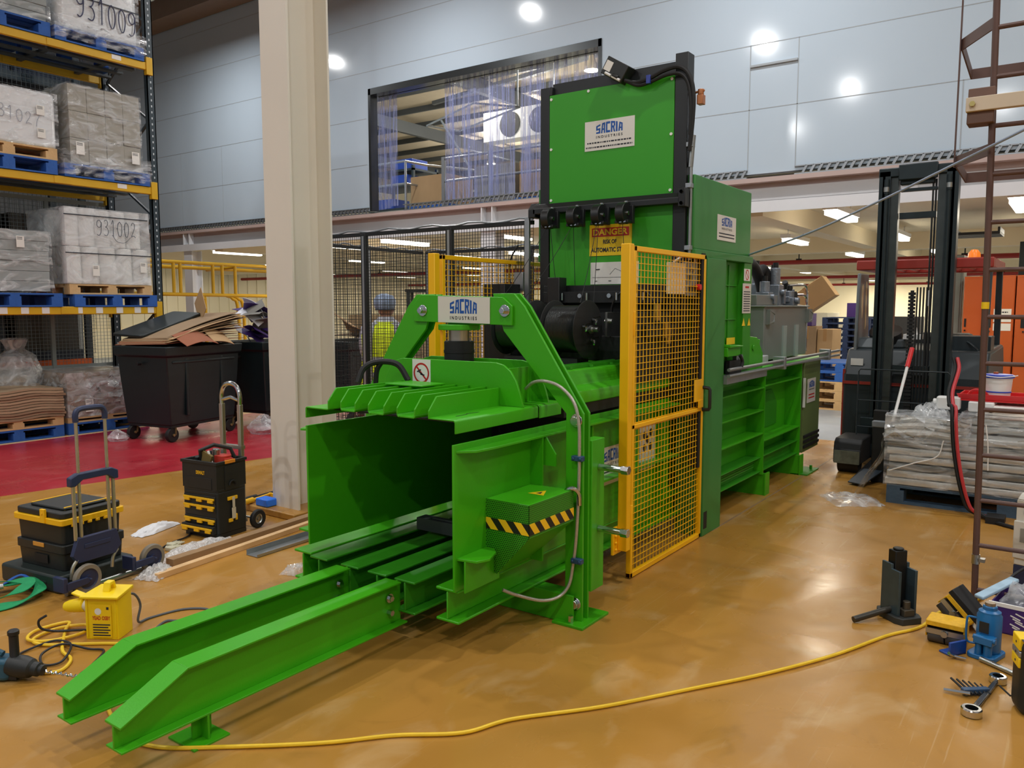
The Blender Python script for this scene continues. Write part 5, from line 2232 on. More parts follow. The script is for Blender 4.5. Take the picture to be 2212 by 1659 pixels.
# ------------------------------------------------------------------ person behind the fence
man = thing('person', 'person in white coat, yellow hi-vis vest and blue hair net, seen from behind the fence', 'person', (6.63, 6.47, 0), math.atan2(0.70, 0.72) - 0.15)
man.scale = (1.10, 1.12, 0.965)


def skin(name, chains, mt, par, sub=2, root=0):
    """one continuous body from joint chains: list of [(point, radius_x, radius_y), ...] linked by index"""
    verts, rad, edges = [], [], []
    for ch in chains:
        prev = None
        for it in ch:
            if isinstance(it, int):
                prev = it
                continue
            verts.append(it[0])
            rad.append((it[1], it[2] if len(it) > 2 else it[1]))
            i = len(verts) - 1
            if prev is not None:
                edges.append((prev, i))
            prev = i
    me = bpy.data.meshes.new(name)
    me.from_pydata(verts, edges, [])
    me.update()
    o = bpy.data.objects.new(name, me)
    C.objects.link(o)
    s = o.modifiers.new('skin', 'SKIN')
    s.use_smooth_shade = True
    sv = me.skin_vertices[0].data
    for i, r in enumerate(rad):
        sv[i].radius = r
        sv[i].use_root = (i == root)
    b_ = o.modifiers.new('sub', 'SUBSURF')
    b_.levels = sub
    b_.render_levels = sub
    me.materials.append(mt)
    o.parent = par
    return o


# local axes: +x is the way the person faces, +y is the left hand
body = [
    [((0, 0, 0.95), 0.13, 0.16), ((0, 0, 1.15), 0.125, 0.15), ((0, 0, 1.32), 0.12, 0.18), ((-0.005, 0, 1.44), 0.09, 0.12), ((0.0, 0, 1.50), 0.056), ((0.012, 0, 1.56), 0.054)],
    [2, ((0, 0.16, 1.40), 0.065), ((0.05, 0.20, 1.16), 0.05), ((0.17, 0.20, 0.99), 0.04), ((0.21, 0.19, 0.90), 0.035)],
    [2, ((0, -0.16, 1.40), 0.065), ((0.05, -0.20, 1.16), 0.05), ((0.17, -0.20, 0.99), 0.04), ((0.22, -0.19, 0.92), 0.035)],
    [0, ((0, 0.095, 0.88), 0.10), ((0.015, 0.10, 0.50), 0.062), ((-0.01, 0.105, 0.12), 0.042), ((0.10, 0.115, 0.05), 0.038)],
    [0, ((0, -0.095, 0.88), 0.10), ((0.02, -0.10, 0.50), 0.062), ((-0.02, -0.105, 0.12), 0.042), ((0.09, -0.115, 0.05), 0.038)],
]
skin('body', body, SKIN, man)
m = MB(Matrix.Translation((0.03, 0, 1.665)) @ Matrix.Rotation(-0.5, 4, 'Z'))
m.lathe([(0.0, -0.125), (0.05, -0.12), (0.072, -0.08), (0.082, 0.0), (0.078, 0.06), (0.05, 0.105), (0.0, 0.12)], seg=18)
for v in m.bm.verts:
    l = m.M.inverted() @ v.co
    l.x *= 1.18
    if l.x > 0.05 and -0.06 < l.z < 0.0 and abs(l.y) < 0.02:
        l.x += 0.02
    v.co = m.M @ l
hd = m.build('head', SKIN, man)
m = MB(Matrix.Translation((0.03, 0, 1.665)) @ Matrix.Rotation(-0.5, 4, 'Z'))
for s in (-1, 1):
    m.cbox((0.0, s * 0.083, -0.01), (0.035, 0.014, 0.055))
m.build('ear', SKIN, hd, 0.006)
m = MB(Matrix.Translation((0.03, 0, 1.665)) @ Matrix.Rotation(-0.5, 4, 'Z'))
for s in (-1, 1):
    m.cyl((0.088, s * 0.032, 0.005), (0.094, s * 0.032, 0.005), 0.012, seg=10)
m.box(0.09, 0.096, -0.025, 0.025, -0.072, -0.064)
m.build('face_features', DKT, hd)
m = MB(Matrix.Translation((0.03, 0, 1.665)) @ Matrix.Rotation(-0.5, 4, 'Z'))
m.lathe([(0.088, -0.05), (0.096, -0.03), (0.105, 0.02), (0.102, 0.07), (0.078, 0.115), (0.03, 0.135), (0.0, 0.138)], seg=20)
for v in m.bm.verts:
    l = m.M.inverted() @ v.co
    l.x = l.x * 1.15 - 0.015
    v.co = m.M @ l + Vector((random.uniform(-1, 1), random.uniform(-1, 1), random.uniform(-1, 1))) * 0.004
m.build('hair_net', NET, man)
m = MB(Matrix.Translation((0.03, 0, 1.665)) @ Matrix.Rotation(-0.5, 4, 'Z'))
m.tube([(0.10 * math.cos(a) * 1.15 - 0.015, 0.092 * math.sin(a), -0.05) for a in [2 * PI * k / 20 for k in range(20)]], 0.006, 6, closed=True)
m.build('net_band', DKT, man)


def shell(prof, seg=24):
    """garment: rings of (z, half depth, half width, x offset)"""
    m = MB()
    rings = []
    for z, a, b_, ox in prof:
        rings.append([m.v((ox + a * math.cos(2 * PI * k / seg), b_ * math.sin(2 * PI * k / seg), z)) for k in range(seg)])
    for A, B in zip(rings, rings[1:]):
        for k in range(seg):
            j = (k + 1) % seg
            m.face([A[k], A[j], B[j], B[k]])
    return m


m = shell([(0.60, 0.20, 0.25, 0), (0.75, 0.19, 0.24, 0), (0.95, 0.175, 0.225, 0), (1.15, 0.16, 0.205, 0), (1.32, 0.155, 0.225, 0), (1.42, 0.12, 0.20, 0), (1.475, 0.085, 0.12, 0), (1.52, 0.075, 0.08, 0.005), (1.535, 0.075, 0.078, 0.005)])
m.build('coat', COAT, man)
for s in (-1, 1):
    fx, fy, fz = ((0.205, 0.19, 0.92) if s > 0 else (0.215, 0.19, 0.94))
    m = MB()
    m.tube([(0, s * 0.13, 1.42), (0.01, s * 0.175, 1.385), (0.03, s * 0.205, 1.25), (0.06, s * 0.21, 1.14), (0.15, s * 0.205, 1.02), (fx, s * fy, fz)], 0.07, 14, rr=[0.06, 0.082, 0.078, 0.072, 0.066, 0.064])
    m.build('sleeve', COAT, man)
    # hand: palm, four fingers and a thumb
    px, py, pz = fx + 0.012, s * fy, fz - 0.06
    m = MB()
    m.cbox((px, py, pz), (0.075, 0.028, 0.085), Matrix.Rotation(0.25, 3, 'Y'))
    hnd = m.build('hand', SKIN, man, 0.01)
    for k in range(4):
        m = MB()
        a = px - 0.028 + 0.019 * k
        l_ = (0.055, 0.068, 0.072, 0.06)[k]
        m.tube([(a + 0.01, py, pz - 0.035), (a + 0.018, py - s * 0.006, pz - 0.035 - l_ * 0.5), (a + 0.024, py - s * 0.02, pz - 0.035 - l_)], 0.009, 8, rr=[0.0095, 0.0085, 0.007])
        m.build('finger', SKIN, hnd)
    m = MB()
    m.tube([(px + 0.03, py - s * 0.005, pz + 0.015), (px + 0.052, py - s * 0.02, pz - 0.015), (px + 0.058, py - s * 0.03, pz - 0.045)], 0.010, 8)
    m.build('thumb', SKIN, hnd)
vp = [(0.70, 0.215, 0.262, 0), (0.80, 0.21, 0.26, 0), (0.95, 0.198, 0.252, 0), (1.15, 0.183, 0.242, 0), (1.32, 0.175, 0.25, 0), (1.40, 0.148, 0.215, 0), (1.455, 0.10, 0.135, 0), (1.475, 0.09, 0.115, 0)]
m = shell(vp)
m.build('hi_vis_vest', HV, man)


def band(z0, z1):
    def at(z):
        for A, B in zip(vp, vp[1:]):
            if A[0] <= z <= B[0]:
                t_ = (z - A[0]) / (B[0] - A[0])
                return (z, A[1] + (B[1] - A[1]) * t_ + 0.004, A[2] + (B[2] - A[2]) * t_ + 0.004, 0)
    return shell([at(z0), at((z0 + z1) / 2), at(z1)])


for z in (0.84, 1.02):
    band(z, z + 0.05).build('reflective_band', HVG, man)
for s in (-1, 1):
    m = MB()
    m.tube([(-0.172, s * 0.13, 1.07), (-0.17, s * 0.13, 1.2), (-0.155, s * 0.125, 1.34), (-0.10, s * 0.115, 1.43), (0.0, s * 0.10, 1.475), (0.10, s * 0.11, 1.43)], 0.022, 6)
    m.build('shoulder_band', HVG, man)
m = shell([(0.09, 0.075, 0.075, 0), (0.5, 0.085, 0.085, 0.01), (0.64, 0.10, 0.10, 0)], 14)
for s, nm in ((1, 'trouser_leg'), (-1, 'trouser_leg')):
    m2 = m if s < 0 else shell([(0.09, 0.075, 0.075, 0), (0.5, 0.085, 0.085, 0.01), (0.64, 0.10, 0.10, 0)], 14)
    for v in m2.bm.verts:
        v.co.y += s * 0.105
    m2.build(nm, mat('grey_brown_trousers', (98, 84, 78), 0.8), man)
    m3 = MB()
    m3.rbox(-0.09, 0.19, s * 0.115 - 0.05, s * 0.115 + 0.05, 0.0, 0.10, 0.045)
    m3.build('shoe', BKD, man, 0.015)

# ------------------------------------------------------------------ upper floor behind the opening
rl = thing('handrail', 'galvanised handrail along the upper floor edge inside the opening', 'handrail', (10.6, 7.9, 3.21))
m = MB()
for z in (0.85, 0.48):
    m.tube([(0, -2.4, z), (0, 1.06, z)], 0.022, 8)
m.build('rail_tube', GAL, rl)
for y in (1.04, 0.06, -1.0, -2.0):
    m = MB()
    m.box(-0.03, 0.03, y - 0.03, y + 0.03, 0, 0.88)
    m.build('rail_post', GAL, rl)
rl = thing('handrail', 'galvanised handrail stub at the left jamb of the opening', 'handrail', (10.5, 10.0, 3.21))
m = MB()
for z in (0.88, 0.5):
    m.tube([(0, 0.6, z), (0, -0.28, z), (0.5, -0.3, z), (2.2, -0.9, z + 0.02)], 0.02, 8)
m.build('rail_tube', GAL, rl)
for y in (0.45, -0.28):
    m = MB()
    m.tube([(0, y, 0), (0, y, 0.88)], 0.022, 8)
    m.build('rail_post', GAL, rl)
rl = thing('swing_gate', 'raised galvanised swing gate above the upper floor', 'gate', (11.5, 9.4, 3.21))
m = MB()
m.tube([(0, 0.7, 1.7), (0.0, -0.4, 1.95), (0.7, -0.9, 1.95), (0.7, 0.5, 1.7), (0, 0.7, 1.7)], 0.02, 8)
m.build('gate_frame', GAL, rl)
m = MB()
m.tube([(0, 0.35, 1.75), (0.1, -0.2, 0.9), (0.1, -0.25, 0.0)], 0.02, 8)
m.build('gate_stay', GAL, rl)
m = MB()
m.tube([(0.7, -0.85, 1.95), (0.7, -0.85, 3.4)], 0.015, 8)
m.build('hanger_rod', GAL, rl)
make_pallet('blue pallet under the brown box on the upper floor', (10.75, 8.95, 3.21), PB, 0.9, 0.95, 0.14)


def carton(name, label, x0, x1, y0, y1, z0, z1, mt, group=None):
    t = thing(name, label, 'box', (x0, y0, z0), 0, group)
    m = MB()
    m.box(0, x1 - x0, 0, y1 - y0, 0, z1 - z0)
    m.build('box_body', mt, t, 0.004)
    m = MB()
    m.box(0.002, x1 - x0 - 0.002, (y1 - y0) / 2 - 0.03, (y1 - y0) / 2 + 0.03, z1 - z0, z1 - z0 + 0.002)
    m.build('packing_tape', mat('packing_tape', (170, 130, 84), 0.3), t)
    return t


carton('cardboard_box', 'plain brown box on the blue pallet in the opening', 10.78, 11.5, 9.02, 9.86, 3.352, 3.86, CARD)
carton('cardboard_box', 'big brown box behind the plastic strips by the black tower', 10.9, 11.9, 6.75, 7.6, 3.35, 3.93, CARD)
carton('cardboard_box', 'pale carton behind the plastic strips on the upper floor', 11.0, 11.9, 7.75, 8.6, 3.35, 3.95, GREYB)
make_pallet('blue pallet under the pale carton behind the strips', (10.95, 7.68, 3.21), PB, 1.0, 1.0, 0.138)
make_pallet('blue pallet under the big brown box behind the strips', (10.85, 6.65, 3.21), PB, 1.1, 1.0, 0.138)
t = thing('strip_curtain', 'clear blue tinted plastic strip curtain hanging in the wall opening', 'curtain', (10.2, 7.9, 5.16))
k = 0
for y, z1 in ((10.0, 3.25), (9.86, 3.27), (9.73, 3.3), (8.48, 3.26), (8.34, 3.3), (8.16, 3.26), (8.02, 3.3), (7.9, 3.26), (7.72, 3.28), (7.60, 3.26), (7.48, 3.3), (7.3, 3.26), (7.0, 3.26), (6.88, 3.3), (6.75, 3.28), (6.5, 3.3), (6.3, 3.27), (6.1, 3.3), (5.9, 3.27), (5.75, 3.3)):
    m = MB()
    n = 6
    x = 0.012 * (k % 3)
    pts = []
    for i in range(n + 1):
        q = i / n
        pts.append((x + 0.006 * math.sin(PI * q) * (1 if k % 2 else -1), y - 7.9 - 0.09 + 0.18 * q))
    for i in range(n):
        a, b_ = pts[i], pts[i + 1]
        m.hexa([(a[0], a[1], z1 - 5.16), (b_[0], b_[1], z1 - 5.16), (b_[0] + 0.003, b_[1], z1 - 5.16), (a[0] + 0.003, a[1], z1 - 5.16)],
               [(a[0], a[1], 0), (b_[0], b_[1], 0), (b_[0] + 0.003, b_[1], 0), (a[0] + 0.003, a[1], 0)])
    bmesh.ops.remove_doubles(m.bm, verts=m.bm.verts, dist=0.0003)
    m.build('pvc_strip', PVC, t)
    k += 1
m = MB()
m.box(-0.02, 0.05, -2.25, 2.13, -0.02, 0.03)
m.build('curtain_rail', DARKM, t)
t = thing('air_conditioner', 'white twin fan cooling unit under the upper roof', 'air conditioner', (14.2, 10.35, 5.12))
m = MB()
m.box(0, 0.35, -1.25, 0.5, 0, 0.62)
m.build('unit_casing', WH, t, 0.01)
for y in (-0.95, -0.2):
    m = MB()
    m.cyl((-0.012, y, 0.31), (0.0, y, 0.31), 0.26, seg=24)
    m.build('fan', BKD, t)
m = MB()
m.tube([(0.15, -1.2, 0.62), (0.15, -1.2, 1.9)], 0.015, 6)
m.tube([(0.15, 0.45, 0.62), (0.15, 0.45, 1.9)], 0.015, 6)
m.build('hanger_rod', GAL, t)
t = thing('storage_rack', 'dark shelving with blue crates at the left of the opening', 'rack', (12.0, 10.9, 3.21))
for y in (0.0, 1.2):
    for x in (0, 0.7):
        m = MB()
        m.box(x, x + 0.05, y, y + 0.05, 0, 1.15)
        m.build('upright', RKB, t)
for z in (0.3, 0.75, 1.05):
    m = MB()
    m.box(0, 0.75, 0, 1.25, z, z + 0.04)
    m.build('shelf', RKB, t)
BC = mat('blue_crate', (36, 80, 190), 0.5)
for y, z, lb in ((11.0, 4.30, 'bright blue crate on top of the dark shelving in the opening'), (11.1, 4.0, 'blue crate on the middle shelf in the opening'), (11.5, 3.55, 'blue crate on the low shelf in the opening')):
    m = MB()
    m.rbox(12.05, 12.55, y, y + 0.45, z + 0.0, z + 0.2, 0.03)
    o = m.build('blue_crate', BC, None, 0.006)
    tag(o, lb, 'crate')
# ------------------------------------------------------------------ folding trolley with tool cases (left)
TO = (2.10, 4.56)
TR_ = 0.14
tr = thing('folding_trolley', 'folding trolley with tall silver handle, navy plate and two grey tyred wheels', 'trolley', (TO[0], TO[1], 0), TR_)
m = MB()
m.tube([(0.02, -0.055, 0.02), (0.47, -0.055, 0.02)], 0.013, 8)
m.box(0.0, 0.48, -0.07, -0.04, 0.008, 0.02)
m.build('base_bar', ST, tr)
for u, s in ((0.075, 0), (0.50, 1)):
    m = MB()
    m.lathe([(0.058, -0.016), (0.078, -0.016), (0.083, -0.008), (0.083, 0.008), (0.078, 0.016), (0.058, 0.016)], (u, -0.10, 0.083), (0, 1, 0), 28, True)
    w_ = m.build('wheel_tyre', mat('grey_tyre', (134, 126, 112), 0.6, noise=0.15), tr)
    m = MB()
    m.lathe([(0, -0.016), (0.02, -0.018), (0.022, -0.010), (0.05, -0.008), (0.0585, -0.014), (0.0585, 0.012), (0, 0.012)], (u, -0.10, 0.083), (0, 1, 0), 24)
    m.build('wheel_hub', NAVY, w_)
    m = MB()
    sg_ = -1 if s == 0 else -1
    m.prism([(u - 0.15, 0.10), (u - 0.15, 0.055), (u - 0.02, 0.062), (u + 0.015, 0.08), (u - 0.02, 0.10)], 'y', -0.135, -0.118)
    m.box(u - 0.16, u - 0.135, -0.135, -0.04, 0.05, 0.13)
    m.cyl((u, -0.14, 0.083), (u, -0.10, 0.083), 0.008, seg=8)
    m.build('wheel_bracket', NAVY, tr, 0.003)
m = MB()
m.prism([(0.02, 0.215), (0.05, 0.17), (0.28, 0.17), (0.32, 0.215), (0.295, 0.31), (0.055, 0.31)], 'y', -0.07, -0.04)
m.box(0.09, 0.25, -0.074, -0.07, 0.245, 0.27)
m.build('back_plate', NAVY, tr, 0.006)
for u in (0.05, 0.295):
    m = MB()
    m.tube([(u, -0.055, 0.30), (u, -0.055, 0.645)], 0.0105, 8)
    m.build('lower_tube', AL, tr)
for u in (0.085, 0.262):
    m = MB()
    m.tube([(u, -0.055, 0.30), (u, -0.055, 1.0)], 0.0095, 8)
    m.build('upper_tube', AL, tr)
m = MB()
m.prism([(0.025, 0.655), (0.025, 0.605), (0.055, 0.605), (0.10, 0.635), (0.25, 0.635), (0.29, 0.605), (0.32, 0.605), (0.32, 0.655), (0.28, 0.675), (0.07, 0.675)], 'y', -0.075, -0.035)
m.build('lower_grip', NAVY, tr, 0.006)
m = MB()
m.tube(spline([(0.085, -0.055, 0.96), (0.085, -0.055, 1.0), (0.105, -0.055, 1.028), (0.175, -0.055, 1.033), (0.242, -0.055, 1.028), (0.262, -0.055, 1.0), (0.262, -0.055, 0.96)], 4), 0.016, 8)
m.build('top_grip', NAVY, tr)
for u in (0.05, 0.30):
    m = MB()
    m.tube(spline([(u, -0.06, 0.19), (u - 0.03, -0.06, 0.15), (u - 0.04, -0.06, 0.09)], 4), 0.0105, 8)
    m.build('lower_stay', AL, tr)
m = MB()
m.cyl((-0.02, -0.05, 0.02), (0.01, -0.05, 0.02), 0.02, seg=12)
m.build('small_castor', mat('worn_castor', (120, 108, 88), 0.6), tr)


def tfm(o, u0, v0, z0):
    o.location = (TO[0] + u0 * math.cos(TR_) - v0 * math.sin(TR_), TO[1] + u0 * math.sin(TR_) + v0 * math.cos(TR_), z0)
    o.rotation_euler = (0, 0, TR_)


t = thing('tool_case', 'flat dark tool case at the bottom of the trolley stack', 'tool case')
tfm(t, 0, 0, 0)
m = MB()
m.rbox(-0.02, 0.46, 0.0, 0.56, 0.0, 0.10, 0.03)
m.build('case_body', mat('dark_green_black_plastic', (34, 44, 42), 0.5, noise=0.1, scale=20), t, 0.012)
m = MB()
m.box(-0.023, -0.02, 0.12, 0.24, 0.045, 0.06)
m.box(-0.024, -0.02, 0.3, 0.38, 0.03, 0.07)
m.build('latch', PLB, t, 0.002)
t = thing('tool_case', 'black tool box with orange latch in the middle of the trolley stack', 'tool case')
tfm(t, 0.05, 0.06, 0.10)
m = MB()
m.rbox(0, 0.38, 0, 0.42, 0.0, 0.10, 0.02, taper=0.03)
m.rbox(-0.008, 0.388, -0.008, 0.428, 0.10, 0.15, 0.02)
m.build('case_body', PLB, t, 0.004)
m = MB()
m.box(-0.013, -0.008, 0.16, 0.26, 0.125, 0.15)
m.build('latch', mat('orange_latch', (216, 150, 60), 0.5), t, 0.002)
m = MB()
m.box(-0.006, -0.002, 0.14, 0.26, 0.03, 0.08)
m.build('case_recess', BKD, t)
t = thing('tool_case', 'black tool box with yellow rim and lid stripes on top of the trolley stack', 'tool case')
tfm(t, 0.05, 0.06, 0.25)
m = MB()
m.rbox(0.005, 0.375, 0.005, 0.425, 0.0, 0.12, 0.02, taper=0.03)
m.build('case_body', PLB, t, 0.004)
m = MB()
m.rbox(-0.012, 0.392, -0.012, 0.442, 0.115, 0.15, 0.022)
for k in range(6):
    m.box(0.05 + k * 0.05, 0.075 + k * 0.05, -0.014, 0.0, 0.10, 0.118)
m.build('case_rim', YT, t, 0.004)
m = MB()
m.rbox(0.0, 0.38, 0.0, 0.43, 0.15, 0.185, 0.03)
m.rbox(0.05, 0.33, 0.05, 0.38, 0.185, 0.20, 0.03)
m.build('case_lid', PLB, t, 0.006)
m = MB()
for v0 in (0.06, 0.36):
    m.box(0.06, 0.36, v0, v0 + 0.012, 0.186, 0.2025)
m.build('lid_stripe', YT, t)
m = MB()
m.box(-0.02, -0.004, 0.13, 0.17, 0.12, 0.20)
m.cyl((-0.024, 0.15, 0.175), (-0.02, 0.15, 0.175), 0.008, seg=10)
m.build('latch', YT, t, 0.004)

# ------------------------------------------------------------------ black and yellow tool tower on a hand truck
DR = 0.12
tt = thing('tool_tower', 'black stacked tool tower with yellow drawer handles and open top full of tools', 'tool box', (3.235, 4.775, 0), DR)
# local: +x along the strap side, +y along the drawer side
W_, D_ = 0.26, 0.34
m = MB()
m.rbox(0.0, W_, 0.0, D_, 0.03, 0.32, 0.02)
m.build('drawer_cabinet', PLB, tt, 0.004)
m = MB()
m.rbox(0.0, W_, 0.0, D_, 0.0, 0.03, 0.02)
m.build('tower_base', PLB, tt)
for k, z in enumerate((0.045, 0.10, 0.195, 0.25)):
    off = -0.035 if k == 0 else -0.006
    m = MB()
    m.box(off, 0.0, 0.015, D_ - 0.015, z - 0.01, z + 0.045)
    dr = m.build('drawer', PLB, tt, 0.003)
    m = MB()
    m.box(off - 0.014, off, 0.02, D_ - 0.02, z + 0.018, z + 0.033)
    for y in (0.03, 0.14, 0.26):
        m.box(off - 0.014, off, y, y + 0.05, z + 0.0, z + 0.02)
    m.build('drawer_handle', YT, dr, 0.003)
m = MB()
t0, t1 = 0.32, 0.535
for a in (('x', 0), ):
    m.rbox(0.0, W_, 0.0, D_, t0, t0 + 0.02, 0.02)
m.box(0.0, 0.012, 0.012, D_ - 0.012, t0 + 0.02, t1)
m.box(W_ - 0.012, W_, 0.012, D_ - 0.012, t0 + 0.02, t1)
m.box(0.0, W_, 0.0, 0.012, t0 + 0.02, t1)
m.box(0.0, W_, D_ - 0.012, D_, t0 + 0.02, t1)
m.box(-0.008, W_ + 0.008, -0.008, 0.004, t1 - 0.02, t1)
m.box(-0.008, W_ + 0.008, D_ - 0.004, D_ + 0.008, t1 - 0.02, t1)
m.box(-0.008, 0.004, 0, D_, t1 - 0.02, t1)
m.box(W_ - 0.004, W_ + 0.008, 0, D_, t1 - 0.02, t1)
m.box(-0.003, 0.0, 0.05, 0.29, 0.34, 0.42)
m.box(0.07, 0.20, -0.004, 0.0, 0.33, 0.50)
m.build('open_tray', PLB, tt, 0.003)
lettering('maker_lettering', 'DEWALT', Vector((-0.0015, 0.20, 0.44)), Vector((0, -1, 0)), Vector((0, 0, 1)), 0.085, 0.026, YT, tt, 0.04)
m = MB()
m.box(0.07, 0.16, -0.012, 0.0, 0.515, 0.54)
m.build('tray_latch', mat('orange_latch', (226, 140, 40), 0.5), tt, 0.003)
for a in ((0.085, 0.17, 0.255, 0.28), (0.09, 0.125, 0.10, 0.125), (0.15, 0.165, 0.105, 0.15)):
    m = MB()
    m.box(a[0], a[1], -0.012, 0.0, a[2], a[3])
    m.build('side_clip', YT, tt, 0.003)
m = MB()
m.box(0.12, 0.142, -0.016, -0.012, 0.20, 0.275)
m.box(0.115, 0.15, -0.014, -0.010, 0.12, 0.20)
m.build('side_strap', mat('pale_strap', (210, 200, 176), 0.6), tt, 0.002)
m = MB()
m.tube([(0.13 + 0.028 * math.cos(q), -0.012, 0.36 + 0.03 * math.sin(q)) for q in [PI * i / 8 for i in range(9)]], 0.006, 6)
m.build('carry_ring', BKD, tt)
m = MB()
m.tube([(0.05, 0.20, 0.53), (0.03, 0.19, 0.60), (0.10, 0.13, 0.635), (0.20, 0.08, 0.60), (0.22, 0.06, 0.53)], 0.014, 8)
m.build('tray_handle', PLB, tt)


def tower_tool(name, label, cat, mb_, mt):
    o = mb_.build(name, mt, None, 0.003)
    o.location = (3.235, 4.775, 0)
    o.rotation_euler = (0, 0, DR)
    return tag(o, label, cat)


m = MB()
m.cbox((0.05, 0.16, 0.52), (0.02, 0.10, 0.14), Matrix.Rotation(0.4, 3, 'X'))
tower_tool('wooden_wedge', 'olive brown wooden wedge standing in the open tool tray', 'tool', m, mat('olive_wedge', (116, 98, 50), 0.7))
m = MB()
m.bar((0.07, 0.09, 0.44), (0.05, 0.13, 0.60), 0.014)
tower_tool('steel_rule', 'thin white rod leaning in the open tool tray', 'tool', m, WH)
m = MB()
m.rbox(0.10, 0.19, 0.04, 0.15, 0.46, 0.56, 0.03)
m.box(0.11, 0.18, 0.03, 0.05, 0.50, 0.54)
tower_tool('red_tool', 'red power tool in the open tool tray', 'tool', m, mat('red_tool_case', (196, 58, 44), 0.45))
m = MB()
m.cyl((0.12, 0.16, 0.45), (0.13, 0.14, 0.60), 0.026, seg=12)
m.cyl((0.15, 0.2, 0.45), (0.16, 0.19, 0.585), 0.02, seg=10)
tower_tool('spray_can', 'silver can between tools in the open tool tray', 'can', m, ST)
m = MB()
m.cyl((0.06, 0.26, 0.42), (0.03, 0.22, 0.555), 0.016, seg=8)
m.cyl((0.16, 0.26, 0.42), (0.18, 0.25, 0.57), 0.014, seg=8)
tower_tool('screwdriver', 'black screwdriver handles at the back of the open tool tray', 'tool', m, BKD)
ht = thing('hand_truck', 'hand truck with chrome loop handle behind the tool tower', 'hand truck', (3.235, 4.775, 0), DR)
m = MB()
for y in (0.07, 0.25):
    m.box(W_ + 0.015, W_ + 0.045, y - 0.016, y + 0.016, 0.05, 0.90)
m.build('frame_rail', AL, ht, 0.003)
m = MB()
x = W_ + 0.03
m.tube(spline([(x, 0.07, 0.88), (x, 0.07, 0.97), (x, 0.10, 1.03), (x, 0.16, 1.05), (x, 0.22, 1.03), (x, 0.25, 0.97), (x, 0.25, 0.88)], 5), 0.016, 10)
m.tube([(x, 0.08, 0.93), (x, 0.16, 0.95), (x, 0.24, 0.93)], 0.012, 8)
m.build('loop_handle', CH, ht)
m = MB()
m.box(W_ + 0.012, W_ + 0.05, 0.05, 0.27, 0.05, 0.075)
m.box(W_ + 0.012, W_ + 0.05, 0.05, 0.27, 0.58, 0.605)
m.build('cross_bar', AL, ht)
for y in (-0.01, 0.335):
    m = MB()
    m.lathe([(0.036, -0.016), (0.062, -0.016), (0.068, -0.008), (0.068, 0.008), (0.062, 0.016), (0.036, 0.016)], (W_ + 0.09, y, 0.068), (0, 1, 0), 26, True)
    w_ = m.build('wheel_tyre', RB, ht)
    m = MB()
    m.lathe([(0, -0.012), (0.012, -0.014), (0.014, -0.006), (0.03, -0.004), (0.038, -0.012), (0.038, 0.012), (0, 0.012)], (W_ + 0.09, y, 0.068), (0, 1, 0), 22)
    m.build('wheel_hub', ST, w_)
m = MB()
m.cyl((W_ + 0.09, 0.0, 0.068), (W_ + 0.09, 0.33, 0.068), 0.009, seg=8)
m.build('axle', ST, ht)

# ------------------------------------------------------------------ planks, channel, wrap on the floor
for (p0, p1, w, h, mt, lb) in (((2.53, 4.365), (3.98, 4.56), 0.045, 0.035, PINE, 'pale planed timber batten lying nearest on the floor beside the guide rails'),
                               ((2.72, 4.53), (3.96, 4.66), 0.07, 0.045, mat('grey_brown_timber', (160, 128, 92), 0.7, noise=0.12), 'darker timber batten lying behind the pale one on the floor')):
    m = MB()
    a = Vector((p0[0], p0[1], h / 2))
    b_ = Vector((p1[0], p1[1], h / 2))
    m.bar(a, b_, w, h)
    o = m.build('timber_batten', mt, None, 0.002)
    tag(o, lb, 'timber', 'timber battens on the floor')
m = MB()
a, b_ = Vector((3.13, 4.27, 0.0)), Vector((4.3, 4.32, 0.0))
m.bar(a + Vector((0, 0, 0.004)), b_ + Vector((0, 0, 0.004)), 0.11, 0.003)
m.bar(a + Vector((0, 0.054, 0.020)), b_ + Vector((0, 0.054, 0.020)), 0.003, 0.034)
m.bar(a + Vector((0, -0.054, 0.012)), b_ + Vector((0, -0.054, 0.012)), 0.003, 0.018)
o = m.build('steel_channel', GAL)
tag(o, 'galvanised steel channel lying on the floor by the battens', 'channel')
m = MB()
m.box(3.86, 4.10, 4.30, 4.42, 0.0, 0.012)
o = m.build('sheet_offcut', GAL)
tag(o, 'flat steel offcut beside the channel on the floor', 'offcut')


def crumple(name, label, loc, w, d, h, mt, cat, seed, rz=0.0, n=14, amp=0.35):
    rnd = random.Random(seed)
    m = MB()
    g = [[0] * (n + 1) for _ in range(n + 1)]
    for i in range(n + 1):
        for j in range(n + 1):
            u, v = i / n * 2 - 1, j / n * 2 - 1
            e = max(0, 1 - (u * u + v * v) * 0.62)
            z = 0.004 + h * e * (0.6 + amp * rnd.uniform(-1, 1))
            if i in (0, n) or j in (0, n):
                z = 0.003
            k = 1 - 0.25 * rnd.random() * (abs(u) + abs(v)) * 0.5
            g[i][j] = m.v((u * w / 2 * k, v * d / 2 * k, z))
    for i in range(n):
        for j in range(n):
            m.face([g[i][j], g[i + 1][j], g[i + 1][j + 1], g[i][j + 1]])
    o = m.build(name, mt, angle=1.2)
    o.location = loc
    o.rotation_euler = (0, 0, rz)
    return tag(o, label, cat)


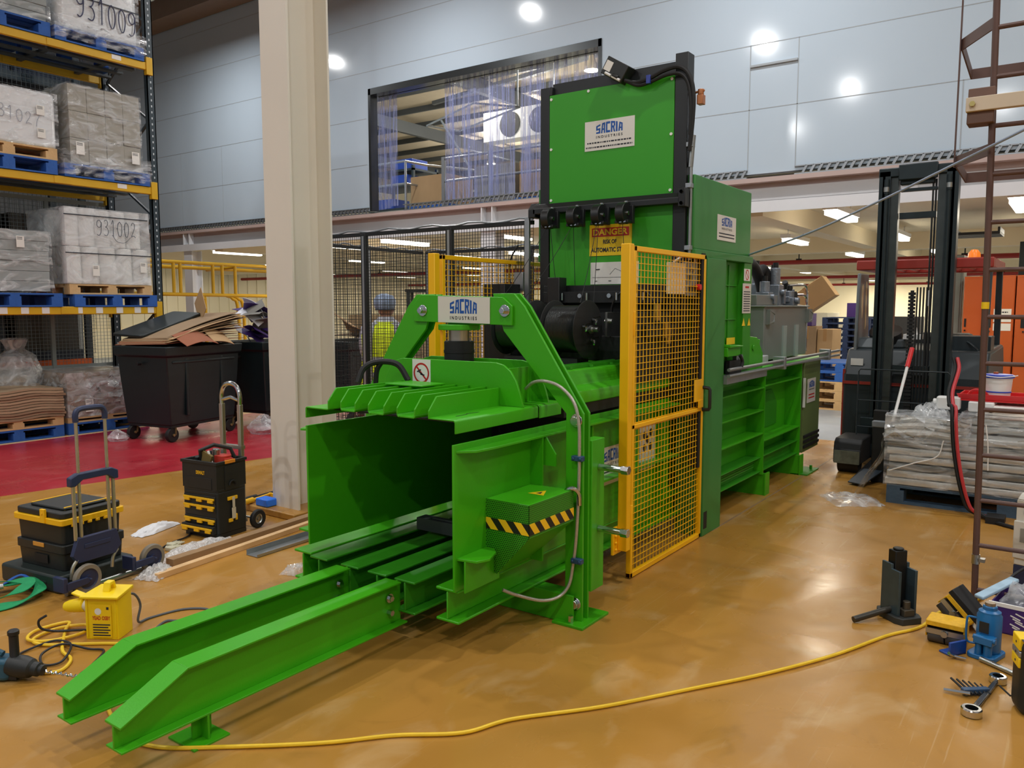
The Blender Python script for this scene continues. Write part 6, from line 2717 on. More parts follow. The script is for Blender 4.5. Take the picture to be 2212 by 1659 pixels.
crumple('bubble_wrap', 'crumpled bubble wrap on the floor in front of the tool tower', (3.0, 4.66, 0), 0.62, 0.24, 0.07, BUB, 'bubble wrap', 3, 0.15)
crumple('bubble_wrap', 'bubble wrap bunched round the near end of the battens', (2.58, 4.44, 0), 0.24, 0.18, 0.07, BUB, 'bubble wrap', 4, 0.4)
crumple('plastic_film', 'scrap of clear film on the floor behind the far guide rail', (3.12, 3.74, 0), 0.16, 0.3, 0.07, FILM2, 'film', 6, 0.4)
crumple('white_rag', 'white rag on the floor left of the tool tower', (3.12, 5.36, 0), 0.42, 0.16, 0.05, mat('white_cloth', (226, 226, 228), 0.8), 'rag', 8, 0.35)
crumple('plastic_bag', 'crumpled clear bag at the foot of the white pillar', (4.42, 4.68, 0.05), 0.22, 0.12, 0.16, FILM2, 'bag', 12, 0.1)
crumple('plastic_film', 'torn clear film spread on the floor by the wrapped pallet', (6.95, 1.50, 0), 0.5, 0.45, 0.05, FILM2, 'film', 14, 0.6)
m = MB()
m.tube(spline([(2.70, 4.74, 0.008), (2.95, 4.93, 0.008), (3.12, 4.98, 0.01), (3.2, 5.05, 0.008)]), 0.006)
tag(m.build('black_strap', RB), 'thin black strap lying between the trolley and the tool tower', 'strap')
t = thing('work_gloves', 'pair of pale work gloves lying before the tool tower', 'gloves', (2.93, 4.83, 0), 0.3)
for k in range(2):
    m = MB(Matrix.Translation((0.07 * k, 0.05 * k, 0.012)))
    m.rbox(-0.05, 0.0, -0.03, 0.03, -0.012, 0.012, 0.012)
    for j in range(4):
        m.tube([(0.0, -0.024 + j * 0.016, 0), (0.06, -0.030 + j * 0.02, -0.002)], 0.008, 6)
    m.tube([(-0.03, 0.025, 0), (0.0, 0.055, 0)], 0.008, 6)
    m.build('glove', mat('pale_glove', (200, 196, 170), 0.8), t, 0.004)
# small tools on the plinth by the pillar
for k, (x, y, l_, a, mt, lb) in enumerate(((3.95, 5.30, 0.34, 0.25, YT, 'yellow and black clamp lying on the plinth by the pillar'), (4.05, 5.36, 0.38, 0.15, BK, 'long black clamp lying on the plinth by the pillar'))):
    m = MB()
    d_ = Vector((math.cos(a), math.sin(a), 0))
    p = Vector((x, y, 0.075))
    m.bar(p - d_ * l_ / 2, p + d_ * l_ / 2, 0.02, 0.015)
    m.cyl(p - d_ * l_ / 2, p - d_ * (l_ / 2 - 0.12), 0.022, seg=10)
    m.box(p.x + l_ / 2 - 0.02, p.x + l_ / 2, p.y - 0.05, p.y + 0.05, 0.052, 0.085)
    o = m.build('bar_clamp', mt, None, 0.003)
    tag(o, lb, 'clamp')
m = MB()
m.box(3.86, 3.96, 5.06, 5.20, 0.051, 0.11)
o = m.build('blue_box', mat('vivid_blue_plastic', (40, 120, 240), 0.4), None, 0.008)
tag(o, 'small bright blue box on the plinth by the pillar', 'box')
for k, (x, y) in enumerate(((4.28, 4.80), (4.36, 4.76), (4.2, 4.76))):
    m = MB()
    m.cyl((x, y, 0.065), (x + 0.05, y + 0.01, 0.068), 0.014, seg=8)
    m.box(x + 0.01, x + 0.03, y - 0.025, y + 0.025, 0.052, 0.072)
    o = m.build('yellow_fitting', YT, None, 0.003)
    tag(o, 'small yellow fitting lying at the right foot of the pillar', 'fitting', 'small yellow fittings at the pillar foot')

# ------------------------------------------------------------------ yellow site transformer and its plug
xf = thing('transformer', 'yellow site transformer with carry handle and printed label', 'transformer', (1.862, 3.847, 0), math.atan2(3.705 - 3.847, 1.95 - 1.862))
m = MB()
m.rbox(0.0, 0.165, 0.0, 0.13, 0.0, 0.205, 0.008)
for x in (0.008, 0.150):
    m.box(x, x + 0.008, -0.004, 0.0, 0.01, 0.195)
m.build('housing', YL, xf, 0.003)
m = MB()
m.hexa([(-0.012, -0.02, 0.205), (0.178, -0.02, 0.205), (0.165, 0.15, 0.205), (0.0, 0.15, 0.205)], [(-0.012, -0.02, 0.217), (0.178, -0.02, 0.217), (0.165, 0.15, 0.222), (0.0, 0.15, 0.222)])
m.build('lid', YL, xf, 0.003)
m = MB()
m.prism([(0.045, 0.217), (0.06, 0.262), (0.10, 0.262), (0.115, 0.217), (0.10, 0.217), (0.092, 0.245), (0.068, 0.245), (0.06, 0.217)], 'x', 0.065, 0.10)
m.build('carry_handle', YL, xf, 0.004)
m = MB()
m.box(0.035, 0.135, -0.0062, -0.0045, 0.012, 0.175)
lb_ = m.build('printed_label', PYEL, xf)
lettering('label_lettering', 'YEAD OSBY', Vector((0.040, -0.0066, 0.098)), Vector((1, 0, 0)), Vector((0, 0, 1)), 0.09, 0.02, REDP, lb_, 0.03)
m = MB()
m.box(0.112, 0.124, -0.0068, -0.0062, 0.150, 0.163)
for k in range(5):
    m.box(0.042, 0.128 - 0.01 * (k % 2), -0.0068, -0.0062, 0.02 + k * 0.013, 0.026 + k * 0.013)
m.build('label_print', DKT, lb_)
m = MB()
m.cyl((0.07, -0.0066, 0.14), (0.07, -0.0063, 0.14), 0.017, seg=10)
m.build('label_print', WHP, lb_)
m = MB()
m.cyl((0.0, 0.08, 0.135), (-0.03, 0.085, 0.135), 0.036, seg=18)
m.cyl((-0.03, 0.085, 0.135), (-0.045, 0.088, 0.137), 0.030, seg=18)
m.box(-0.03, 0.0, 0.06, 0.10, 0.165, 0.185)
m.build('socket', mat('cream_socket', (224, 216, 190), 0.5), xf)
pg = thing('power_plug', 'yellow round power plug pushed into the transformer socket', 'plug', (1.862, 3.847, 0), xf.rotation_euler[2])
m = MB()
m.lathe([(0.026, 0.0), (0.036, 0.005), (0.034, 0.05), (0.030, 0.09), (0.022, 0.115), (0.010, 0.125), (0, 0.125)], (-0.046, 0.088, 0.137), (-1, 0.12, -0.16), 20)
m.build('plug_body', YL, pg)
m = MB()
m.cbox((-0.06, 0.09, 0.182), (0.10, 0.045, 0.010), Matrix.Rotation(0.35, 3, 'Y'))
m.build('socket_flap', YL, pg, 0.003)


def floor_cable(name, label, pts, r, mt, n=7, cat='cable'):
    m = MB()
    m.tube(spline(pts, n), r, 8)
    return tag(m.build(name, mt), label, cat)


YC = mat('yellow_cable_sheath', (236, 196, 40), 0.5, noise=0.12, scale=30)
KC = mat('black_cable_sheath', (34, 34, 38), 0.5, noise=0.2, scale=30)
GC_ = mat('grey_cable_sheath', (84, 90, 98), 0.5)
LOOPS = [(1.55, 3.68, 0.008), (1.56, 3.62, 0.008), (1.62, 3.58, 0.008), (1.70, 3.66, 0.008), (1.72, 3.78, 0.012), (1.83, 3.98, 0.02), (1.90, 4.10, 0.012), (1.76, 4.12, 0.012), (1.68, 4.03, 0.016), (1.73, 3.93, 0.016), (1.87, 3.90, 0.014), (1.93, 3.98, 0.016),
         (1.83, 4.06, 0.012), (1.70, 4.02, 0.012), (1.70, 3.92, 0.01), (1.80, 3.80, 0.008), (1.90, 3.67, 0.008)]
floor_cable('extension_cable', 'long yellow extension cable looped by the drill and running across the floor past the press', LOOPS + [(1.95, 3.55, 0.008), (1.78, 3.36, 0.008), (1.60, 3.16, 0.009), (1.50, 2.86, 0.009), (1.515, 2.66, 0.009), (1.672, 2.439, 0.009), (1.886, 2.184, 0.009), (2.07, 2.012, 0.009),
             (2.235, 1.814, 0.009), (2.424, 1.72, 0.009), (2.709, 1.486, 0.009), (3.071, 1.246, 0.009), (3.37, 1.052, 0.009), (3.74, 0.854, 0.009), (4.116, 0.70, 0.009), (4.33, 0.585, 0.009), (4.62, 0.53, 0.009), (4.9, 0.40, 0.009), (5.4, 0.27, 0.009), (5.9, 0.1, 0.009)], 0.0078, YC, 8)


def lead(par, name, pts, r, mt, n=7):
    """a cable that belongs to a thing, drawn in world places"""
    M = (Matrix.Translation(par.location) @ Matrix.Rotation(par.rotation_euler[2], 4, 'Z')).inverted()
    m = MB(M)
    m.tube(spline(pts, n), r, 8)
    return m.build(name, mt, par)


lead(pg, 'plug_lead', [(1.745, 3.975, 0.125), (1.72, 4.0, 0.10), (1.73, 4.0, 0.06), (1.78, 3.98, 0.035), (1.84, 3.93, 0.03), (1.9, 3.9, 0.02)], 0.006, KC)
lead(xf, 'mains_lead', [(2.02, 3.80, 0.16), (2.08, 3.80, 0.17), (2.12, 3.81, 0.10), (2.10, 3.80, 0.02), (2.18, 3.83, 0.006), (2.34, 3.80, 0.006), (2.42, 3.70, 0.006), (2.36, 3.62, 0.012), (2.24, 3.66, 0.012), (2.2, 3.72, 0.007), (2.10, 3.66, 0.006), (2.06, 3.58, 0.006)], 0.006, GC_)

# ------------------------------------------------------------------ drill
dl = thing('power_drill', 'teal power drill with black side handle and long bit lying on the floor', 'drill', (1.50, 3.62, 0.055), math.atan2(3.44 - 3.62, 1.60 - 1.50))
m = MB()
m.rbox(-0.28, -0.06, -0.045, 0.045, -0.05, 0.045, 0.03, 4)
m.build('drill_body', BLUD, dl, 0.018, seg=3)
m = MB()
m.lathe([(0.0, -0.08), (0.045, -0.075), (0.048, -0.02), (0.040, 0.02), (0.030, 0.03), (0.030, 0.055), (0.022, 0.06), (0.022, 0.075), (0, 0.08)], (0, 0, 0), (1, 0, -0.12), 20)
m.build('gear_head', PLB, dl)
m = MB()
m.lathe([(0.0, 0.0), (0.022, 0.0), (0.022, 0.07), (0.019, 0.075), (0.019, 0.17), (0.023, 0.175), (0.023, 0.19), (0.018, 0.195), (0, 0.195)], (-0.055, 0, -0.03), (0, 0, 1), 16)
m.box(-0.075, -0.03, -0.03, 0.03, -0.045, -0.02)
m.build('side_handle', BK, dl)
m = MB()
n = 26
A, B = [], []
pts = []
for i in range(n * 3):
    pts.append((0.08 + 0.17 * i / (n * 3), 0.005 * math.cos(i * 0.6), -0.012 - 0.018 * i / (n * 3) + 0.005 * math.sin(i * 0.6)))
m.tube(pts, 0.0045, 6)
m.build('drill_bit', CH, dl)
m = MB()
m.tube(spline([(-0.20, -0.01, 0.05), (-0.15, -0.012, 0.075), (-0.10, -0.01, 0.06)], 4), 0.014, 8)
m.build('rear_grip', BLUD, dl)
m = MB()
m.box(-0.17, -0.13, -0.0465, -0.0455, 0.0, 0.012)
m.build('drill_mark', WH, dl)

lead(dl, 'drill_cord', [(1.40, 3.74, 0.05), (1.52, 3.84, 0.02), (1.62, 3.92, 0.008), (1.74, 3.90, 0.02), (1.76, 3.78, 0.024), (1.66, 3.66, 0.012), (1.60, 3.70, 0.008), (1.64, 3.80, 0.018), (1.74, 3.82, 0.024), (1.80, 3.70, 0.010), (1.83, 3.62, 0.01), (1.72, 3.52, 0.007), (1.64, 3.46, 0.007), (1.67, 3.36, 0.007)], 0.0055, KC)

# ------------------------------------------------------------------ green lifting strap
GST = mat('green_webbing', (24, 150, 92), 0.75, noise=0.15, scale=40, bump=0.3, bscale=200)


def ribbon(pts, w, mt, name, parent=None, th=0.004):
    P_ = spline(pts, 6)
    m = MB()
    L_, R_ = [], []
    for i, p in enumerate(P_):
        a = P_[max(0, i - 1)]
        b_ = P_[min(len(P_) - 1, i + 1)]
        d_ = (b_ - a).normalized()
        s = Vector((-d_.y, d_.x, 0.35 * math.sin(i * 0.5))).normalized() * w / 2
        L_.append((m.v(p + s), m.v(p + s + Vector((0, 0, th)))))
        R_.append((m.v(p - s), m.v(p - s + Vector((0, 0, th)))))
    for i in range(len(P_) - 1):
        m.face([L_[i][0], L_[i + 1][0], R_[i + 1][0], R_[i][0]])
        m.face([L_[i][1], L_[i + 1][1], R_[i + 1][1], R_[i][1]])
        m.face([L_[i][0], L_[i + 1][0], L_[i + 1][1], L_[i][1]])
        m.face([R_[i][0], R_[i + 1][0], R_[i + 1][1], R_[i][1]])
    return m.build(name, mt, parent)


sp = thing('lifting_strap', 'green webbing lifting strap crumpled on the floor at the left edge', 'strap', (1.92, 4.72, 0))
ribbon([(-0.30, 0.0, 0.012), (-0.15, 0.10, 0.05), (0.0, 0.16, 0.035), (0.10, 0.05, 0.06), (0.09, -0.09, 0.045), (-0.02, -0.14, 0.018), (-0.16, -0.13, 0.014), (-0.3, -0.12, 0.012)], 0.06, GST, 'webbing', sp)
ribbon([(-0.28, 0.10, 0.02), (-0.12, 0.14, 0.07), (0.02, 0.06, 0.075), (0.06, -0.04, 0.08), (-0.02, -0.08, 0.06), (-0.14, -0.05, 0.03), (-0.28, -0.03, 0.02)], 0.055, GST, 'webbing', sp)
ribbon([(0.0, 0.18, 0.03), (0.07, 0.10, 0.085), (0.09, 0.0, 0.07)], 0.03, mat('blue_webbing_label', (40, 90, 170), 0.6), 'strap_label', sp)
m = MB()
m.cyl((-0.13, 0.02, 0.06), (-0.06, 0.0, 0.06), 0.016, seg=12)
m.cyl((-0.10, 0.01, 0.06), (-0.09, 0.007, 0.06), 0.022, seg=12)
tag(m.build('socket_bit', ST), 'steel socket lying on the green strap', 'socket')
bpy.data.objects['socket_bit'].location = (1.92, 4.72, 0.02)
# ------------------------------------------------------------------ right foreground: jacks, skates, spanner
tj = thing('toe_jack', 'dark steel toe jack standing on the floor with its pumping bar', 'jack', (4.42, 0.70, 0), 0.86)
JM = mat('worn_blue_grey_steel', (66, 84, 92), 0.45, 0.4, noise=0.25, scale=20)
m = MB()
m.prism([(-0.10, -0.055), (-0.06, -0.075), (0.07, -0.075), (0.10, -0.05), (0.10, 0.05), (0.07, 0.075), (-0.06, 0.075), (-0.10, 0.055)], 'z', 0.0, 0.035)
m.build('jack_base', mat('dark_cast_iron', (58, 60, 58), 0.55, 0.4, noise=0.2), tj, 0.004)
for y in (-0.055, 0.04):
    m = MB()
    m.prism([(-0.06, 0.035), (0.07, 0.035), (0.07, 0.29), (0.0, 0.29), (0.0, 0.265), (-0.06, 0.265)], 'y', y, y + 0.014)
    m.build('side_plate', JM, tj, 0.002)
m = MB()
m.box(-0.005, 0.05, -0.035, 0.035, 0.035, 0.355)
m.cyl((0.02, 0, 0.355), (0.02, 0, 0.366), 0.026, seg=16)
m.build('lifting_post', mat('black_jack_post', (34, 36, 36), 0.4, 0.5), tj, 0.004)
m = MB()
m.cyl((-0.055, 0.0, 0.05), (-0.055, 0, 0.11), 0.018, seg=14)
m.box(-0.08, -0.03, -0.03, 0.03, 0.035, 0.07)
m.build('pump', mat('rusty_pump', (84, 78, 66), 0.5, 0.5), tj, 0.003)
m = MB()
m.cyl((0.0, 0.05, 0.055), (0.0, 0.265, 0.017), 0.016, seg=14)
m.build('pumping_bar', mat('dull_steel_bar', (72, 70, 64), 0.4, 0.6), tj)


def skate(label, loc, rx, ry, rz):
    t = thing('machine_skate', label, 'skate', loc, 0, 'yellow machine skates')
    t.rotation_euler = (rx, ry, rz)
    m = MB()
    m.box(-0.065, 0.065, -0.08, 0.08, 0.085, 0.11)
    for y in (-0.083, 0.076):
        m.box(-0.06, 0.06, y, y + 0.007, 0.03, 0.11)
    m.build('skate_frame', mat('chipped_yellow_paint', (236, 178, 30), 0.5, noise=0.3, scale=60), t, 0.003)
    for x in (-0.033, 0.033):
        for y in (-0.074, 0.002):
            m = MB()
            m.cyl((x, y, 0.036), (x, y + 0.071, 0.036), 0.036, seg=20)
            m.build('roller', mat('grey_roller', (66, 64, 62), 0.6, noise=0.15), t, 0.003)
    m = MB()
    m.cyl((-0.066, 0.0, 0.06), (-0.085, 0, 0.06), 0.015, seg=10)
    m.box(-0.07, -0.060, -0.08, 0.08, 0.05, 0.075)
    m.build('pull_eye', ST, t)
    return t


skate('yellow machine skate standing on its rollers before the ladder foot', (4.235, 0.455, 0), 0, 0, -0.05)
t = skate('yellow machine skate tipped on its edge beside the ladder foot', (4.50, 0.475, 0.035), 0, 0.0, 0.0)
t.rotation_euler = (0.75, 0.0, -0.25)
m = MB()
m.cbox((0.0, -0.02, 0.125), (0.13, 0.22, 0.03))
m.build('rubber_pad', RB, t, 0.004)

bj = thing('bottle_jack', 'blue hydraulic bottle jack with carry handle standing by the purple box', 'jack', (4.16, 0.285, 0), -0.3)
m = MB()
m.rbox(-0.075, 0.075, -0.06, 0.06, 0.0, 0.022, 0.025)
m.build('jack_base', BLUM, bj, 0.004)
m = MB()
m.lathe([(0.048, 0.022), (0.052, 0.03), (0.052, 0.19), (0.046, 0.20), (0.046, 0.21), (0.03, 0.218), (0.03, 0.232), (0.026, 0.236), (0, 0.236)], (0.015, 0, 0), seg=26)
m.build('jack_cylinder', BLUM, bj)
m = MB()
m.cyl((0.015, 0, 0.232), (0.015, 0, 0.25), 0.022, seg=16)
m.build('lift_screw', mat('rusty_screw', (160, 146, 128), 0.4, 0.7), bj)
m = MB()
m.cyl((-0.05, -0.025, 0.02), (-0.05, -0.025, 0.09), 0.018, seg=14)
m.cyl((-0.055, 0.012, 0.02), (-0.055, 0.012, 0.075), 0.013, seg=12)
m.box(-0.075, -0.02, -0.05, 0.03, 0.075, 0.11)
m.cyl((-0.06, -0.06, 0.10), (-0.06, 0.035, 0.10), 0.012, seg=10)
m.build('pump_unit', BLUM, bj, 0.003)
m = MB()
m.tube(spline([(-0.01, 0.045, 0.17), (-0.02, 0.075, 0.17), (-0.025, 0.08, 0.15), (-0.025, 0.08, 0.07), (-0.02, 0.07, 0.05), (-0.01, 0.045, 0.05)], 4), 0.005, 8)
m.build('carry_handle', BLUM, bj)
m = MB()
m.box(-0.042, -0.037, -0.02, 0.02, 0.12, 0.17)
m.build('jack_label', PLB, bj)
m = MB()
m.cyl((4.08, 0.30, 0.012), (3.90, 0.02, 0.012), 0.011, seg=12)
m.cyl((4.08, 0.30, 0.012), (4.05, 0.25, 0.012), 0.0125, seg=12)
tag(m.build('jack_handle', ST), 'steel tube handle lying on the floor before the bottle jack', 'bar')
bk = thing('blue_bracket', 'small blue bracket with steel tommy bar on the floor beside the bottle jack', 'bracket', (4.10, 0.40, 0), -0.6)
m = MB()
m.box(-0.05, 0.05, -0.012, 0.0, 0.0, 0.065)
m.box(-0.05, 0.05, -0.012, 0.05, 0.0, 0.010)
m.build('bracket_body', mat('cobalt_blue_paint', (30, 70, 150), 0.4), bk, 0.003)
m = MB()
m.cyl((-0.06, -0.02, 0.015), (-0.02, -0.07, 0.012), 0.006, seg=8)
m.cyl((-0.08, -0.03, 0.03), (-0.04, -0.03, 0.008), 0.008, seg=8)
m.build('tommy_bar', CH, bk)
# spanner
sn = thing('spanner', 'big double ended ring spanner lying on the floor at the lower right', 'spanner', (3.505, 0.278, 0.014), math.atan2(0.218 - 0.278, 3.883 - 3.505))
m = MB()
m.hexa([(0.03, -0.012, -0.006), (0.35, -0.010, -0.004), (0.35, 0.010, -0.004), (0.03, 0.012, -0.006)], [(0.03, -0.012, 0.006), (0.35, -0.010, 0.006), (0.35, 0.010, 0.006), (0.03, 0.012, 0.006)])
m.build('shank', mat('dark_chrome', (112, 112, 112), 0.25, 0.9), sn, 0.004)
for x, r in ((0.0, 0.038), (0.385, 0.034)):
    m = MB()
    m.lathe([(r * 0.62, -0.012), (r, -0.010), (r, 0.014), (r * 0.9, 0.018), (r * 0.62, 0.018), (r * 0.62, -0.012)], (x, 0, 0), seg=24)
    m.build('ring_end', CH, sn)
hx = thing('hex_key_set', 'set of hex keys in a blue clip lying beside the spanner', 'hex keys', (3.705, 0.285, 0.012), -0.9)
m = MB()
m.box(-0.055, 0.055, -0.013, 0.013, -0.006, 0.018)
m.build('key_clip', mat('slate_blue_clip', (56, 84, 116), 0.45), hx, 0.003)
for k in range(6):
    m = MB()
    x = -0.045 + k * 0.018
    l_ = 0.105 - k * 0.012
    m.tube([(x, -0.03, 0.006), (x, l_ - 0.03 + 0.02, 0.006 + 0.01)], 0.005 - k * 0.0004, 6)
    m.build('hex_key', BKD, hx)
m = MB()
m.tube([(-0.04, -0.03, 0.01), (-0.115, 0.03, 0.0)], 0.007, 8)
m.build('hex_key', CH, hx)
# black case with yellow labels at the right edge
bc = thing('power_tool_case', 'black case with yellow warning labels standing at the right edge', 'case', (3.66, 0.145, 0), -1.25)
m = MB()
m.rbox(0.0, 0.36, -0.07, 0.08, 0.0, 0.30, 0.04, 4)
m.rbox(0.02, 0.34, -0.075, 0.085, 0.05, 0.24, 0.03)
m.build('case_body', PLB, bc, 0.03, seg=3)
m = MB()
m.box(0.0, 0.05, -0.078, 0.06, 0.302, 0.304)
m.build('case_rib', PLB, bc)
for z0, z1, mt in ((0.255, 0.305, PYEL), (0.185, 0.225, PYEL), (0.228, 0.252, GAL)):
    m = MB()
    m.box(-0.006, 0.10, -0.04, 0.05, z0, z1)
    l_ = m.build('case_label', mt, bc, 0.004)
    m = MB()
    m.cyl((-0.0075, 0.0, (z0 + z1) / 2), (-0.006, 0.0, (z0 + z1) / 2), 0.005, seg=8)
    m.build('label_dot', DKT, l_)
m = MB()
m.tube([(0.0, 0.05, 0.03), (-0.03, 0.09, 0.05)], 0.004, 6)
m.build('case_cord', RB, bc)
# purple carton with clear bag
pc = thing('purple_carton', 'purple printed carton with a clear plastic bag inside behind the bottle jack', 'carton', (4.50, 0.23, 0), -0.12)
m = MB()
m.box(0.0, 0.006, -0.42, 0.08, 0.0, 0.135)
m.box(0.0, 0.36, 0.074, 0.08, 0.0, 0.135)
m.box(0.354, 0.36, -0.42, 0.08, 0.0, 0.135)
m.box(0.0, 0.36, -0.42, 0.08, 0.0, 0.006)
m.build('carton_body', PURP, pc)
m = MB()
m.box(-0.003, 0.009, -0.42, 0.082, 0.132, 0.150)
m.build('carton_rim', WH, pc)
m = MB()
m.cyl((-0.003, -0.13, 0.07), (-0.0005, -0.13, 0.07), 0.045, seg=20)
m.build('printed_flower', mat('yellow_print', (232, 186, 60), 0.5), pc)
m = MB()
for k in range(6):
    m.cbox((-0.0015, -0.045 + 0.012 * math.sin(k * 2.1), 0.035 + k * 0.014), (0.001, 0.045, 0.006), Matrix.Rotation(0.35, 3, 'X'))
m.build('printed_script', WH, pc)
o = crumple('plastic_bag', 'clear plastic bag bulging out of the purple carton', (4.67, 0.02, 0.118), 0.34, 0.5, 0.19, FILM2, 'bag', 22, -0.12)
m = MB()
m.bar((4.56, 0.36, 0.14), (4.78, 0.22, 0.20), 0.05, 0.02)
tag(m.build('pale_blue_bar', mat('pale_blue_plastic', (176, 206, 226), 0.4), None, 0.006), 'pale blue plastic bar leaning on the purple carton', 'bar')
# beige machine at the right edge
fm = thing('beige_cabinet', 'beige and lilac office machine standing at the right edge behind the ladder', 'machine', (5.35, 0.26, 0), -0.25)
m = MB()
m.box(0, 0.40, -0.35, 0.0, 0.12, 0.50)
m.hexa([(0.0, -0.35, 0.50), (0.40, -0.35, 0.50), (0.40, 0.0, 0.50), (0.0, 0.0, 0.50)], [(0.04, -0.35, 0.535), (0.36, -0.35, 0.535), (0.36, -0.01, 0.535), (0.04, -0.01, 0.535)])
m.box(-0.012, 0.0, -0.35, 0.006, 0.16, 0.38)
m.build('casing', BEIGE, fm, 0.006)
m = MB()
m.box(0.05, 0.35, -0.34, -0.02, 0.535, 0.54)
m.build('lilac_top', LILAC, fm)
m = MB()
m.box(0.0, 0.40, -0.33, 0.0, 0.0, 0.12)
m.build('machine_plinth', NAVY, fm, 0.004)
m = MB()
m.box(-0.004, 0.0, -0.18, -0.04, 0.42, 0.47)
m.build('display', NAVY, fm)
m = MB()
m.box(-0.015, -0.012, -0.12, -0.03, 0.26, 0.34)
m.build('paper_slot', mat('grey_slot', (150, 148, 138), 0.5), fm)
lead(fm, 'machine_cord', [(4.86, 0.29, 0.008), (4.95, 0.28, 0.10), (5.1, 0.2, 0.17), (5.3, 0.08, 0.18), (5.34, -0.05, 0.1)], 0.008, KC)
m = MB()
m.rbox(5.02, 5.2, -0.12, 0.06, 0.0, 0.13, 0.06)
tag(m.build('black_bundle', RB, None, 0.03), 'soft black bundle on the floor before the beige machine', 'bundle')

# ------------------------------------------------------------------ caged ladder
ld = thing('caged_ladder', 'brown steel ladder with safety cage hoops rising at the right edge', 'ladder', (4.83, 0.40, 0))
lean = 0.016
m = MB()
m.tube([(0, 0, 0.0), (0, lean * 5.2 / 1.0 * 1.0, 5.2)], 0.0165, 10)
m.build('ladder_rail', RUST, ld)
m = MB()
m.tube([(0, -0.46, 0.0), (0, -0.46 + lean * 5.2, 5.2)], 0.0165, 10)
m.build('ladder_rail', RUST, ld)
for k in range(16):
    z = 0.095 + k * 0.2415
    m = MB()
    m.cyl((0, lean * z - 0.01, z), (0, -0.46 + lean * z + 0.01, z), 0.012, seg=10)
    m.build('rung', RUST, ld)
for z in (2.40, 3.03):
    m = MB()
    pts = [(0.02, lean * z, z), (0.34, 0.235, z), (1.02, 0.26, z), (1.04, -0.60, z), (0.34, -0.62, z), (0.02, -0.44 + lean * z, z)]
    for a, b_ in zip(pts, pts[1:]):
        m.bar(a, b_, 0.008, 0.06)
    m.build('cage_hoop', RUST, ld)
m = MB()
m.bar((0.345, 0.245, 2.37), (0.30, 0.235, 5.2), 0.006, 0.03, up=(1, 0, 0))
m.build('cage_strap', RUST, ld)
m = MB()
m.bar((0.345, -0.63, 2.37), (0.30, -0.62, 5.2), 0.006, 0.03, up=(1, 0, 0))
m.build('cage_strap', RUST, ld)
m = MB()
m.prism([(-0.06, 2.52), (0.05, 2.52), (0.06, 2.62), (0.03, 2.70), (-0.04, 2.70)], 'y', 0.03, 0.15)
m.build('rail_bracket', mat('brown_channel', (104, 74, 58), 0.55, noise=0.1), ld, 0.004)
m = MB()
m.cyl((0, lean * 1.6, 1.585), (0, lean * 1.6, 1.62), 0.0185, seg=12)
m.build('yellow_tape', PYEL, ld)
m = MB()
m.cyl((0, 0.004, 0.235), (0, 0.004, 0.285), 0.020, seg=12)
m.box(-0.02, 0.02, -0.04, -0.01, 0.25, 0.268)
m.build('hose_clip', ST, ld)
bd = thing('timber_board', 'pale timber board bolted across the ladder', 'timber', (4.775, 0.555, 2.615))
m = MB()
m.box(-0.02, 0.02, -1.0, 0.0, -0.035, 0.035)
m.build('board', mat('pale_board', (212, 196, 172), 0.6, noise=0.1, scale=6), bd, 0.003)
m = MB()
m.cyl((-0.035, -0.03, 0.0), (-0.02, -0.03, 0.0), 0.014, seg=6)
m.build('bolt', mat('brass_bolt', (206, 186, 120), 0.3, 0.8), bd)
floor_cable('slanting_rope', 'grey blue rope stretched from the press up to the ladder cage', [(6.12, 2.14, 1.985), (5.7, 1.58, 2.09), (5.3, 1.06, 2.225), (5.0, 0.68, 2.335), (4.7, 0.36, 2.42), (4.3, -0.1, 2.55)], 0.0075, mat('grey_blue_rope', (150, 166, 192), 0.4), 6, 'rope')

# ------------------------------------------------------------------ wrapped metal parts on a pallet
wp = make_pallet('dusty blue pallet under the film wrapped metal sections', (7.04, -0.42, 0), PBD, 1.69, 1.0, 0.15)
wp.rotation_euler = (0, 0, PI / 2)
wp.location = (8.05, -0.44, 0)
wl = thing('wrapped_metal_stack', 'stack of long metal sections wrapped in shiny clear film on the dusty pallet', 'metal sections', (7.05, 1.25, 0.152))
MET = mat('raw_metal_section', (196, 196, 190), 0.3, 0.45, noise=0.3, scale=10)
METD = mat('dull_metal_section', (120, 120, 114), 0.32, 0.5, noise=0.4, scale=12)
rnd = random.Random(2)
for k in range(9):
    for j in range(3):
        if k > 6 and j == 0:
            continue
        m = MB()
        y1 = -1.75 + rnd.uniform(-0.03, 0.03)
        y0 = rnd.uniform(-0.02, 0.02) - (0.55 if k > 5 else 0)
        x0 = j * 0.28 + rnd.uniform(0, 0.02)
        m.prism([(x0 + a, k * 0.062 + b_) for a, b_ in ((0.012, 0.002), (0.245, 0.002), (0.257, 0.015), (0.257, 0.045), (0.245, 0.058), (0.012, 0.058), (0.004, 0.05), (0.0, 0.03), (0.004, 0.010))], 'y', y1, y0)
        m.build('metal_section', [MET, METD, MET][(k * 2 + j) % 3], wl, 0.004)
m = wrinkled(-0.012, 0.9, -1.8, 0.025, 0.0, 0.40, 0.008, 12, 51, top=False)
m.build('stretch_film', FILM3, wl)
m = wrinkled(-0.012, 0.9, -1.8, -0.50, 0.38, 0.60, 0.018, 10, 52)
m.build('stretch_film', FILM3, wl)
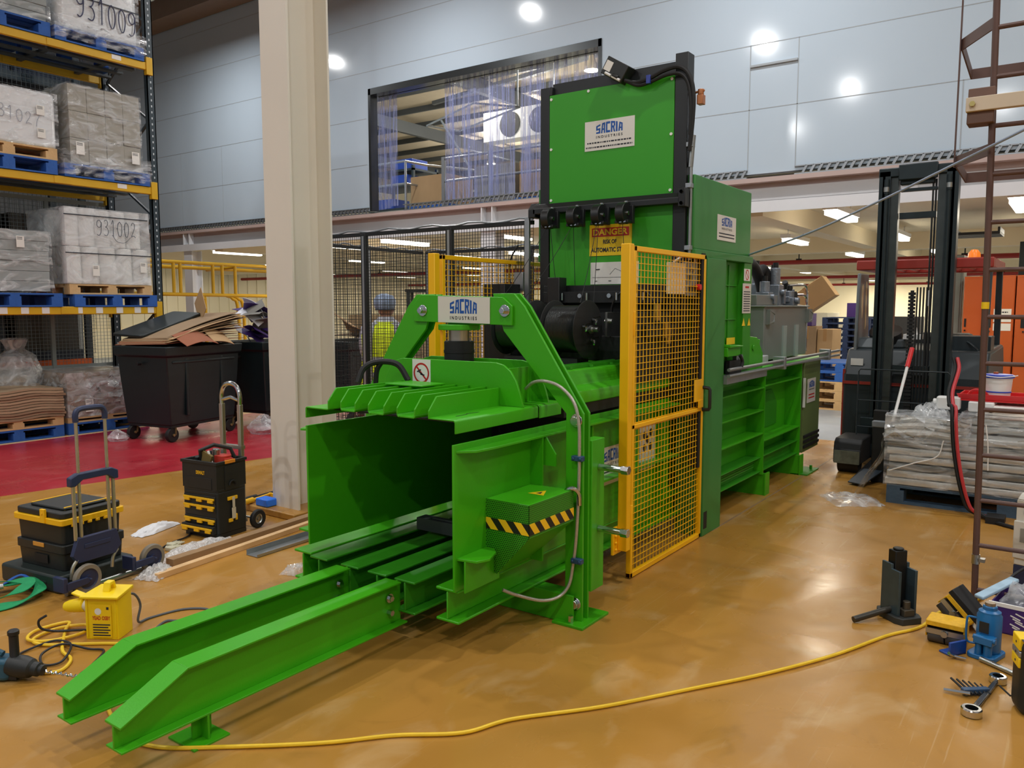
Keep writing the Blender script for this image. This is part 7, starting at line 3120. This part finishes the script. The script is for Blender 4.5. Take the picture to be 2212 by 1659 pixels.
for k, (z, x) in enumerate(((0.405, 0.06), (0.41, 0.26), (0.455, 0.10), (0.46, 0.32), (0.50, 0.2))):
    m = MB()
    m.tube(spline([(x, 0.03 - 0.02 * k, z), (x + 0.02, -0.2, z + 0.02), (x, -0.5, z + 0.005)]), 0.030, 10)
    o = m.build('wrapped_tube', [MET, mat('black_wrapped_tube', (50, 54, 56), 0.3)][k % 2], wl)
m = wrinkled(0.0, 0.5, -0.55, 0.03, 0.36, 0.56, 0.03, 8, 53)
m.build('stretch_film', FILM2, wl)
m = MB()
m.tube(spline([(-0.03, -0.02, 0.12), (-0.035, -0.2, 0.20), (-0.035, -0.36, 0.27), (-0.03, -0.40, 0.40)]), 0.005, 6)
m.tube(spline([(-0.03, -0.68, 0.55), (-0.035, -0.70, 0.4), (-0.035, -0.71, 0.2)]), 0.005, 6)
m.build('binding_cord', WH, wl)
m = MB()
g = []
rnd = random.Random(77)
for i in range(9):
    row_ = []
    for j in range(7):
        u, v = i / 8, j / 6
        row_.append(m.v((0.0 + 0.5 * v + rnd.uniform(-.02, .02), 0.03 + 0.22 * u * u + rnd.uniform(-.02, .02), -0.15 + 0.62 * (1 - u) ** 0.8 + rnd.uniform(-.015, .015) * (1 if i < 8 else 0))))
    g.append(row_)
for i in range(8):
    for j in range(6):
        m.face([g[i][j], g[i + 1][j], g[i + 1][j + 1], g[i][j + 1]])
m.build('loose_film', FILM2, wl, angle=1.2)
t = crumple('plastic_bag', 'crumpled clear bag of fittings on top of the wrapped sections', (7.35, 0.99, 0.70), 0.26, 0.3, 0.13, FILM2, 'bag', 33)
br = thing('broom', 'broom handle with red grip standing on the wrapped pallet', 'broom', (7.22, 1.255, 0.64))
p0, p1 = Vector((0, 0, 0)), Vector((0.38, -0.06, 0.60))
m = MB()
m.cyl(p0, p0.lerp(p1, 0.78), 0.0125, seg=12)
m.build('broom_handle', WH, br)
m = MB()
m.cyl(p0.lerp(p1, 0.74), p1, 0.019, seg=12)
m.build('grip', REDPL, br)
m = MB()
m.cbox((-0.02, 0.0, -0.02), (0.07, 0.30, 0.05))
m.build('broom_head', mat('grey_broom_head', (120, 126, 132), 0.5), br, 0.006)
cn = thing('white_canister', 'white plastic canister lying on the wrapped pallet', 'canister', (7.42, 0.82, 0.76))
m = MB()
m.rbox(-0.07, 0.07, -0.03, 0.14, 0.0, 0.10, 0.03)
m.cyl((0.0, 0.14, 0.05), (0, 0.17, 0.05), 0.03, seg=12)
m.build('canister_body', WH, cn, 0.008)
cn2 = thing('white_canister', 'white plastic canister with black cap beside the red tray', 'canister', (7.42, 0.60, 0.755))
m = MB()
m.rbox(-0.07, 0.07, -0.05, 0.13, 0.0, 0.08, 0.03)
m.build('canister_body', WH, cn2, 0.008)
m = MB()
m.cyl((-0.072, -0.03, 0.02), (-0.078, -0.03, 0.02), 0.018, seg=12)
m.build('cap', BK, cn2)
ty = thing('red_tray', 'red plastic dustpan tray on the wrapped pallet under the bucket', 'tray', (7.42, 0.80, 0.835))
m = MB()
m.box(0.0, 0.30, -0.55, 0.0, 0.0, 0.012)
m.hexa([(0.0, -0.55, 0.012), (0.012, -0.55, 0.012), (0.012, 0.0, 0.012), (0.0, 0.0, 0.012)], [(-0.03, -0.57, 0.06), (-0.018, -0.57, 0.06), (-0.018, 0.02, 0.06), (-0.03, 0.02, 0.06)])
m.box(0.0, 0.30, -0.01, 0.0, 0.012, 0.06)
m.box(0.29, 0.30, -0.55, 0.0, 0.012, 0.06)
m.tube(spline([(0.0, -0.06, 0.05), (-0.02, -0.10, 0.09), (-0.02, -0.16, 0.09), (0.0, -0.2, 0.05)], 5), 0.012, 8)
m.build('tray_body', REDPL, ty, 0.004)
bu = thing('bucket', 'white bucket with blue rim and band on the red tray', 'bucket', (7.50, 0.54, 0.85))
m = MB()
m.lathe([(0.0, 0.0), (0.082, 0.0), (0.088, 0.04), (0.10, 0.185), (0.0, 0.185)], seg=26)
m.build('bucket_body', WH, bu)
m = MB()
m.lathe([(0.098, 0.18), (0.112, 0.18), (0.112, 0.20), (0.098, 0.20), (0.098, 0.18)], seg=26)
m.lathe([(0.088, 0.062), (0.094, 0.062), (0.094, 0.072), (0.088, 0.072)], seg=26)
m.lathe([(0.0, 0.195), (0.10, 0.195), (0.10, 0.205), (0, 0.21)], seg=26)
m.build('blue_lid', mat('blue_lid_plastic', (40, 74, 190), 0.4), bu)
m = MB()
m.tube(spline([(0.0, 0.112, 0.19), (-0.08, 0.09, 0.195), (-0.13, 0.0, 0.19), (-0.08, -0.09, 0.195), (0.0, -0.13, 0.2)], 5), 0.004, 6)
m.build('bucket_handle', WH, bu)
m = MB()
m.cyl((0, 0.02, 0.205), (0, 0.02, 0.222), 0.018, seg=10)
m.build('lid_knob', ORNG, bu)
m = MB()
m.box(7.3, 7.7, -0.2, 0.55, 0.775, 0.81)
o = m.build('flat_carton', WHP, None, 0.003)
tag(o, 'flat white board lying on the wrapped pallet under the red tray', 'board')
RH = mat('red_hose', (196, 56, 62), 0.4)
hs = thing('welding_hose', 'red and black twin hose hanging over the wrapped pallet to the floor', 'hose', (6.95, 0.76, 0))
m = MB()
pts = [(0.30, 0.05, 1.19), (0.25, 0.03, 1.10), (0.12, 0.05, 0.94), (0.05, 0.035, 0.84)]
m.tube(spline(pts, 6), 0.014, 8)
m.build('red_line', RH, hs)
m = MB()
pts2 = [(0.05, 0.035, 0.84), (0.01, 0.01, 0.82), (-0.03, 0.0, 0.72), (-0.04, -0.02, 0.52), (-0.05, -0.06, 0.30), (-0.05, -0.11, 0.12), (-0.05, -0.155, 0.05), (-0.02, -0.25, 0.012)]
m.tube(spline(pts2, 6), 0.013, 8)
m.build('red_line', RH, hs)
m = MB()
m.tube(spline([(a + 0.01, b_ + 0.028, c_) for a, b_, c_ in pts + pts2], 6), 0.014, 8)
m.build('black_line', RB, hs)
m = MB()
m.tube(spline([(-0.02, -0.16, 0.05), (-0.1, -0.25, 0.02), (-0.16, -0.30, 0.012), (-0.3, -0.5, 0.012), (-0.45, -0.7, 0.012)], 6), 0.016, 8)
m.box(-0.18, -0.02, -0.36, -0.24, 0.0, 0.05)
m.build('black_line', RB, hs)

# ------------------------------------------------------------------ reach truck
fk = thing('reach_truck', 'dark grey reach truck with tall mast and red overhead guard', 'forklift', (8.6, 1.37, 0))
fi = Matrix.Translation((-8.6, -1.37, 0))


def F(name, m, mt, bevel=0.0, parent=fk, **k):
    return m.build(name, mt, parent, bevel, **k)


def FM():
    return MB(fi)


for s in (-1, 1):
    m = FM()
    yo = 1.37 + s * 0.345
    a, b_ = sorted((yo, yo - s * 0.06))
    m.box(8.60, 8.74, a, b_, 0.08, 2.90)
    a, b_ = sorted((yo - s * 0.06, yo - s * 0.075))
    m.box(8.60, 8.62, a - 0.03, b_ + 0.03, 0.08, 2.90)
    F('outer_mast', m, MASTM, 0.004)
    m = FM()
    a, b_ = sorted((yo - s * 0.095, yo - s * 0.175))
    m.box(8.63, 8.72, a, b_, 0.06, 2.86)
    F('inner_mast', m, mat('worn_mast_rail', (72, 78, 78), 0.35, 0.5, noise=0.35, scale=10), 0.004)
    m = FM()
    m.cyl((8.585, yo - s * 0.075, 0.2), (8.585, yo - s * 0.075, 2.68), 0.018, seg=12)
    m.cyl((8.585, yo - s * 0.075, 2.68), (8.585, yo - s * 0.075, 2.82), 0.024, seg=12)
    F('lift_cylinder', m, MASTM)
    m = FM()
    m.cyl((8.58, yo - s * 0.075, 2.70), (8.58, yo - s * 0.075, 2.745), 0.027, seg=12)
    F('cylinder_collar', m, ST)
m = FM()
m.box(8.60, 8.70, 1.02, 1.72, 2.84, 2.93)
m.box(8.57, 8.60, 1.20, 1.54, 2.80, 2.95)
m.box(8.62, 8.70, 1.23, 1.53, 2.76, 2.84)
F('mast_head', m, MASTM, 0.01)
for z0, z1 in ((2.70, 2.73), (2.44, 2.50), (0.95, 1.02), (0.10, 0.2)):
    m = FM()
    m.box(8.65, 8.71, 1.21, 1.53, z0, z1)
    F('mast_cross_member', m, MASTM, 0.003)
m = FM()
for q in (1.22, 1.245):
    m.cyl((8.66, q, 0.9), (8.66, q, 2.80), 0.009, seg=8)
F('hydraulic_line', m, BK)
m = FM()
m.cyl((8.655, 1.232, 1.6), (8.655, 1.232, 1.75), 0.014, seg=8)
F('line_sleeve', m, WH)
for k in range(5):
    m = FM()
    y = 1.30 - 0.028 * k + 0.03
    m.box(8.64, 8.65, y, y + 0.014, 0.30, 1.78)
    F('lift_chain', m, BK)
m = FM()
for k in range(44):
    z = 0.2 + k * 0.035
    m.box(8.62, 8.655, 1.35, 1.41, z, z + 0.026)
m.box(8.63, 8.65, 1.365, 1.395, 0.2, 1.75)
F('cable_chain', m, BKD)
# fork carriage and load guard
m = FM()
m.box(8.46, 8.54, 1.0, 1.77, 0.12, 0.24)
m.box(8.46, 8.52, 1.0, 1.77, 0.42, 0.50)
F('fork_carriage', m, MASTM, 0.004)
m = FM()
pts = [(8.40, 1.785, 0.30), (8.40, 1.785, 0.965), (8.40, 1.77, 0.985), (8.40, 1.01, 0.985), (8.40, 0.99, 0.965), (8.40, 0.98, 0.30)]
m.tube(pts, 0.007, 8)
for z in (0.42, 0.68):
    m.tube([(8.40, 1.785, z), (8.40, 0.985, z)], 0.006, 8)
F('load_guard', m, FLT)
for y in (1.14, 1.60):
    m = FM()
    m.prism([(7.60, 0.03), (7.60, 0.045), (8.45, 0.09), (8.45, 0.5), (8.50, 0.5), (8.50, 0.03)], 'y', y - 0.05, y + 0.05)
    F('fork', m, BKD, 0.003)
# support legs
for y0, y1 in ((1.66, 1.91), (0.70, 0.92)):
    m = FM()
    m.box(8.03, 9.0, y0, y1, 0.10, 0.24)
    m.prism([(8.03, 0.22), (8.05, 0.30), (8.10, 0.335), (8.5, 0.335), (8.55, 0.22)], 'y', y0, y1)
    l_ = F('support_leg', m, BKD, 0.012)
    m = FM()
    m.cyl((8.16, y0 + 0.03, 0.09), (8.16, y1 - 0.03, 0.09), 0.09, seg=18)
    F('load_wheel', m, RB, parent=l_)
    m = FM()
    m.box(8.022, 8.03, y0 + 0.01, y1 - 0.01, 0.10, 0.225)
    F('leg_plate', m, mat('scuffed_leg_plate', (112, 118, 106), 0.5, 0.3, noise=0.4, scale=30), parent=l_)
# body
m = FM()
m.prism([(8.78, 0.10), (8.78, 0.90), (8.95, 1.16), (10.4, 1.18), (10.55, 1.0), (10.55, 0.12)], 'y', 0.72, 2.02)
F('truck_body', m, FLT, 0.03)
m = FM()
m.box(8.765, 8.785, 0.72, 2.02, 0.80, 0.83)
m.box(8.79, 8.80, 0.71, 0.74, 0.1, 0.95)
m.box(8.79, 8.80, 2.0, 2.025, 0.1, 0.95)
F('red_trim', m, FRED)
m = FM()
m.box(8.83, 8.842, 1.84, 1.96, 0.99, 1.06)
F('body_label', m, WHP)
m = FM()
m.rbox(9.1, 9.7, 1.5, 1.98, 1.16, 1.26, 0.06)
m.prism([(8.98, 1.16), (9.05, 1.27), (9.3, 1.27), (9.3, 1.16)], 'y', 1.62, 1.95)
F('dashboard', m, mat('grey_dashboard', (92, 100, 104), 0.5), 0.02)
m = FM()
m.box(9.15, 9.5, 0.74, 1.1, 1.16, 1.30)
m.tube(spline([(8.9, 0.72, 1.06), (9.1, 0.9, 1.22), (9.3, 1.05, 1.28)]), 0.012)
F('side_console', m, FLT, 0.02)
m = FM()
m.prism([(8.93, 1.0), (9.0, 1.94), (9.38, 1.94), (9.52, 1.0)], 'y', 1.93, 1.965)
F('side_panel', m, mat('mid_grey_guard_panel', (112, 118, 120), 0.45), 0.01)
m = FM()
m.prism([(9.10, 1.47), (9.06, 1.60), (9.06, 1.80), (9.10, 1.83), (9.13, 1.80), (9.13, 1.55)], 'y', 1.925, 1.93)
m.prism([(9.26, 1.35), (9.24, 1.86), (9.28, 1.86), (9.30, 1.4)], 'y', 1.925, 1.93)
F('panel_window', m, mat('pale_panel_window', (226, 204, 160), 0.4))
for y in (0.78, 1.90):
    m = FM()
    m.bar((10.3, y, 1.1), (10.2, y, 1.97), 0.06, 0.06)
    F('guard_post', m, FLT, 0.006)
m = FM()
m.bar((9.0, 0.78, 1.1), (9.12, 0.78, 1.97), 0.05, 0.05)
F('guard_post', m, FLT, 0.006)
m = FM()
m.box(9.121, 10.199, 0.74, 0.84, 1.97, 2.07)
m.box(9.121, 10.199, 1.88, 1.98, 1.97, 2.07)
m.box(9.0, 9.12, 0.74, 1.98, 1.97, 2.07)
m.box(10.2, 10.3, 0.74, 1.98, 1.97, 2.07)
for k in range(6):
    y = 1.0 + 0.14 * k
    m.box(9.121, 10.199, y, y + 0.03, 1.99, 2.05)
F('overhead_guard', m, FRED, 0.012)
m = FM()
m.lathe([(0.0, 0.10), (0.03, 0.095), (0.055, 0.06), (0.06, 0.0), (0, 0)], (9.4, 0.95, 2.07), seg=18)
F('beacon', m, mat('amber_beacon', (240, 130, 40), 0.3, emit=((255, 130, 30), 0.4)))
m = FM()
m.box(9.5, 10.3, 1.0, 1.7, 0.55, 0.85)
m.box(10.2, 10.35, 1.0, 1.7, 0.85, 1.3)
F('seat', m, RB, 0.05)
m = FM()
m.cyl((9.2, 1.7, 1.26), (9.16, 1.7, 1.34), 0.16, seg=24)
F('steering_wheel', m, BK)
m = FM()
m.box(9.1, 9.22, 1.35, 1.52, 1.26, 1.31)
m.tube([(9.15, 1.40, 1.31), (9.15, 1.41, 1.38)], 0.008, 6)
m.tube([(9.15, 1.46, 1.31), (9.15, 1.45, 1.37)], 0.008, 6)
F('control_levers', m, WH)
t = thing('stock_trolley', 'dark stanchion box standing beside the wrapped pallet and the reach truck', 'stanchion', (7.45, 1.42, 0))
m = MB()
m.box(0.35, 0.43, -0.02, 0.10, 0.0, 0.66)
m.build('stanchion_body', BKD, t, 0.006)
m = MB()
m.hexa([(0.05, 0.10, 0.02), (0.35, 0.0, 0.10), (0.36, 0.16, 0.10), (0.10, 0.24, 0.02)], [(0.05, 0.10, 0.03), (0.35, 0.0, 0.115), (0.36, 0.16, 0.115), (0.10, 0.24, 0.03)])
m.build('toe_plate', mat('dark_blue_grey_plate', (46, 56, 66), 0.45, 0.3), t, 0.002)

# ------------------------------------------------------------------ goods and cabinets beyond
for k, (y0, y1, lb) in enumerate(((0.80, 1.135, 'tall orange metal cabinet with paper notices beside the reach truck'), (0.10, 0.785, 'tall orange metal cabinet at the right edge behind the ladder'), (1.20, 1.45, 'narrow orange cabinet seen between the mast and the ladder'))):
    cbn = thing('orange_cabinet', lb, 'cabinet', (13.0 if k < 2 else 13.3, y0, 0), 0, 'orange metal cabinets')
    m = MB()
    m.box(0, 0.6, 0, y1 - y0, 0.06, 2.02)
    m.box(0.02, 0.58, 0.01, y1 - y0 - 0.01, 0.0, 0.06)
    m.build('cabinet_body', ORNG, cbn, 0.008)
    m = MB()
    m.box(-0.012, 0.0, 0.01, y1 - y0 - 0.01, 0.08, 1.99)
    d_ = m.build('cabinet_door', ORNG, cbn, 0.004)
    m = MB()
    m.cyl((-0.03, (y1 - y0) * 0.85, 1.25), (-0.012, (y1 - y0) * 0.85, 1.25), 0.012, seg=10)
    m.box(-0.018, -0.012, (y1 - y0) * 0.80, (y1 - y0) * 0.9, 1.30, 1.42)
    m.build('door_handle', BK, d_)
    if k == 0:
        for z0, z1 in ((1.38, 1.56), (1.26, 1.36)):
            m = MB()
            m.box(-0.015, -0.012, 0.03, 0.24, z0, z1)
            n_ = m.build('paper_notice', WHP, cbn)
            if z0 > 1.3:
                dashes('notice_print', Vector((-0.0155, 0.22, 1.505)), Vector((0, -1, 0)), Vector((0, 0, 1)), 0.15, 0.018, 9, DKT, n_, 5)
                dashes('notice_print', Vector((-0.0155, 0.22, 1.46)), Vector((0, -1, 0)), Vector((0, 0, 1)), 0.07, 0.018, 4, DKT, n_, 6)
t = thing('grey_cabinet', 'grey electrical cabinet standing behind the reach truck mast', 'cabinet', (13.6, 1.5, 0))
m = MB()
m.box(0, 0.4, 0, 0.35, 0, 2.35)
m.build('cabinet_body', TANK, t, 0.01)
m = MB()
m.box(-0.01, 0, 0.03, 0.32, 0.1, 2.25)
m.build('cabinet_door', TANK, t, 0.004)
t = thing('dark_post', 'dark steel post standing behind the orange cabinets', 'post', (14.2, 0.75, 0))
m = MB()
m.box(0, 0.16, -0.10, 0.10, 0, 2.55)
m.build('post_body', MASTM, t, 0.006)
t = thing('ceiling_grille', 'dark slatted air grille under the low ceiling behind the mast', 'grille', (13.4, 1.05, 2.62))
for k in range(6):
    m = MB()
    m.box(0.12 * k, 0.12 * k + 0.06, 0, 0.6, 0.0, 0.04)
    m.build('slat', BK, t)
m = MB()
for y in (0, 0.57):
    m.box(0.0, 0.7, y, y + 0.03, 0.04, 0.1)
m.build('grille_frame', BK, t)
# pallets and cartons behind the press
for k, (z, mt, lb) in enumerate(((0.0, WD, 'wooden pallet at the bottom of the stack behind the press'), (0.147, WD, 'wooden pallet second from the floor in the stack behind the press'), (0.294, WD, 'wooden pallet third from the floor in the stack behind the press'), (0.441, PB, 'blue pallet fourth from the floor in the stack behind the press'), (0.588, PB, 'blue pallet on top of the stack behind the press'))):
    p_ = make_pallet(lb, (13.9, 2.55, z), mt, 0.95, 1.0, 0.145, 'pallets in the stack behind the press')
    p_.rotation_euler = (0, 0, PI / 2)


def bigbox(name, label, c, s, rz, mt, tape=True, group=None, tilt=0.0, roll=0.0):
    t = thing(name, label, 'box', c, rz, group)
    t.rotation_euler = (roll, tilt, rz)
    m = MB()
    m.box(-s[0] / 2, s[0] / 2, -s[1] / 2, s[1] / 2, 0, s[2])
    m.build('box_body', mt, t, 0.006)
    m = MB()
    m.box(-s[0] / 2 - 0.001, s[0] / 2 + 0.001, -0.03, 0.03, s[2] * 0.8, s[2] + 0.002)
    m.build('packing_tape', mat('packing_tape', (170, 130, 84), 0.3), t)
    return t


GB = 'cartons behind the oil tank'
make_pallet('blue pallet under the cartons behind the oil tank', (14.45, 3.55, 0), PB, 0.9, 1.9, 0.145)
bigbox('cardboard_box', 'brown box with film next to the oil tank corner, lower', (14.9, 4.42, 0.147), (0.7, 0.55, 0.95), 0.1, CARD, True, GB)
bigbox('cardboard_box', 'tall brown box in the middle of the cartons behind the oil tank', (14.75, 3.98, 0.147), (0.5, 0.32, 1.10), 0.05, CARDD, True, GB)
bigbox('cardboard_box', 'brown film wrapped box nearest the reach truck', (14.8, 3.66, 0.147), (0.5, 0.26, 1.05), -0.05, CARD, True, GB)
bigbox('cardboard_box', 'brown box standing on the lower box behind the oil tank', (14.95, 4.45, 1.10), (0.6, 0.42, 0.38), 0.1, CARDD, True, GB)
bigbox('tilted_carton', 'big brown carton tipped over on top of the others', (15.2, 3.95, 1.58), (0.5, 0.75, 0.42), 0.1, CARD, True, None, 0.0, -0.62)
bigbox('purple_box', 'purple box standing among the cartons behind the oil tank', (14.7, 4.02, 1.25), (0.3, 0.24, 0.22), 0.0, PURP, False)
m = wrinkled(14.52, 15.25, 4.12, 4.70, 0.55, 1.0, 0.02, 8, 61, top=False)
tag(m.build('film_wrap', FILM2), 'clear film wound round the lower brown box behind the oil tank', 'film')
m = MB()
m.cbox((14.5, 4.15, 1.55), (0.02, 0.26, 0.16), Matrix.Rotation(0.15, 3, 'X'))
tag(m.build('white_sheet', WHP), 'white printed sheet hanging out of the tipped carton', 'sheet')
for k in range(9):
    p_ = make_pallet('dark blue pallet in the tall stack beyond the reach truck', (21.8, 4.2, k * 0.147), mat('navy_pallet', (30, 48, 88), 0.7, noise=0.2), 1.1, 1.1, 0.145, 'dark blue pallets stacked beyond the reach truck')
    p_.rotation_euler = (0, 0, PI / 2)
t = thing('purple_display', 'purple carton standing on the tall dark blue pallet stack', 'box', (21.3, 4.75, 1.325))
m = MB()
m.box(0, 0.2, -0.12, 0.12, 0, 0.35)
m.build('box_body', PURP, t, 0.005)
# far goods under the mezzanine: pallets of cartons seen through the mesh
FG = 'distant pallet loads under the mezzanine'
rnd = random.Random(99)
for k, (x, y, w, d, h) in enumerate(((19.0, 14.0, 1.2, 1.0, 1.2), (21.5, 12.2, 1.2, 1.2, 1.6), (24.0, 17.0, 1.2, 1.2, 1.4), (17.2, 16.8, 1.2, 1.0, 1.0), (26.0, 13.0, 1.4, 1.2, 1.7), (23.0, 8.6, 1.2, 1.2, 1.3), (29.0, 9.5, 1.2, 1.2, 1.6), (30.0, 6.4, 1.4, 1.2, 1.0), (33.0, 5.0, 1.2, 2.0, 1.2), (31.0, 0.6, 1.3, 2.0, 1.3), (36.0, 9.0, 2.0, 2.0, 1.3))):
    t = thing('stacked_goods', ['brown cartons stacked on a pallet far back under the mezzanine', 'pale cartons stacked on a pallet far back under the mezzanine', 'dark wrapped goods on a pallet far back under the mezzanine'][k % 3], 'pallet load', (x, y, 0), 0, FG)
    m = MB()
    m.box(0, w, 0, d, 0.145, h)
    m.build('goods', [CARDD, mat('pale_far_goods', (190, 184, 168), 0.7, noise=0.1), mat('dark_far_goods', (66, 66, 70), 0.7, noise=0.1)][k % 3], t, 0.01)
    m = MB()
    m.box(0, w, 0, d, 0.1, 0.145)
    for q in (0, w / 2 - 0.06, w - 0.12):
        m.box(q, q + 0.12, 0, d, 0.0, 0.1)
    m.build('pallet_base', PB, t)
t = thing('timber_partition', 'long brown timber partition behind the person', 'partition', (12.0, 11.0, 0))
m = MB()
m.box(0, 0.05, -3.2, 1.8, 0.95, 1.42)
m.box(0, 0.05, -3.2, 1.8, 0.1, 0.9)
for y in (-3.0, -0.8, 1.6):
    m.box(0.05, 0.12, y, y + 0.08, 0, 1.42)
m.build('partition_boards', mat('brown_board', (142, 124, 98), 0.7, noise=0.08), t)
t = thing('far_reach_truck', 'small dark reach truck standing far behind the fence', 'forklift', (18.6, 16.6, 0), 0.6)
m = MB()
m.box(-0.3, 0.9, -0.45, 0.45, 0.1, 1.1)
m.build('truck_body', FLT, t, 0.03)
for y in (-0.38, 0.30):
    m = MB()
    m.box(-0.5, -0.36, y, y + 0.10, 0.05, 2.1)
    m.build('mast_rail', MASTM, t)
m = MB()
m.box(-0.5, 0.7, -0.45, 0.45, 2.02, 2.10)
m.build('overhead_guard', BK, t)
m = MB()
for y in (-0.42, 0.36):
    m.box(0.6, 0.66, y, y + 0.06, 1.1, 2.02)
m.build('guard_post', BK, t)
